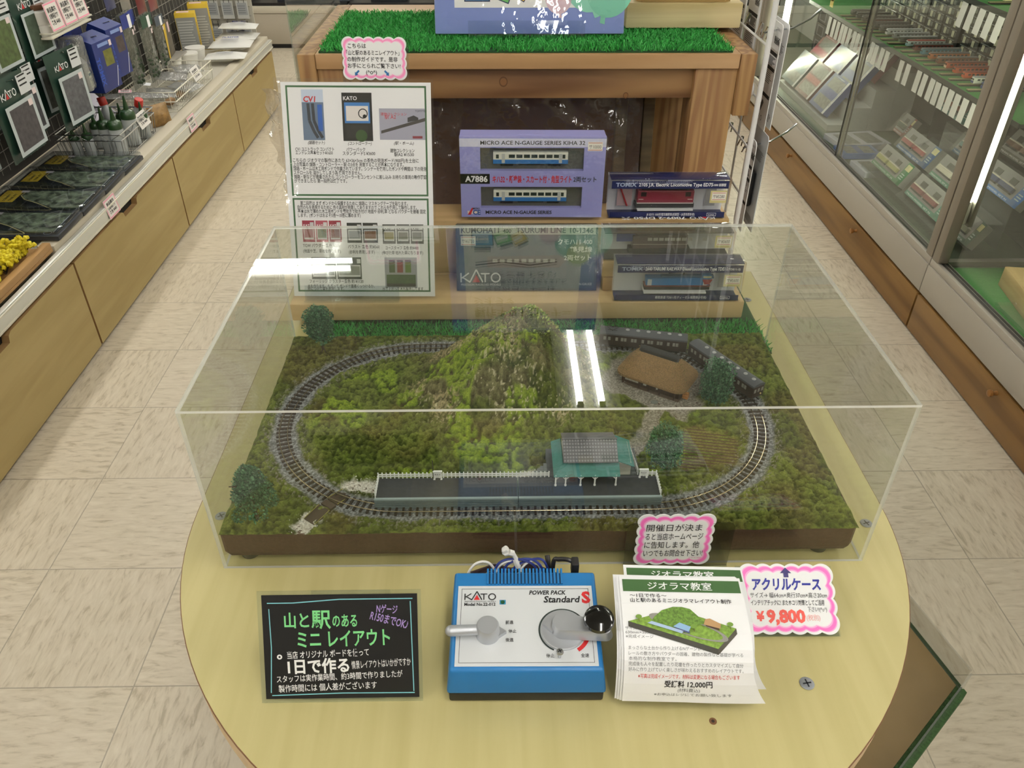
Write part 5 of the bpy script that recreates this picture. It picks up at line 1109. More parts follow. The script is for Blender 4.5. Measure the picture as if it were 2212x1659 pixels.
# clear cased locomotives
CASE = clear('crystal_case', 'fdfdfd', .045)
def loco_box(label, bl, br, dep, H_, title, tsub, foot, price, kind, mk='TOMIX'):
    bl, br = Vector(bl), Vector(br); t = thing('locomotive_box', label, 'box', mw=frame(bl, br, bl+Vector((0, .002, .1)))); W_ = (br-bl).length
    NVY = mat('1d2450', .4, name='navy_card') if kind != 'k' else mat('474440', .45); CW = mat('eceef2', .5)
    m_ = MB(); m_.box(.002, W_-.002, .0015, H_-.0015, -dep+.001, -dep+.002, CW); m_.box(.003, W_-.003, H_-.0022, H_-.0012, -dep+.002, -.001, NVY); m_.box(.003, W_-.003, .0012, .0020, -dep+.002, -.001, NVY)
    ins_ = m_.build('insert', t, smooth=False, label='printed insert card')
    c = Card()
    if kind != 'k':
        c.rect(.004, H_-.0150, W_-.004, H_-.0035, NVY, 1); c.rect(.004, .0025, W_-.004, .0105, NVY, 1)
        c.text(mk, .010, H_-.0118, .0080, mat('a9b4cc', .4), 2, w=.030, bold=.04); c.text(title, .043, H_-.0115, .0072, WHITE, 2, w=W_-.070, bold=.025); c.text(tsub, W_-.026, H_-.0112, .0045, WHITE, 2, w=.018, bold=.02); c.text(foot, W_*.33, .0048, .0050, WHITE, 2, w=W_*.40); c.ring(W_-.030, .0040, W_-.0165, .0090, .0004, WHITE, 2); c.text(mk, W_-.0285, .0050, .0030, WHITE, 2, w=.010)
    c.build('label_strips', ins_, smooth=False)
    if kind != 'k':
        c = Card()
        for q in range(3): c.text('ご使用の前に必ず取扱説明書をお読み下さい 本製品は精密な鉄道模型です', .020, -.012-.006*q, .0042, mat('c8cce0', .5), 1, w=W_*(.58-.03*q))
        c.build('top_print', ins_, mw=T(0, H_-.0011, -.006, -PI/2), smooth=False)
    else:
        c = Card(); c.text('7009-2 DF50 茶', 0, 0, .0115, WHITE, 1, w=.088, bold=.02, rot=PI); kato(c, 0, 0, .03, WHITE, KR, 1, False)
        c = Card(); c.xf = T(W_-.062, .0245, 0, 0, 0, PI); c.text('7009-2 DF50 茶', -.0, 0, .012, WHITE, 1, w=.095, bold=.02); c.xf = T(W_-.020, .0245, 0, 0, 0, PI); kato(c, 0, 0, .036, WHITE, KR, 1, False); c.xf = None
        c.build('top_print', ins_, mw=T(0, H_-.0011, -dep+.003, -PI/2) @ T(0, -.0, 0), smooth=False)
    lm = MB(); zc = -dep*.55
    if kind == 'red':
        q = mat('7a2436', .4, name='loco_red'); lm.box(.044, W_-.050, .0205, .0395, zc-.009, zc+.009, q, .001); lm.box(.044, W_-.050, .0200, .0215, zc-.0093, zc+.0093, mat('b9b4b0', .5)); lm.box(.050, W_-.057, .0395, .0435, zc-.007, zc+.007, UND, .001); lm.box(.042, W_-.048, .0125, .0199, zc-.007, zc+.007, mat('2a2a2c', .6), .001)
        for xx in (.049, W_-.063): lm.box(xx, xx+.008, .031, .0375, zc+.0088, zc+.0094, mat('1c1014', .3))
        for xx in (.046, W_-.059): lm.box(xx, xx+.007, .0262, .0270, zc+.0088, zc+.0094, mat('c9c4bc', .4))
        lm.box(.065, W_-.075, .0435, .0455, zc-.003, zc+.003, mat('555558', .5))
    elif kind == 'blue':
        q = mat('2f7fc0', .4, name='loco_blue'); lm.box(.048, W_-.046, .020, .0315, zc-.007, zc+.007, q, .001); lm.box(.046, W_-.044, .0185, .0203, zc-.0073, zc+.0073, mat('7a3a30', .5)); lm.box(.128, .142, .030, .0365, zc-.0075, zc+.0075, q, .001); lm.box(.046, W_-.044, .0125, .0184, zc-.006, zc+.006, UND, .001)
        lm.box(.129, .141, .0325, .0355, zc+.0072, zc+.0078, mat('d6cfa8', .4)); lm.add([(.128, .0305, zc+.0080), (.143, .0305, zc+.0080), (.139, .0225, zc+.0080), (.132, .0225, zc+.0080)], [(0, 3, 2, 1)], mat('9a2a2c', .5)); lm.box(.070, .125, .0305, .0335, zc-.004, zc+.004, mat('3c6f98', .5), .0006); lm.box(.145, W_-.068, .0305, .0330, zc-.004, zc+.004, mat('3c6f98', .5), .0006)
        for xx in (.050, W_-.055): lm.box(xx, xx+.006, .0205, .0300, zc+.0068, zc+.0074, mat('cfd6dc', .5))
        lm.tube([(.080, .038, zc+.002), (.112, .041, zc+.002), (.135, .047, zc+.002)], .0012, UND, 5); lm.tube([(.102, .034, zc), (.104, .047, zc)], .001, UND, 5)
    else:
        q = mat('4a3a33', .45, name='loco_brown'); lm.box(.045, W_-.065, .013, .033, zc-.009, zc+.009, q, .001); lm.box(.045, W_-.065, .0195, .0202, zc+.0088, zc+.0094, mat('a09a90', .5)); lm.box(.050, W_-.070, .033, .0355, zc-.007, zc+.007, mat('3c3a38', .6), .001); lm.box(.040, W_-.060, .0050, .013, zc-.007, zc+.007, UND, .001)
        for k in range(8): lm.box(.066+k*.0082, .0725+k*.0082, .0255, .0300, zc+.0088, zc+.0095, mat('a8a69c', .4))
        lm.box(.145, .151, .0255, .0300, zc+.0088, zc+.0095, mat('a8a69c', .4)); lm.box(.022, .048, .0225, .0345, zc+.004, zc+.0046, mat('2a3f8a', .4))
    lm.build('locomotive', t, smooth=False, label={'red': 'dark red electric locomotive', 'blue': 'bright blue diesel locomotive', 'k': 'brown diesel locomotive'}[kind])
    if kind == 'red':
        lm = MB(); lm.box(.016, .038, .0120, .0415, zc-.004, zc-.003, mat('b9a0a4', .5)); lm.tube([(.020, .0400, zc), (.031, .0130, zc)], .0013, mat('a02028', .4), 6); lm.build('spare_part', t, smooth=False, label='red spare part')
    if kind != 'k':
        lm = MB(); lm.box(.045, W_-.050, .0105, .0120, -dep+.0022, -.004, mat('e3e4e6', .4)); lm.box(W_-.030, W_-.015, .0120, .0420, zc-.004, zc-.003, mat('a9abb0', .5)); lm.build('tray', t, smooth=False)
    m_ = MB(); m_.box(0, W_, 0, H_, -dep, 0, CASE, .0012); ccs = m_.build('clear_case', t, label='clear plastic case')
    c = Card(); tag_price(c, W_-.0265, H_-.0325 if kind != 'k' else H_-.0195, .0205, price, 1); c.build('price_sticker', ccs, mw=T(0, 0, .0008), smooth=False, label='white and yellow price sticker')
    return t
loco_box('clear cased blue locomotive on the front timber beam', (.1195, .4575, .8388), (.3045, .4550, .8388), .032, .0610, '2640 TARUMI RAILWAY Diesel Locomotive Type TDE11', '(TDE11-3)', '樽見鉄道 TDE11形ディーゼル機関車(3号機)', 'サ¥5600', 'blue')
loco_box('clear cased brown locomotive on the stacked short blocks', (.1035, .4890, .8885), (.2925, .4880, .8885), .036, .0430, '', '', '', 'サ¥5600', 'k')
loco_box('clear cased dark red locomotive on the tall timber plank', (.1155, .5500, .9255), (.2925, .5485, .9255), .032, .0610, '2105 J.R. Electric Locomotive Type ED75', '1000 前期型', 'JR ED75 1000形電気機関車(前期型・JR貨物更新車)', 'サ¥5280', 'red')
# ---------------------------------------------------------------- shelving along the left aisle
MAPLE = wood('maple_front', 'ab9765', '9c8755', 1, 26, .10, .5, off=6, rings=3, dist=1.5); MAPLE_E = mat('9a7a50', .5, name='maple_edge')
CREAM = mat('d8d2c2', .5, name='cream_metal'); CREAM2 = mat('c3baa6', .55, name='cream_strip'); DARKIN = mat('1c1712', .8, name='dark_inside'); METAL = mat('d4d4cc', .28, .35, name='rail_metal')
DK = .365
for i, (y0, y1, lb) in enumerate([(.72, 1.634, 'nearest'), (1.638, 2.535, 'second'), (2.539, 3.425, 'third'), (3.429, 4.255, 'farthest')]):
    t = thing('drawer_unit', 'maple drawer unit under the left shelf, %s along the aisle' % lb, 'drawer unit', (0, 0, 0), group='drawer units under the left shelf')
    MB().box(-1.75, -1.352, y0+.002, y1-.002, 0.0, .308, DARKIN).build('body', t, smooth=False)  # solid body, near-black in place of the shaded interior behind the finger notch
    ym = (y0+y1)/2; a, b = y0+.003, y1-.003; p = [(a, .012), (b, .012), (b, .302), (ym+.075, .302), (ym+.062, .296), (ym+.055, .278), (ym-.055, .278), (ym-.062, .296), (ym-.075, .302), (a, .302)]
    MB().prism(p, 0, .02, MAPLE, T(-1.350, 0, 0) @ Matrix(((0, 0, 1, 0), (1, 0, 0, 0), (0, 1, 0, 0), (0, 0, 0, 1))), MAPLE_E).build('drawer_front', t, smooth=False, label='maple front with a finger notch')
t = thing('shelf_deck', 'long cream metal shelf deck with a white price rail over the left drawers', 'shelf')
MB().box(-1.75, -1.400, .70, 4.30, .318, DK-.001, mat('bdb8aa', .5)).build('deck', t, smooth=False)
MB().box(-1.399, -1.348, 1.60, 4.28, .335, DK+.012, CREAM2, .002).build('front_strip', t)
m_ = MB(); m_.box(-1.347, -1.328, .70, 4.28, .312, .361, METAL, .004); m_.box(-1.328, -1.3255, .70, 4.28, .318, .322, CREAM); m_.box(-1.328, -1.3255, .70, 4.28, .352, .356, CREAM); m_.build('price_rail', t)
GW = mat('8f8b82', .4, name='grid_wire')
def grid_panel(name, label, y0, y1, x, z0, z1, back):
    t = thing(name, label, 'panel'); m_ = MB()
    for y in np.arange(y0, y1+.001, .05): m_.cyl((x, y, z0), (x, y, z1), .0014, GW, 5)
    for z in np.arange(z0+.02, z1, .05): m_.cyl((x+.003, y0, z), (x+.003, y1, z), .0014, GW, 5)
    m_.build('wires', t, smooth=False); MB().box(x-.035, x-.02, y0, y1, DK, z1, back).build('back_sheet', t, smooth=False); return t
gp_ = grid_panel('grid_panel', 'wire grid panel hung with packs behind the left shelf', .75, 4.28, -1.735, .40, 1.55, mat('3d3a35', .8))
# flower foam trays
YEL = [mat(c, .75) for c in ('d8c51c', 'c7b214', 'e3d43a')]; REDB = [mat(c, .75) for c in ('a8241c', '8e1a16', 'bd3428')]; TRW = wood('tray_wood', 'b08a58', '987243', 1, 40, .08, .5, off=8)
tr = thing('wooden_tray', 'shallow wooden tray of foam bushes at the near end of the left shelf', 'tray')
MB().box(-1.72, -1.350, .74, 1.592, DK, DK+.008, TRW).build('floor_board', tr, smooth=False)
for a, b in ((-1.372, -1.350), (-1.475, -1.455), (-1.58, -1.56)): MB().box(a, b, .74, 1.592, DK+.0082, DK+.028, TRW, .002).build('rail', tr)
def bush(x, y, r, mats, label, name='foam_bush', grp='foam bushes in the wooden tray', z=DK+.0085):
    t = thing(name, label, 'model bush', (x, y, z), group=grp); pts = []; bl = [(random.gauss(0, r*.42), random.gauss(0, r*.42), r*random.uniform(.5, 1.15), r*random.uniform(.28, .42)) for _ in range(9)]
    m_ = MB()
    for i in range(110):
        bx_, by_, bz_, br_ = random.choice(bl); d = Vector((random.gauss(0, 1), random.gauss(0, 1), random.gauss(0, 1))).normalized()*br_; m_.ball((bx_+d.x, by_+d.y, max(.004, bz_+d.z)), r*.17, random.choice(mats), 1, jit=.25)
    m_.build('foam', t, smooth=False); s_ = MB()
    for k in range(5): a = k*1.26; s_.tube([(0, 0, 0), (math.cos(a)*r*.3, math.sin(a)*r*.3, r*.5), (math.cos(a)*r*.6, math.sin(a)*r*.6, r*.9)], .002, mat('2c2118', .8), 5)
    s_.build('twigs', t)
YL = 'yellow foam bush in the wooden tray on the left shelf'
for x, y in ((-1.405, 1.545), (-1.425, 1.49), (-1.405, 1.435), (-1.425, 1.375), (-1.405, 1.315), (-1.428, 1.27), (-1.51, 1.55), (-1.53, 1.50), (-1.50, 1.45), (-1.53, 1.41), (-1.51, 1.36), (-1.52, 1.30)): bush(x, y, .041, YEL, YL)
bush(-1.405, 1.235, .043, REDB, 'red foam bush in the wooden tray, in front of the yellow ones', grp=None or 'foam bushes in the wooden tray')
# clamshell tree packs
SHELL = clear('clamshell', 'e9ecee', .07, rough=.02)
def tree_pack(yc, lb, z=DK+.0135, tilt=.07):
    t = thing('scenery_pack', 'dark clear lidded scenery pack with a yellow corner label, '+lb, 'package', mw=T(-1.665, yc-.083, z, 0, 0, -.02) @ Matrix.Diagonal((1, .89, 1, 1)) @ T(0, 0, .002, tilt*.6, 0, 0), group='scenery packs lying on the left shelf')
    MB().box(0, .325, 0, .185, 0, .016, mat('23262b', .4, name='pack_tray'), .004).build('tray', t)
    c = Card(); c.rect(.008, .008, .317, .177, mat('1e2328', .45), 0); c.poly([(.012, .172), (.012, .10), (.07, .085), (.13, .05), (.20, .02), (.215, .012), (.012, .012)][::-1], mat('2b332c', .6, name='pack_photo_low', var=.8, vscale=60), 1)
    c.poly([(.085, .17), (.30, .17), (.30, .03), (.25, .022), (.215, .03), (.15, .075), (.10, .10), (.08, .13)][::-1], mat('7d866c', .6, name='pack_photo', var=.95, vscale=38), 2)
    c.stroke([(.08, .172), (.075, .13), (.10, .097), (.15, .07), (.21, .026), (.22, .014), (.13, .012), (.012, .03)], .004, mat('d8c98a', .5), 3)
    c.poly([(.012, .172), (.012, .075), (.07, .075), (.07, .172)], mat('dcb93a', .5), 3); c.text('TREE KIT', .058, .085, .011, INK, 4, w=.06, bold=.03, rot=PI/2); c.text('SCENERY', .040, .085, .011, INK, 4, w=.055, bold=.03, rot=PI/2); c.rect(.062, .155, .088, .172, mat('e6d9dc', .5), 4)
    c.stroke([(.300, .025), (.300, .150)], .0025, mat('c8ced8', .5), 3); c.disc(.285, .022, .012, mat('c8ced8', .5), 3, r0=.0105); c.text('WOODLAND', .310, .035, .006, mat('c8ced8', .5), 4, w=.06, rot=PI/2)
    c.build('printed_insert', t, mw=T(0, 0, .0164), smooth=False); MB().box(.002, .323, .002, .183, .0172, .032, SHELL, .007).build('clear_lid', t, label='clear raised lid')
tree_pack(1.716, 'nearest the wooden tray'); tree_pack(1.890, 'second from the wooden tray'); tree_pack(2.062, 'third from the wooden tray'); tree_pack(2.232, 'partly under the silver basket', tilt=0)
# wire baskets
def basket(name, label, x0, x1, y0, y1, h, m, zig, z=DK):
    t = thing(name, label, 'basket'); m_ = MB(); n = 6
    for zz in ((h, h-.022) if zig else (h, h*.55)): m_.tube([(x0, y0, z+zz), (x1, y0, z+zz), (x1, y1, z+zz), (x0, y1, z+zz)], .0028, m, n, True)
    m_.tube([(x0+.01, y0+.01, z+.003), (x1-.01, y0+.01, z+.003), (x1-.01, y1-.01, z+.003), (x0+.01, y1-.01, z+.003)], .0022, m, n, True); m_.build('rim', t)
    m_ = MB()
    def side(a, b):
        L_ = (Vector(b)-Vector(a)).length; k = max(2, int(L_/.022))
        for i in range(k+1): p = Vector(a).lerp(Vector(b), i/k); q = p+(Vector(((x0+x1)/2, (y0+y1)/2, 0))-p).normalized()*.012; m_.cyl((p.x, p.y, z+h*(.78 if zig else 1)), (q.x, q.y, z+.004), .0013, m, 5)
        if zig:
            P = [Vector(a).lerp(Vector(b), i/(2*k//3)) for i in range(2*k//3+1)]; m_.tube([(p.x, p.y, z+h-(.022 if i % 2 else 0)) for i, p in enumerate(P)], .0013, m, 5)
    for a, b in (((x0, y0), (x1, y0)), ((x1, y0), (x1, y1)), ((x0, y1), (x1, y1)), ((x0, y0), (x0, y1))): side((*a, 0), (*b, 0))
    for y in np.arange(y0+.02, y1-.01, .025): m_.cyl((x0+.012, y, z+.004), (x1-.012, y, z+.004), .0013, m, 5)
    m_.build('wires', t, smooth=False); return t
basket('wire_basket', 'silver wire basket of green topped bottles on the left shelf', -1.645, -1.410, 2.325, 2.660, .098, CHR, True)
basket('wire_basket', 'white wire basket of bagged parts farther along the left shelf', -1.640, -1.408, 2.905, 3.435, .085, mat('e4dfcf', .4), False)
FROST = mat('a9adab', .35, name='frosted_plastic'); GCAP = mat('1f3d1c', .3, name='green_cap', coat=.4)
def bottle(x, y, s, tilt, label, z=DK+.006):
    t = thing('glue_bottle', label, 'bottle', mw=T(x, y, z, tilt[0], tilt[1], 0), group='green nozzle bottles in the silver basket')
    MB().lathe([(.023*s, 0), (.0255*s, .003), (.0255*s, .092*s), (.024*s, .096*s)], FROST, 22).build('body', t, label='frosted bottle body')
    MB().lathe([(.0262*s, .094*s), (.0268*s, .1*s), (.0262*s, .112*s), (.021*s, .121*s), (.010*s, .126*s), (.009*s, .132*s), (.006*s, .150*s), (.0035*s, .172*s), (.0001, .173*s)], GCAP, 22).build('nozzle_cap', t, label='dark green nozzle cap')
for k, (x, y, s, tl) in enumerate([(-1.500, 2.415, .95, (0, 0)), (-1.452, 2.395, 1.0, (0, .02)), (-1.445, 2.500, 1.05, (.0, .04)), (-1.545, 2.36, .72, (.03, 0)), (-1.59, 2.355, .70, (0, -.03)), (-1.560, 2.47, .75, (0, 0)), (-1.43, 2.585, .78, (0, .05)), (-1.50, 2.575, .78, (.04, 0))]):
    bottle(x, y, s, tl, ['leftmost of the three tall green capped bottles in the silver basket', 'middle one of the three tall green capped bottles in the silver basket', 'rear one of the three tall green capped bottles in the silver basket'][k] if k < 3 else 'short green capped bottle low in the silver basket')
for x, y, tl, lb in ((-1.55, 2.60, -.2, 'red capped clear bottle behind the green bottles'), (-1.475, 2.625, .35, 'red capped clear bottle tilting at the rear corner of the silver basket')):
    t = thing('capped_bottle', lb, 'bottle', mw=T(x, y, DK+.02, tl*.4, tl, 0), group='red capped bottles in the silver basket')
    MB().lathe([(.019, 0), (.020, .003), (.020, .085), (.012, .098), (.012, .105)], FROST, 18).build('body', t); MB().lathe([(.0155, .104), (.016, .106), (.016, .132), (.015, .134), (.0001, .1345)], mat('b0281c', .4), 18).build('cap', t, label='red cap')
def pcard(label, mw, w_=.075, h_=.055, edge='eaa5b8', grp='pink edged price cards on the left shelf', lines=3):
    c = Card(); c.prism([(0, 0), (w_, 0), (w_, h_), (0, h_)], -.001, 0, mat('e7e2dc', .5)); c.ring(.001, .001, w_-.001, h_-.001, .005, mat(edge, .5), 1)
    for k in range(lines): c.text(('商品案内', 'お買得品です', '各色 ¥480')[k % 3], w_*.16, h_*(.66-.22*k), h_*.19, INK, 2, w=w_*.64, bold=.03)
    return c.build('price_card', mw=mw, smooth=False, label=label, cat='price card', group=grp)
FX = lambda x, y, z, lean=.25: T(x, y, z) @ Matrix(((0, 0, 1, 0), (1, 0, 0, 0), (0, 1, 0, 0), (0, 0, 0, 1))) @ Matrix.Rotation(-lean, 4, 'X')
pcard('pink edged card on the white rail in front of the tree scenery packs', FX(-1.322, 1.915, .318, .15), .085, .062); pcard('pink edged card on the white rail between the two wire baskets', FX(-1.322, 2.775, .322, .15), .085, .060)
pcard('white card clipped to the near corner of the silver wire basket', FX(-1.400, 2.500, .425, .35), .095, .055, 'e4e0dc'); pcard('white card clipped to the near side of the white wire basket', FX(-1.398, 3.16, .425, .35), .10, .055, 'e4e0dc')
BAGC = clear('thin_bag', 'e6e7e8', .09, rough=.08, haze=.28, hazecol='b9b9b6', bump=.5, bscale=40)
def pouch(name, label, mw, w_, h_, th, m, grp=None, draw=None, n=12, cat='bag', jit=.12):
    """soft flat bag lying in its own x-y plane, fatter in the middle"""
    t = thing(name, label, cat, mw=mw, group=grp); vs = []; fs = []
    for s_ in (1, -1):
        o = len(vs)
        for j in range(n+1):
            for i in range(n+1):
                u, v = i/n, j/n; e = (min(u, 1-u)*min(v, 1-v)*4)**.45; vs.append((u*w_, v*h_, s_*th/2*e*(1+random.uniform(-jit, jit))))
        for j in range(n):
            for i in range(n): q = (o+j*(n+1)+i, o+j*(n+1)+i+1, o+(j+1)*(n+1)+i+1, o+(j+1)*(n+1)+i); fs.append(q if s_ > 0 else q[::-1])
    m_ = MB().add(vs, fs, m); m_.build('bag', t)
    if draw: c = Card(); draw(c, w_, h_); c.build('label_print', t, mw=T(0, 0, th/2+.001), smooth=False)
    return t
pouch('parts_bag', 'long clear bag sticking out of the white wire basket towards the silver one', T(-1.66, 2.80, .455, 0, .08, .35), .25, .07, .03, BAGC); pcard('pink ended card taped on the long clear bag', T(-1.60, 2.82, .474, .1, .08, .35), .05, .032)
for k, (x, y, z, a) in enumerate([(-1.58, 3.02, .40, .3), (-1.52, 3.12, .415, -.4), (-1.60, 3.22, .42, .2), (-1.53, 3.30, .43, .6)]): pouch('parts_bag', ['nearest', 'second', 'third', 'farthest'][k]+' crumpled clear bag inside the white wire basket', T(x, y, z, .1, .1, a), .13, .10, .035, BAGC, 'clear bags in the white wire basket')
for k, (x, y) in enumerate([(-1.47, 3.0), (-1.46, 3.11), (-1.47, 3.22)]): MB().ball((x, y, .387), .026, mat('7a5a34', .6), 2, (.8, 1.5, .55), .15).build('brown_bundle', label=['near', 'middle', 'far'][k]+' brown bundle at the bottom of the white wire basket', cat='bundle', group='brown bundles in the white wire basket')
pouch('brown_bag', 'brown filled bag standing between the two wire baskets', T(-1.445, 2.70, DK+.001, PI/2-.2, 0, .9), .09, .085, .035, mat('8a6a3c', .45, name='brown_fill', var=.3, vscale=60))
tg = Card(); tg.prism([(0, 0), (.05, 0), (.05, .032), (0, .032)], -.001, 0, WHITE); tg.disc(.012, .016, .002, INK, 1); tg.build('tag', mw=T(-1.60, 3.02, .452, .1, .15, .2), label='white paper tag on the bags in the white wire basket', cat='tag', smooth=False)
# white cups, plaster bags, cartons at the far end
for k, (x, y) in enumerate([(-1.655, 3.60), (-1.60, 3.68), (-1.60, 3.80)]):
    MB().lathe([(.038, 0), (.048, .055), (.050, .057), (.050, .064), (.0001, .065)], mat('e3e0d8', .4), 26).build('lidded_cup', loc=(x, y, DK), label='%s white round lidded cup at the back of the left shelf' % ['near', 'middle', 'far'][k], cat='cup', group='white cups on the left shelf')
WB = mat('dcdbd6', .45, name='white_bag', bump=.4, bscale=60); BT = mat('44508a', .5)
def d_bag(txt, col):
    def f(c, w_, h_):
        m = mat(col, .5); c.text(txt, w_*.3, h_*.55, h_*.22, m, 1, w=w_*.4, bold=.03)
        for q in range(4): c.rect(w_*.3, h_*(.2+.07*q), w_*.72, h_*(.23+.07*q), mat('9a9ca8', .5), 1)
    return f
pouch('plaster_bag', 'white plaster bag nearest the white wire basket', T(-1.52, 3.66, DK+.034, 0, 0, .12), .20, .13, .045, WB, 'white bags on the far left shelf', d_bag('プラスター', '8c7a3a')); pouch('plaster_bag', 'white plaster bag with blue print in the middle of the far group', T(-1.555, 3.86, DK+.043, 0, .0, .1), .215, .16, .06, WB, 'white bags on the far left shelf', d_bag('PLASTER', '2f4a9a')); pouch('plaster_bag', 'white plaster bag lying at the far end of the left shelf', T(-1.58, 4.07, DK+.038, 0, 0, .05), .215, .16, .05, WB, 'white bags on the far left shelf', d_bag('石膏', '3a3f7a'))
pouch('plaster_bag', 'white bag leaning on top of the farthest plaster bag', T(-1.56, 4.10, DK+.090, 0, .03, .1), .20, .13, .04, WB, 'white bags on the far left shelf', d_bag('石粉', '3a3f7a'))
YB = mat('cfae2e', .5, name='yellow_carton'); 
for k, (x, y, h) in enumerate([(-1.66, 3.93, .205), (-1.63, 4.06, .225)]):
    t = thing('yellow_carton', ['near tall yellow carton with a grey text side at the far left shelf', 'far tall yellow carton behind the other yellow one'][k], 'box', mw=T(x, y, DK, 0, 0, .25), group='yellow cartons on the left shelf')
    MB().box(-.05, .05, -.04, .04, 0, h, YB, .001).build('carton', t); c = Card(); c.rect(-.048, .002, .048, h-.02, mat('8d8d8a', .5), 1)
    for q in range(12): c.rect(-.042, .02+q*.013, .02+.02*random.random(), .025+q*.013, mat('b9b9b4', .5), 2)
    c.build('text_side', t, mw=T(0, -.0405, 0, PI/2), smooth=False); c = Card(); c.text('Hydrocal', -.02, .04, .03, INK, 1, w=.12, bold=.04, rot=PI/2); c.build('side_print', t, mw=FX(.0505, 0, 0, 0), smooth=False)
    c = Card(); c.rect(-.04, -.015, .02, .02, mat('e8c9cf', .5), 1); c.build('price_label', t, mw=T(0, 0, h+.0003), smooth=False)
t = thing('picture_box', 'brown picture carton with a yellow wedge, left of the yellow cartons', 'box', mw=T(-1.655, 3.505, DK+.075, 0, 0, .15)); MB().box(-.03, .03, 0, .15, 0, .15, mat('5a5142', .5, name='photo_brown', var=.4, vscale=40), .001).build('carton', t); c = Card(); c.poly([(0, .15), (0, .0), (.02, .0), (.055, .15)], YB, 1); c.rect(.095, .10, .125, .145, mat('e8c9cf', .5), 1); c.build('printed_face', t, mw=FX(.0303, 0, 0, 0), smooth=False)
MB().box(-1.72, -1.60, 3.48, 3.68, DK+.066, DK+.073, GW).build('small_shelf', label='small wire shelf under the brown picture carton', cat='shelf')
# hanging green packs: printed header, clear window, white frame
GB = mat('16352a', .4, name='green_pack', coat=.3)
def green_pack(y, z, w_, h_, x, fill, label, yaw=0, logo=True, head=.30):
    def d(c, W_, H_):
        c.rect(W_*.10, H_*.07, W_*.92, H_*(1-head), mat('b9c2c4', .45), 1); c.rect(W_*.18, H_*.12, W_*.84, H_*(1-head-.05), mat(fill, .6, name='pack_fill_'+fill, var=.35, vscale=60), 2)
        if logo: kato(c, W_*.10, H_*(1-head*.72), W_*.42, WHITE, KR, 2, False)
        c.rect(W_*.62, H_*(1-head*.85), W_*.95, H_*.985, mat('d3d6d8', .45), 2)
        for q in range(3): c.text(('シーナリー', '粗目', '緑'), 0, 0, .001, INK) if 0 else c.rect(W_*.66, H_*(.955-.055*q), W_*.88, H_*(.975-.055*q), INK, 3)
        c.rect(W_*.74, H_*(1-head-.12), W_*.86, H_*(1-head-.04), mat('e6d3d3', .5), 3)
    t = pouch('scatter_pack', label, T(x, y, z) @ Matrix(((0, 0, 1, 0), (1, 0, 0, 0), (0, 1, 0, 0), (0, 0, 0, 1))) @ Matrix.Rotation(yaw, 4, 'Y'), w_, h_, .035, GB, 'green scatter packs hung on the grid panel', d, 8, 'package', .05); return t
SG = 'green printed scatter pack '
green_pack(2.200, .735, .190, .195, -1.580, '3a4a3a', SG+'in the top row beside the jar shelf', head=.24); green_pack(1.985, .745, .190, .205, -1.580, '4a5a30', SG+'in the top row, leftmost one seen', head=.24)
green_pack(2.205, .745, .18, .19, -1.645, '3a4a3a', SG+'behind the one beside the jar shelf'); green_pack(1.840, .530, .205, .235, -1.520, '454144', SG+'low in front, nearest the tree packs'); green_pack(1.990, .530, .20, .225, -1.580, '3a3a3e', SG+'second in the lower row, mostly covered')
green_pack(2.075, .52, .19, .24, -1.630, '4a4038', SG+'third in the lower row, showing only its header', .25); green_pack(2.225, .505, .185, .250, -1.540, '57575a', SG+'lower row right end, grey filling, beside the spray bottles', -.1)
green_pack(2.145, .52, .17, .235, -1.590, '5a4a38', SG+'fourth in the lower row, edge on', .4)
for k, (y, z, x, w_, h_, f, yw) in enumerate([(1.68, .50, -1.575, .19, .24, '4a4444', .1), (1.88, .52, -1.655, .19, .24, '3c3c40', .2), (2.02, .55, -1.680, .18, .24, '4a4038', .1), (2.22, .53, -1.680, .17, .24, '3a3a3e', .1), (2.33, .52, -1.655, .14, .24, '4a4a44', -.2), (2.06, .74, -1.685, .18, .19, '41512f', .05), (1.80, .74, -1.62, .18, .19, '41512f', 0)]):
    green_pack(y, z, w_, h_, x, f, SG+'deep in the hanging rows, %s from the near end' % ('first', 'third', 'fourth', 'sixth', 'last', 'fifth', 'second')[k], yw)
# jar shelf with pink tags
t = thing('jar_shelf', 'small white shelf of jars with pink tags above the spray bottles', 'shelf'); MB().box(-1.70, -1.525, 2.295, 2.610, .792, .798, CREAM, .001).build('shelf_board', t); m_ = MB(); m_.tube([(-1.70, 2.295, .81), (-1.522, 2.295, .81), (-1.522, 2.610, .81), (-1.70, 2.610, .81)], .003, CREAM); m_.tube([(-1.522, 2.295, .835), (-1.522, 2.610, .835)], .002, CREAM)
m_.build('guard_rail', t)
for k, y in enumerate((2.335, 2.435, 2.535)):
    j = thing('paste_jar', ['left', 'middle', 'right'][k]+' white jar behind the pink tags of the jar shelf', 'jar', (-1.575, y, .7985), group='white jars on the jar shelf'); MB().lathe([(.034, 0), (.035, .004), (.035, .030), (.033, .034), (.035, .038), (.035, .074), (.030, .080)], mat('e3e1dc', .4), 24).build('body', j); MB().lathe([(.033, .081), (.034, .083), (.034, .096), (.0001, .097)], mat('e9e6e0', .4) if k else mat('5a3a24', .5), 24).build('lid', j)
    pcard(['left', 'middle', 'right'][k]+' pink edged tag on the front of the jar shelf', FX(-1.5155, 2.300+.098*k, .815, .12), .092, .085, 'f09cb4', 'pink edged tags on the jar shelf')
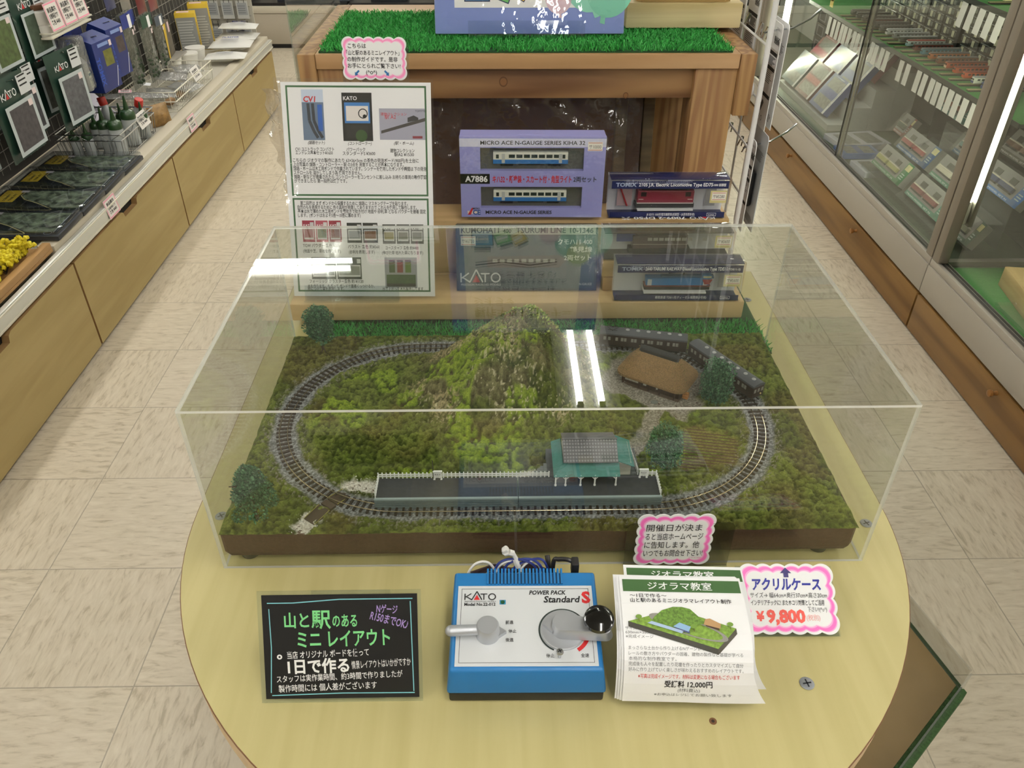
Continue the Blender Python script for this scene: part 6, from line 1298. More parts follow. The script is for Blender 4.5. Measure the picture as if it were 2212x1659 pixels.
j = thing('paint_bottle', 'yellow labelled bottle at the back of the jar shelf', 'bottle', (-1.655, 2.375, .7985)); MB().lathe([(.028, 0), (.028, .09), (.020, .1)], mat('d8b722', .4), 20).build('body', j); MB().lathe([(.018, .101), (.018, .125), (.0001, .126)], INK, 16).build('cap', j)
j = thing('cement_bottle', 'round white bottle with purple base behind the jar shelf tags', 'bottle', (-1.66, 2.50, .7985)); MB().lathe([(.03, 0), (.03, .04)], mat('5a2a6a', .4), 20).build('base_band', j); MB().lathe([(.0302, .0405), (.0302, .10), (.015, .12), (.0001, .121)], mat('e9e6e0', .4), 20).build('body', j)
# spray bottles, blue cartons, header bags
for k, (y, z) in enumerate([(2.452, .585), (2.420, .625)]):
    t = thing('spray_bottle', ['front', 'rear'][k]+' bagged clear spray bottle hanging left of the blue cartons', 'bottle', (-1.545-.07*k, y, z), group='bagged spray bottles'); MB().lathe([(.028, 0), (.031, .004), (.031, .095), (.018, .112), (.011, .118), (.011, .130)], FROST, 20).build('body', t)
    m_ = MB(); m_.lathe([(.0095, .131), (.0095, .150), (.006, .160)], mat('d9d9d6', .4), 14); m_.cyl((0, 0, .152), (.022, 0, .155), .004, mat('d9d9d6', .4), 8); m_.build('spray_head', t); c = Card(); c.rect(-.010, .012, .012, .065, mat('d6dccf', .5), 1); c.rect(-.008, .052, .010, .060, mat('2f6f7a', .5), 2); c.rect(-.008, .015, .010, .045, mat('b9bfb2', .5), 2); c.build('paper_label', t, mw=FX(.0312, 0, 0, 0), smooth=False)
    MB().box(-.034, .034, -.034, .034, .001, .185, BAGC, .012).build('clear_bag', t)
BX = mat('152a6e', .4, name='blue_carton', coat=.3); BXL = mat('1e4bb0', .4)
def blue_box(y, z, x, label, win, w_=.115, h_=.205):
    t = thing('blue_carton', label, 'box', mw=T(x, y, z, 0, 0, -.12), group='blue cartons hung on the grid panel')
    m_ = MB(); m_.box(-.075, 0, 0, w_, 0, h_*.88, BX, .001); m_.prism([(-.075, h_*.882), (0, h_*.882), (-.062, h_)], 0, w_, BX, Matrix(((1, 0, 0, 0), (0, 0, 1, 0), (0, 1, 0, 0), (0, 0, 0, 1)))); m_.build('carton', t, smooth=False)
    c = Card(); c.text('TOMIX', w_*.02, h_*.62, .034, BXL, 1, w=h_*.5, bold=.03, rot=-PI/2); c.rect(w_*.30, h_*.03, w_*.97, h_*.76, mat('26306a', .45), 1); c.rect(w_*.44, h_*.42, w_*.90, h_*.70, mat(win, .5, name='win_'+win, var=.3, vscale=50), 2); c.rect(w_*.25, h_*.78, w_*.8, h_*.84, mat('7f95c8', .5), 2); c.rect(w_*.84, h_*.74, w_*.97, h_*.84, mat('e6d3d3', .5), 3); c.stroke([(w_*.99, h_*.36), (w_*.75, h_*.02)], .003, WHITE, 3)
    c.build('printed_face', t, mw=FX(.0004, 0, 0, 0), smooth=False); c = Card(); c.text('TOMIX', -.045, h_*.6, .03, BXL, 1, w=h_*.46, bold=.04, rot=-PI/2); c.build('side_print', t, mw=T(-.0, -.0004, 0, PI/2) @ T(0, 0, 0), smooth=False)
blue_box(2.500, .560, -1.500, 'near dark blue carton with a yellow window hung beside the spray bottles', '6a6a2c', .13, .195); blue_box(2.680, .565, -1.520, 'second dark blue carton with a brown window hung past the first', '4a3f3c', .12, .20); blue_box(2.62, .62, -1.6505, 'dark blue carton hung behind the front two, its top peeking out', '222a5a', .12, .17); blue_box(2.47, .685, -1.655, 'dark blue carton high behind the spray bottles under the jar shelf', '222a5a', .12, .10)
def d_head(col, inner):
    def f(c, w_, h_):
        c.rect(0, h_*.82, w_, h_, mat(col, .5), 1); c.rect(w_*.55, h_*.80, w_*.8, h_*.97, WHITE, 2); c.rect(w_*.7, h_*.70, w_*.82, h_*.77, mat('e6d3d3', .5), 2)
    return f
HB = clear('header_bag', 'd9dbd6', .08, rough=.1, haze=.35, hazecol='7d7f76', bump=.5, bscale=40)
for k, (y, z, w_, h_, x, hd_) in enumerate([(2.89, .46, .12, .29, -1.56, '1f2f7a'), (2.99, .47, .11, .27, -1.59, '22306a'), (3.08, .44, .12, .27, -1.56, '2a4a38'), (3.20, .45, .11, .24, -1.60, '3a3a3e'), (3.28, .45, .10, .22, -1.58, '47505a')]):
    t = pouch('header_bag', ['first clear bag with blue header past the blue cartons', 'second clear bag with blue header past the blue cartons', 'clear bag of green foliage behind the white wire basket', 'clear bag on the hooks left of the brown picture carton', 'small clear bag nearest the brown picture carton'][k], T(x, y, z) @ Matrix(((0, 0, 1, 0), (1, 0, 0, 0), (0, 1, 0, 0), (0, 0, 0, 1))), w_, h_, .03, HB, 'clear header bags on the grid panel', d_head(hd_, ''), 8, 'package'); m_ = MB()
    for q in range(40): m_.ball((w_*random.uniform(.15, .85), h_*random.uniform(.05, .5), random.uniform(-.006, .006)), .009, mat(('34452a', '2c3a26')[q % 2], .8), 1, jit=.2)
    m_.build('foliage', t, smooth=False, label='dark green foliage filling', kind='stuff')
for k, (y, z, x, col) in enumerate([(3.36, .66, -1.66, '6a2024'), (3.50, .65, -1.66, '7a3a3c'), (3.20, .70, -1.66, '8a857c'), (3.05, .735, -1.66, '3a3f66')]):
    pouch('hanging_bag', ['small dark red bag hung high past the header bags', 'small dull red bag hung highest near the brown carton', 'small grey bag hung high behind the header bags', 'small dark blue bag hung high above the header bags'][k], T(x, y, z) @ Matrix(((0, 0, 1, 0), (1, 0, 0, 0), (0, 1, 0, 0), (0, 0, 0, 1))), .10, .13, .02, mat(col, .4, coat=.4), 'small bags high on the grid panel', None, 6, 'package')
for k, (y, x, a) in enumerate([(2.66, -1.66, .3), (2.73, -1.675, .1)]):
    c = Card(); c.prism([(0, 0), (.10, 0), (.10, .15), (0, .15)], -.002, 0, mat('cfcad6', .45)); c.rect(.06, .01, .09, .10, mat('8a8690', .5), 1); c.rect(.01, .12, .05, .135, mat('2f6f7a', .5), 1)
    for q in range(5): c.rect(.01, .02+.015*q, .045, .024+.015*q, GREY, 1)
    c.build('leaflet', mw=T(x+.06, y, DK+.004, 0, .9, 0) @ T(0, 0, 0, 0, 0, PI/2+a), smooth=False, label=['near', 'far'][k]+' pale printed leaflet pack leaning behind the silver basket', cat='leaflet', group='leaflet packs behind the silver basket')
# end panel with hanging sheets
t = thing('end_panel', 'pale wire panel with clip hangers closing the far end of the left shelf', 'panel'); m_ = MB()
for x in np.arange(-1.86, -1.47, .05): m_.cyl((x, 4.46, .22), (x, 4.46, 1.3), .002, GW, 5)
for z in np.arange(.25, 1.3, .05): m_.cyl((-1.86, 4.457, z), (-1.47, 4.457, z), .002, GW, 5)
m_.build('wires', t, smooth=False); MB().box(-1.87, -1.46, 4.47, 4.48, .02, 1.3, mat('b9b5a8', .6)).build('back_sheet', t, smooth=False)
for r_ in range(3):
    for q in range(4):
        x, z = -1.80+q*.085, .30+r_*.135; c = Card(); c.prism([(0, 0), (.066, 0), (.066, .095), (0, .095)], -.001, 0, mat('c9cac6', .5)); c.rect(.006, .02, .06, .085, mat('a3a6a8', .5), 1)
        for s_ in range(4): c.rect(.008, .03+.012*s_, .05, .034+.012*s_, mat('7d8084', .5), 2)
        for xx in (.015, .045): c.rect(xx, .085, xx+.004, .125, mat('4a4a48', .5), 1)
        c.rect(.012, .104, .052, .108, mat('4a4a48', .5), 1)
        c.build('clip_sheet', mw=T(x, 4.452, z, PI/2), smooth=False, label='small grey printed sheet hung by a clip on the far end panel', cat='sheet', group='sheets on the far end panel')
# ---------------------------------------------------------------- low counter along the back wall
BE = mat('b9b0a0', .5, name='beige_front'); BK_ = mat('17171a', .4)
for i, x0 in enumerate((-2.75, -1.93, -1.10, -.27, .56, 1.39)):
    t = thing('back_counter', 'beige counter unit along the back wall, number %s from the left wall' % ('one', 'two', 'three', 'four', 'five', 'six')[i], 'counter', group='beige counters along the back wall'); MB().box(x0, x0+.815, 5.66, 6.3, 0, .03, BK_).build('plinth', t, smooth=False); MB().box(x0, x0+.815, 5.64, 6.3, .031, .235, BE, .002).build('drawer_front', t); MB().box(x0, x0+.815, 5.635, 6.3, .238, .285, mat('cfc8b8', .45), .003).build('top_rail', t); MB().box(x0, x0+.815, 5.65, 6.3, .287, .305, BK_).build('black_top', t, smooth=False)
for k, (x, w_, col) in enumerate([(-1.62, .22, '3a3f4a'), (-1.30, .2, '4a4f58'), (-.95, .26, '2f3338'), (-.5, .3, '5a5d62'), (.1, .25, '3a3d42'), (.7, .3, '55504a'), (-2.1, .3, '4a4a4a')]):
    MB().box(x, x+w_, 5.70, 5.9, .306, .40, mat(col, .5), .003).build('counter_box', label='dark carton on the back counter, %s from the left' % ('second', 'third', 'fourth', 'fifth', 'sixth', 'seventh', 'first')[k], cat='box', group='cartons on the back counter')
for y, z, x in ((2.56, .752, -1.52), (2.74, .765, -1.54), (2.68, .79, -1.60), (2.30, .925, -1.575), (2.08, .945, -1.575), (2.32, .752, -1.535), (1.94, .762, -1.515), (2.09, .755, -1.575), (2.95, .75, -1.555), (3.04, .74, -1.585), (3.14, .71, -1.555), (2.45, .772, -1.54)):
    MB().tube([(-1.732, y, z-.012), (x-.01, y, z-.012), (x+.02, y, z-.004)], .0022, CHR, 6).build('peg_hook', label='chrome peg hook reaching from the wire grid panel to a hung pack', cat='hook', group='peg hooks on the wire grid panel')
# ---------------------------------------------------------------- glass showcases along the right aisle
OAK = wood('oak_drawer', '8a683a', '6f5029', 1, 24, .08, .42, off=3, rings=5, dist=3.0); OAK_D = mat('2a1c10', .8, name='shadow_gap')
ALU = mat('b3ada2', .42, .15, name='aluminium_frame'); ALU2 = mat('8d8982', .4, .3, name='aluminium_track'); BRN_A = mat('8f877b', .4, .3, name='bronze_stile'); PLW = mat('b4b6ae', .6, name='case_lining'); GFELT = mat('3f7a3c', .85, name='green_felt', var=.12, vscale=200); GRN_D = mat('55604f', .6, name='case_floor')
GLA = clear('showcase_glass', 'fafcfa', .038)
KNB = wood('knob_wood', '9a6c3a', '7f552a', 2, 80, .3, .35)
def showcase(label, y0, y1, knobs, joint):
    t = thing('showcase', label, 'showcase', (0, 0, 0), group='glass showcases along the right aisle')
    MB().box(1.352, 1.98, y0+.002, y1-.002, 0, .140, OAK_D).build('base', t, smooth=False); dfr = MB().box(1.332, 1.3515, y0+.003, y1-.003, .006, .132, OAK, .001).build('drawer_front', t, label='oak drawer front')
    for y in knobs: MB().lathe([(.007, 0), (.006, .006), (.0055, .010), (.009, .013), (.0105, .018), (.010, .023), (.006, .025), (.0001, .0255)], KNB, 20, T(1.3318, y, .112, 0, -PI/2))    .build('knob', dfr, label='turned wooden knob')
    m_ = MB(); m_.box(1.334, 1.352, y0, y1, .142, .238, ALU, .001); m_.box(1.338, 1.350, y0, y1, .2385, .262, ALU, .001); m_.build('front_rail', t)
    m_ = MB(); m_.box(1.352, 1.98, y0, y1, .142, .246, GRN_D)
    m_.build('case_floor', t, smooth=False)
    for x in (1.354, 1.366, 1.378): MB().box(x, x+.003, y0, y1, .2465, .258, ALU2).build('track_rib', t, smooth=False)
    MB().box(1.95, 1.98, y0, y1, .2465, 1.62, PLW).build('back_panel', t, smooth=False); MB().box(1.334, 1.98, y0, y1, 1.621, 1.70, ALU).build('top_rail', t, smooth=False)
    for a in (y0+.001, y1-.040): MB().box(1.338, 1.372, a, a+.039, .2625, 1.62, BRN_A if a > 1.5 else ALU, .002).build('stile', t)
    for k, (a, b) in enumerate(((y0+.041, joint+.012), (joint-.012, y1-.041))): MB().box(1.3565+.012*k, 1.3605+.012*k, a, b, .259, 1.62, GLA).build('glass_door', t, smooth=False, label='sliding glass door')
    m_ = MB(); m_.box(1.3555, 1.3615, joint+.010, joint+.014, .26, 1.62, mat('1b1d1b', .3)); m_.box(1.3675, 1.3735, joint-.014, joint-.010, .26, 1.62, mat('1b1d1b', .3)); m_.box(1.361, 1.368, joint-.004, joint+.004, .26, 1.62, mat('8d8a7a', .3, .5)); m_.build('door_edge', t, smooth=False, label='dark edges of the overlapping doors')
    return t
sc1 = showcase('glass showcase of boxed trains and parts opposite the layout table', 1.722, 3.900, (2.245, 3.0635), 2.645)
sc2 = showcase('nearest glass showcase with a wooden stand on green felt', -.260, 1.718, (1.1975, .38), .75)
sc3 = showcase('farthest glass showcase past the wire rack', 3.905, 5.50, (4.3, 5.1), 4.70)
LTUBE = mat('ffffff', .5, name='case_tube', emit='fbffe4', es=36)
for x, y, z0, z1, lb in ((1.412, 1.756, .44, 1.5, 'bright upright lamp tube beside the stile of the nearest showcase'), (1.445, 3.850, .16+.14, 1.5, 'bright upright lamp tube at the far corner past the wire rack')):
    t = thing('case_lamp', lb, 'lamp', (x, y, 0)); MB().cyl((0, 0, z0), (0, 0, z1), .0125, LTUBE, 14).build('tube', t); MB().lathe([(.011, z0-.075), (.016, z0-.07), (.016, z0-.03), (.0125, z0-.001)], mat('d9d6cf', .5), 14).build('socket', t)
    MB().box(.016, .03, -.02, .02, z0-.08, z1, ALU2).build('back_strip', t, smooth=False)
# felt shelves with tags
TAGW = mat('d2d0cc', .5, name='tag_paper')
def felt_shelf(label, y0, y1, z, x0=1.50, x1=1.93):
    t = thing('felt_shelf', label, 'shelf', (0, 0, 0), group='green felt shelves in the showcases'); MB().box(x0, x1, y0, y1, z-.012, z-.002, mat('3b3f39', .5)).build('board', t, smooth=False); MB().box(x0, x1, y0, y1, z-.0018, z, GFELT).build('felt', t, smooth=False); MB().box(x0-.002, x0-.0002, y0, y1, z-.014, z+.001, mat('262b26', .4)).build('edge_strip', t, smooth=False)
felt_shelf('green felt shelf of railcars in the middle of the big showcase', 1.78, 3.70, .668); felt_shelf('upper green felt shelf near the top of the picture', 1.78, 2.30, .925); felt_shelf('green felt shelf of the nearest showcase, seen right of the lamp tube', .4, 1.68, .668)
def tags(y0, y1, n, z, x=1.4955, skip=(), label='white price tag hung below the edge of the green felt shelf', group='tags under the railcar shelf'):
    first = None
    for k in range(n):
        if k in skip: continue
        y = y0+(y1-y0)*k/(n-1)+random.uniform(-.006, .006); mw = FX(x, y, z-.078, -.05) @ Matrix.Rotation(random.uniform(-.05, .05), 4, 'Z')
        if first is None:
            c = Card(); c.prism([(0, 0), (.036, 0), (.036, .074), (0, .074)], -.0008, 0, TAGW)
            for q in range(5): c.text(('型番', '¥4,800', 'N-GAUGE', '中古', '特価')[q], .004, .060-.012*q, .008, GREY, 1, w=.026)
            first = c.build('price_tag', mw=mw, smooth=False, label=label, cat='price tag', group=group)
        else: o = first.copy(); COL.objects.link(o); o.matrix_local = mw
tags(2.02, 3.36, 28, .655, skip=(9, 12, 13)); tags(1.80, 2.26, 9, .912, skip=(3,), label='white price tag hung below the upper green felt shelf', group='tags under the upper shelf')
MB().box(1.4940, 1.4948, 1.89, 1.975, .83, .93, mat('b3211f', .5)).build('red_sign', label='red sign hanging at the upper shelf beside the stile', cat='sign'); MB().box(1.4940, 1.4948, 1.60, 1.70, .81, .97, mat('b3211f', .5)).build('red_sign', label='red sign in the nearest showcase beyond the lamp tube', cat='sign')
for k, (y, z) in enumerate([(3.50, .735), (3.38, .715), (3.375, .690)]):
    c = Card(); c.prism([(0, 0), (.04, 0), (.04, .032), (0, .032)], -.0008, 0, mat('d2b52a', .5)); c.text('FW'[k % 2] if k else 'W', .008, .005, .028, mat('4a2a18', .5), 1, bold=.05); c.build('letter_tag', mw=FX(1.493, y, z, 0), smooth=False, label='yellow letter tag at the far felt shelf, %s' % ('left one', 'upper right one', 'lower right one')[k], cat='tag', group='yellow letter tags')
# railcars lined up on the felt, end on to the glass
def shelf_car(y, z, cols, label, L_=.145, x=1.555):
    b, r, f_ = cols; t = thing('shelf_railcar', label, 'train car', (x, y, z), group='railcars lined up on the felt shelf')
    MB().box(-.002, L_, -.0095, .0095, .0085, .026, mat(b, .4), .001).build('body', t); MB().box(-.001, L_-.001, -.0085, .0085, .0262, .030, mat(r, .5), .002).build('roof', t)
    m_ = MB(); m_.box(-.0027, -.0021, -.0088, .0088, .010, .0165, mat(f_, .4)); m_.box(-.0027, -.0021, -.0075, -.0015, .0185, .0240, GLS); m_.box(-.0027, -.0021, .0015, .0075, .0185, .0240, GLS)
    for q in range(9): m_.box(.010+q*.0145, .019+q*.0145, -.0099, -.0096, .0175, .0230, GLS)
    m_.build('windows', t, smooth=False)
    m_ = MB(); m_.box(-.048, L_+.02, -.0055, -.0040, .004, .0065, mat('c9bd96', .3, .6)); m_.box(-.048, L_+.02, .0040, .0055, .004, .0065, mat('c9bd96', .3, .6)); m_.box(-.045, L_+.02, -.010, .010, .0003, .0038, mat('39332c', .7)); m_.build('display_track', t, smooth=False); MB().box(.004, L_-.006, -.007, .007, .0068, .0083, UND).build('underframe', t, smooth=False)
CR = [('55544f', '4a4a4a', '55544f')]*3+[('5a2a26', '3b3b3b', '5a2a26'), ('4a4a48', '3c3c3c', '8a8a80'), ('555450', '444444', '6a6a66'), ('b9bab8', 'a2a4a6', 'c8c9c6'), ('86888a', '8d9092', '55585a'), ('2e3a34', '8a8f92', '2a3a30'), ('a8b8bc', '8a2a24', '7a9aa4'), ('7a3a2c', '70706e', '5a2a20'), ('2f7286', '5d646a', '2f7286'), ('b5652a', '55565a', 'a85a22'), ('7a4a2c', '6b6866', '5a2a1c'), ('a8481c', '6a4038', 'c9b89a'), ('b04a1e', '7a3a2a', 'b04a1e'), ('b54a1c', '80392a', 'b54a1c'), ('d5d6c8', '8d8f92', '22346a'), ('22367a', '3a4a66', '22367a')]
nm_ = ['dark grey', 'second dark grey', 'third dark grey', 'dull red', 'grey', 'mid grey', 'silver white', 'grey silver', 'dark green', 'pale blue and red', 'brown', 'teal blue', 'orange fronted', 'brown and grey', 'orange and cream', 'bright orange', 'vivid orange', 'ivory and navy', 'deep blue']
for k, c_ in enumerate(CR): shelf_car(3.30-k*.0655, .6685, c_, nm_[k]+' railcar parked end on along the felt shelf')
for k, (y, c_) in enumerate([(1.62, '3a5a7a'), (1.55, '2c3f66'), (1.48, '4a5560')]): shelf_car(y, .6685, (c_, '55606a', c_), ['steel blue', 'navy', 'slate'][k]+' railcar on the felt shelf of the nearest showcase')
shelf_car(2.16, .9255, ('d9d2a0', '8d8f92', 'd9d2a0'), 'cream railcar on the upper felt shelf above the tags')
# stacks of small clear cases on the back wall
t0 = MB(); t0.box(0, .10, 0, .0655, 0, .0335, mat('343530', .25, coat=.5, name='case_dark'), .0015); t0.box(-.0006, -.0001, .028, .046, .006, .0275, mat('b4b196', .5)); t0.box(-.0006, -.0001, .004, .022, .009, .024, mat('56574f', .4)); t0.box(-.0006, -.0001, .004, .060, .0295, .0315, mat('7d7f7a', .4))
me0 = t0.mesh('small_case', False)
for r_ in range(10):
    for q in range(20):
        y, z = 2.10+q*.0682+(.028 if q > 7 else 0), .6685+r_*.0345
        if y < 2.31 and z > .87: continue
        o = bpy.data.objects.new('small_case', me0); COL.objects.link(o); o.location = (1.722+random.uniform(-.003, .003), y, z)
        o['label'] = 'small dark case with pale price label in the wall of stacked cases'; o['category'] = 'case'; o['group'] = 'small cases stacked at the back of the big showcase'
MB().box(1.715, 1.74, 2.6475, 2.6725, .6685, 1.05, mat('121210', .5)).build('dark_post', label='dark upright post between the stacks of small cases', cat='post', smooth=False)
MB().box(1.83, 1.845, 2.02, 2.86, .2475, .65, mat('23241f', .7)).build('dark_infill', label='dark sheet added to stand for the black void under the railcar shelf', cat='board', smooth=False)  # added sheet, its dark colour stands in for the shade under the shelf
# tilted window boxes on white steps at the far end
STP = clear('clear_step', 'eef1ef', .07, haze=.10, hazecol='c9ccc8')
t = thing('display_steps', 'white stepped stand holding nine tilted window boxes at the far end of the big showcase', 'stand')
for k in range(4): MB().box(1.44+.09*k, 1.529+.09*k if k < 3 else 1.80, 3.00, 3.75, .2475, .275+.075*k, mat('a9aba6', .5)).build('step', t, smooth=False)
def wbox(mw, w_, h_, d_, base, band, label, group, win=((.12, .62, .88, .92), (.12, .10, .88, .38)), spine=True, glare=0):
    t = thing('window_box', label, 'box', mw=mw, group=group); crt = MB().box(0, w_, 0, h_, -d_, 0, mat(base, .4, coat=.1)).build('carton', t, smooth=False); c = Card()
    for x0, y0, x1, y1 in win: c.rect(w_*x0, h_*y0, w_*x1, h_*y1, mat('77776f', .5, name='window_grey', var=.4, vscale=60), 1)
    if band: c.rect(w_*.04, h_*.42, w_*.96, h_*.58, mat(band, .45), 2)
    if spine: c.rect(w_*.90, 0, w_, h_, mat('d3d4d2', .45), 2); c.text('N-GAUGE', w_*.965, h_*.25, w_*.06, INK, 3, w=h_*.5, rot=PI/2)
    c.text('MODEL TRAIN', w_*.1, h_*.94, h_*.035, WHITE, 2, w=w_*.6); c.build('printed_face', crt, smooth=False); MB().box(0, w_, 0, h_, .0012, .0015, clear('box_wrap', 'ffffff', .03, rough=.22)).build('film', t, smooth=False)
BX_ = ['leftmost in the top row', 'middle of the top row', 'rightmost in the top row', 'leftmost in the middle row', 'middle of the middle row', 'rightmost in the middle row', 'leftmost in the bottom row', 'middle of the bottom row', 'rightmost in the bottom row']
cols = [('5a2e30', '7a2a30'), ('b5b0a4', '8a4038'), ('6a2438', '8a2a66'), ('8a3a44', 'b03050'), ('4a5a8a', '2a4aa0'), ('2a4a8a', '2f4f96'), ('3f5f66', '2f6a74'), ('6a3434', 'a03a36'), ('2f4a86', '2a3f8a')]
for r_ in range(3):
    for q in range(3):
        k = r_*3+q; x = 1.625-.09*r_; z = .4440-.075*r_; y = 3.735-.222*q
        wbox(T(x, y, z) @ Matrix(((0, 0, -1, 0), (-1, 0, 0, 0), (0, 1, 0, 0), (0, 0, 0, 1))) @ Matrix.Rotation(-.62, 4, 'X'), .195, .165, .030, *cols[k], 'tilted window box with %s band, ' % ('dark red', 'rust', 'purple', 'pink', 'blue', 'steel blue', 'teal', 'red', 'navy')[k]+BX_[k], 'tilted window boxes on the white steps')
# flat boxes behind the door joint
FLAT = [(1.395, 2.905, .17, .22, 'b9b9c4', None, 'white two window box lying flat farthest back beside the steps', .15), (1.385, 2.755, .11, .16, '4a6aa8', '35559a', 'blue window box lying flat against the glass', 0), (1.56, 2.60, .16, .18, 'b4b5c0', None, 'pale box lying flat behind the silver foil one', .1), (1.39, 2.575, .14, .17, 'c3c5d0', None, 'white two window box lying flat nearest the door joint', .05)]
for k, (x, y, w_, h_, b, bd_, lb, a) in enumerate(FLAT): wbox(T(x, y, .2475+.022, 0, 0, -PI/2+a), w_, h_, .022, b, bd_, lb, 'boxes lying flat in the big showcase', ((.12, .55, .88, .88), (.12, .12, .88, .42)), False)
wbox(T(1.51, 2.53, .285, .25, 0, -PI/2+.1), .10, .10, .018, '9fa6ac', None, 'silver foil box lying tilted between the flat boxes', 'boxes lying flat in the big showcase', ((.1, .1, .9, .4),), False)
# clear steps carrying boxed trains
t = thing('clear_steps', 'clear plastic steps with boxed trains right of the door joint', 'stand'); ST = [(1.405, .2475, .285), (1.495, .2475, .340), (1.590, .2475, .400), (1.690, .2475, .45)]
for k, (x, z0, z1) in enumerate(ST):
    MB().box(x, x+.088, 1.80, 2.50, z1-.003, z1, STP).build('tread', t, smooth=False); MB().box(x, x+.003, 1.80, 2.50, z0, z1-.0032, STP).build('riser', t, smooth=False)
def train_box(x, y, z, w_, band, inner, label, n=2, grp='boxed trains on the clear steps'):
    mw = T(x, y, z+.0152) @ Matrix(((0, 0, -1, 0), (-1, 0, 0, 0), (0, 1, 0, 0), (0, 0, 0, 1))) @ Matrix.Rotation(-.55, 4, 'X'); h_ = .085
    t = thing('train_box', label, 'box', mw=mw, group=grp); MB().box(0, w_, 0, h_, -.028, 0, mat('8a8b88', .5)).build('tray', t, smooth=False); c = Card(); c.rect(0, 0, w_, h_*.17, mat(band, .45), 1); c.rect(w_*.82, 0, w_, h_, mat(band, .45), 1); c.text('TRAIN MODEL SET N', w_*.03, h_*.04, h_*.09, WHITE, 2, w=w_*.72); c.rect(w_*.84, h_*.66, w_*.98, h_*.92, mat('d6d09a', .5), 2)
    for q in range(3): c.rect(w_*.85, h_*(.25+.1*q), w_*.95, h_*(.29+.1*q), mat('b9c9c6', .5), 2)
    c.build('printed_card', t, smooth=False); m_ = MB()
    for q in range(n):
        a = w_*(.06+.38*q) if n == 2 else w_*.12; L_ = w_*(.32 if n == 2 else .62); m_.box(a, a+L_, h_*.34, h_*.52, .0005, .012, mat(inner, .4), .001); m_.box(a, a+L_, h_*.52, h_*.57, .0005, .011, mat('d3cdbb', .5), .001); m_.box(a+L_*.3, a+L_*.75, h_*.60, h_*.82, .0003, .002, mat('3a3b38', .5)); m_.box(a+.004, a+L_-.004, h_*.27, h_*.335, .0005, .009, UND)
    m_.build('train', t, smooth=False); MB().box(0, w_, 0, h_, .014, .0145, clear('box_front', 'fbfbfb', .05)).build('clear_front', t, smooth=False)
train_box(1.425, 2.470, .2855, .25, '2f7a4c', 'a9a864', 'green banded box of two pale green cars on the lowest clear step'); train_box(1.425, 2.160, .2855, .26, '35806c', '7a3034', 'green banded box of two red cars on the lowest clear step')
train_box(1.515, 2.490, .3405, .25, '2f5a8a', '9a2f34', 'blue banded box of two cream and red cars on the second clear step'); train_box(1.515, 2.200, .3405, .17, '2f7a60', 'c9c4b0', 'green banded box with one ivory car on the second clear step', 1)
train_box(1.700, 2.620, .4505, .22, '1f8078', 'a85a3a', 'teal banded box with a brick red car on the highest clear step', 1); train_box(1.612, 2.270, .4005, .17, '28567a', '4a7a76', 'blue banded box with a green car on the third clear step', 1)
train_box(1.560, 1.985, .4005, .24, '2a6ab0', '2a3a66', 'bright blue banded box of navy cars seen right of the lamp tube', 2); train_box(1.62, 2.02, .49, .22, '55524e', '6a4a3a', 'grey banded box of brown cars high right of the lamp tube', 2); train_box(1.435, 1.870, .2855, .15, '3a5a48', '8a8a70', 'dark green banded box half hidden behind the lamp tube', 1)
train_box(1.66, 2.84, .29, .1, '7a2a28', '2a4a36', 'dark red and green boxes standing in the shadow behind the flat ones', 1)
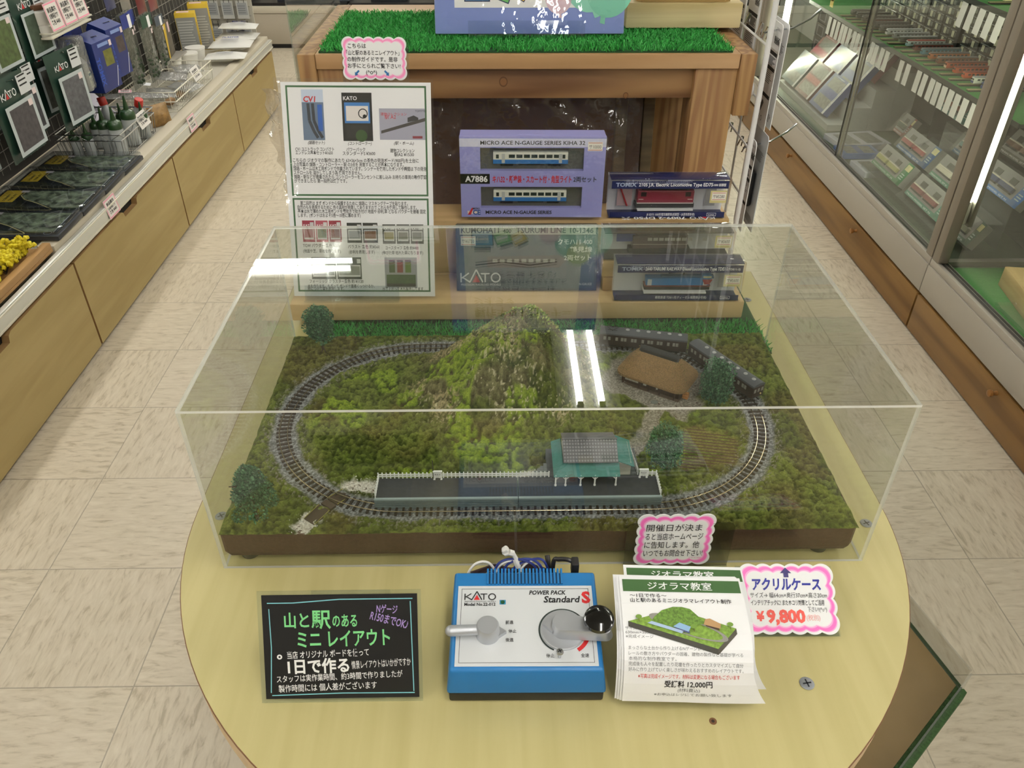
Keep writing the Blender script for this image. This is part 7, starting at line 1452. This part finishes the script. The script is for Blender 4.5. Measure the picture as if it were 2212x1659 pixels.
for k, z in enumerate((.43, .50, .57, .64)):
    b_ = thing('storage_box', ['lowest', 'second', 'third', 'topmost'][k]+' dark grey storage box of the stack at the far back corner', 'box', (1.62, 3.72, z-.1), group='dark grey storage boxes'); MB().box(0, .16, 0, .15, 0, .068, mat('4a4b4d', .5), .003).build('carton', b_)
    c = Card(); c.text('TOMIX', .04, .025, .022, mat('9a9ca0', .5), 1, w=.08, bold=.03); c.build('logo_print', b_, mw=T(0, -.0004, 0, PI/2) , smooth=False); c = Card(); c.rect(.03, .01, .12, .058, mat('8d8f92', .5), 1); c.rect(.04, .015, .11, .053, mat('3a3c40', .5), 2); c.build('picture_label', b_, mw=FX(-.0004, .15, 0, 0) @ Matrix.Rotation(PI, 4, 'Y'), smooth=False)
c = Card(); c.text('TOMIX', 0, 0, .05, mat('23261f', .5), 0, w=.14, bold=.03); c.build('floor_lettering', mw=T(1.425, 1.96, .2472, 0, 0, -PI/2), smooth=False, label='dark lettering on the showcase floor beside the stile', cat='lettering')
# nearest showcase: wooden stand with rods, felt, card
MB().box(1.382, 1.949, .2, 1.675, .2465, .249, GFELT).build('felt_sheet', label='green felt sheet on the floor of the nearest showcase', cat='felt', smooth=False)
MB().box(1.382, 1.94, 1.690, 1.714, .2465, .262, mat('9a978e', .4, .4)).build('divider_strip', label='grey metal strip across the floor of the nearest showcase', cat='strip', smooth=False)
t = thing('rod_stand', 'wooden block stand with silver rods in the nearest showcase', 'stand', mw=T(1.475, 1.565, .250, 0, 0, -.16)); MB().box(0, .30, -.55, .0, 0, .062, wood('stand_maple', 'c2a673', 'a98c58', 1, 40, .08, .5, off=9), .002).build('block', t)
for k in range(4): m_ = MB(); m_.cyl((.10, -.085-.042*k, .0735), (.30, -.085-.042*k, .0735), .0095, mat('b9bfc0', .25, .8), 14); m_.ball((.10, -.085-.042*k, .0735), .0095, mat('b9bfc0', .25, .8), 1); m_.build('rod', t)
MB().box(.04, .075, -.115, -.085, .0622, .066, DARKS).build('metal_plate', t)
cc = cloud('notice_card', 'pink cloud edged card inside the nearest showcase at the right edge', T(1.452, 1.44, .262) @ Matrix(((0, 0, -1, 0), (-1, 0, 0, 0), (0, 1, 0, 0), (0, 0, 0, 1))) @ Matrix.Rotation(-.5, 4, 'X'), .16, .105, 6, 4, lambda c, w, h: [c.text(t_, w*.12, h*y, h*.11, INK, 8, w=w*.7) for t_, y in (('T-ゲージ模型', .7), ('1:450スケール', .55), ('世界最小です', .40), ('店員まで', .25))], 'f59ab8', 'fac6d6')
MB().box(1.40, 1.55, 1.28, 1.44, .2495, .2605, CLR).build('card_stand', label='clear stand under the pink card in the nearest showcase', cat='stand', smooth=False)
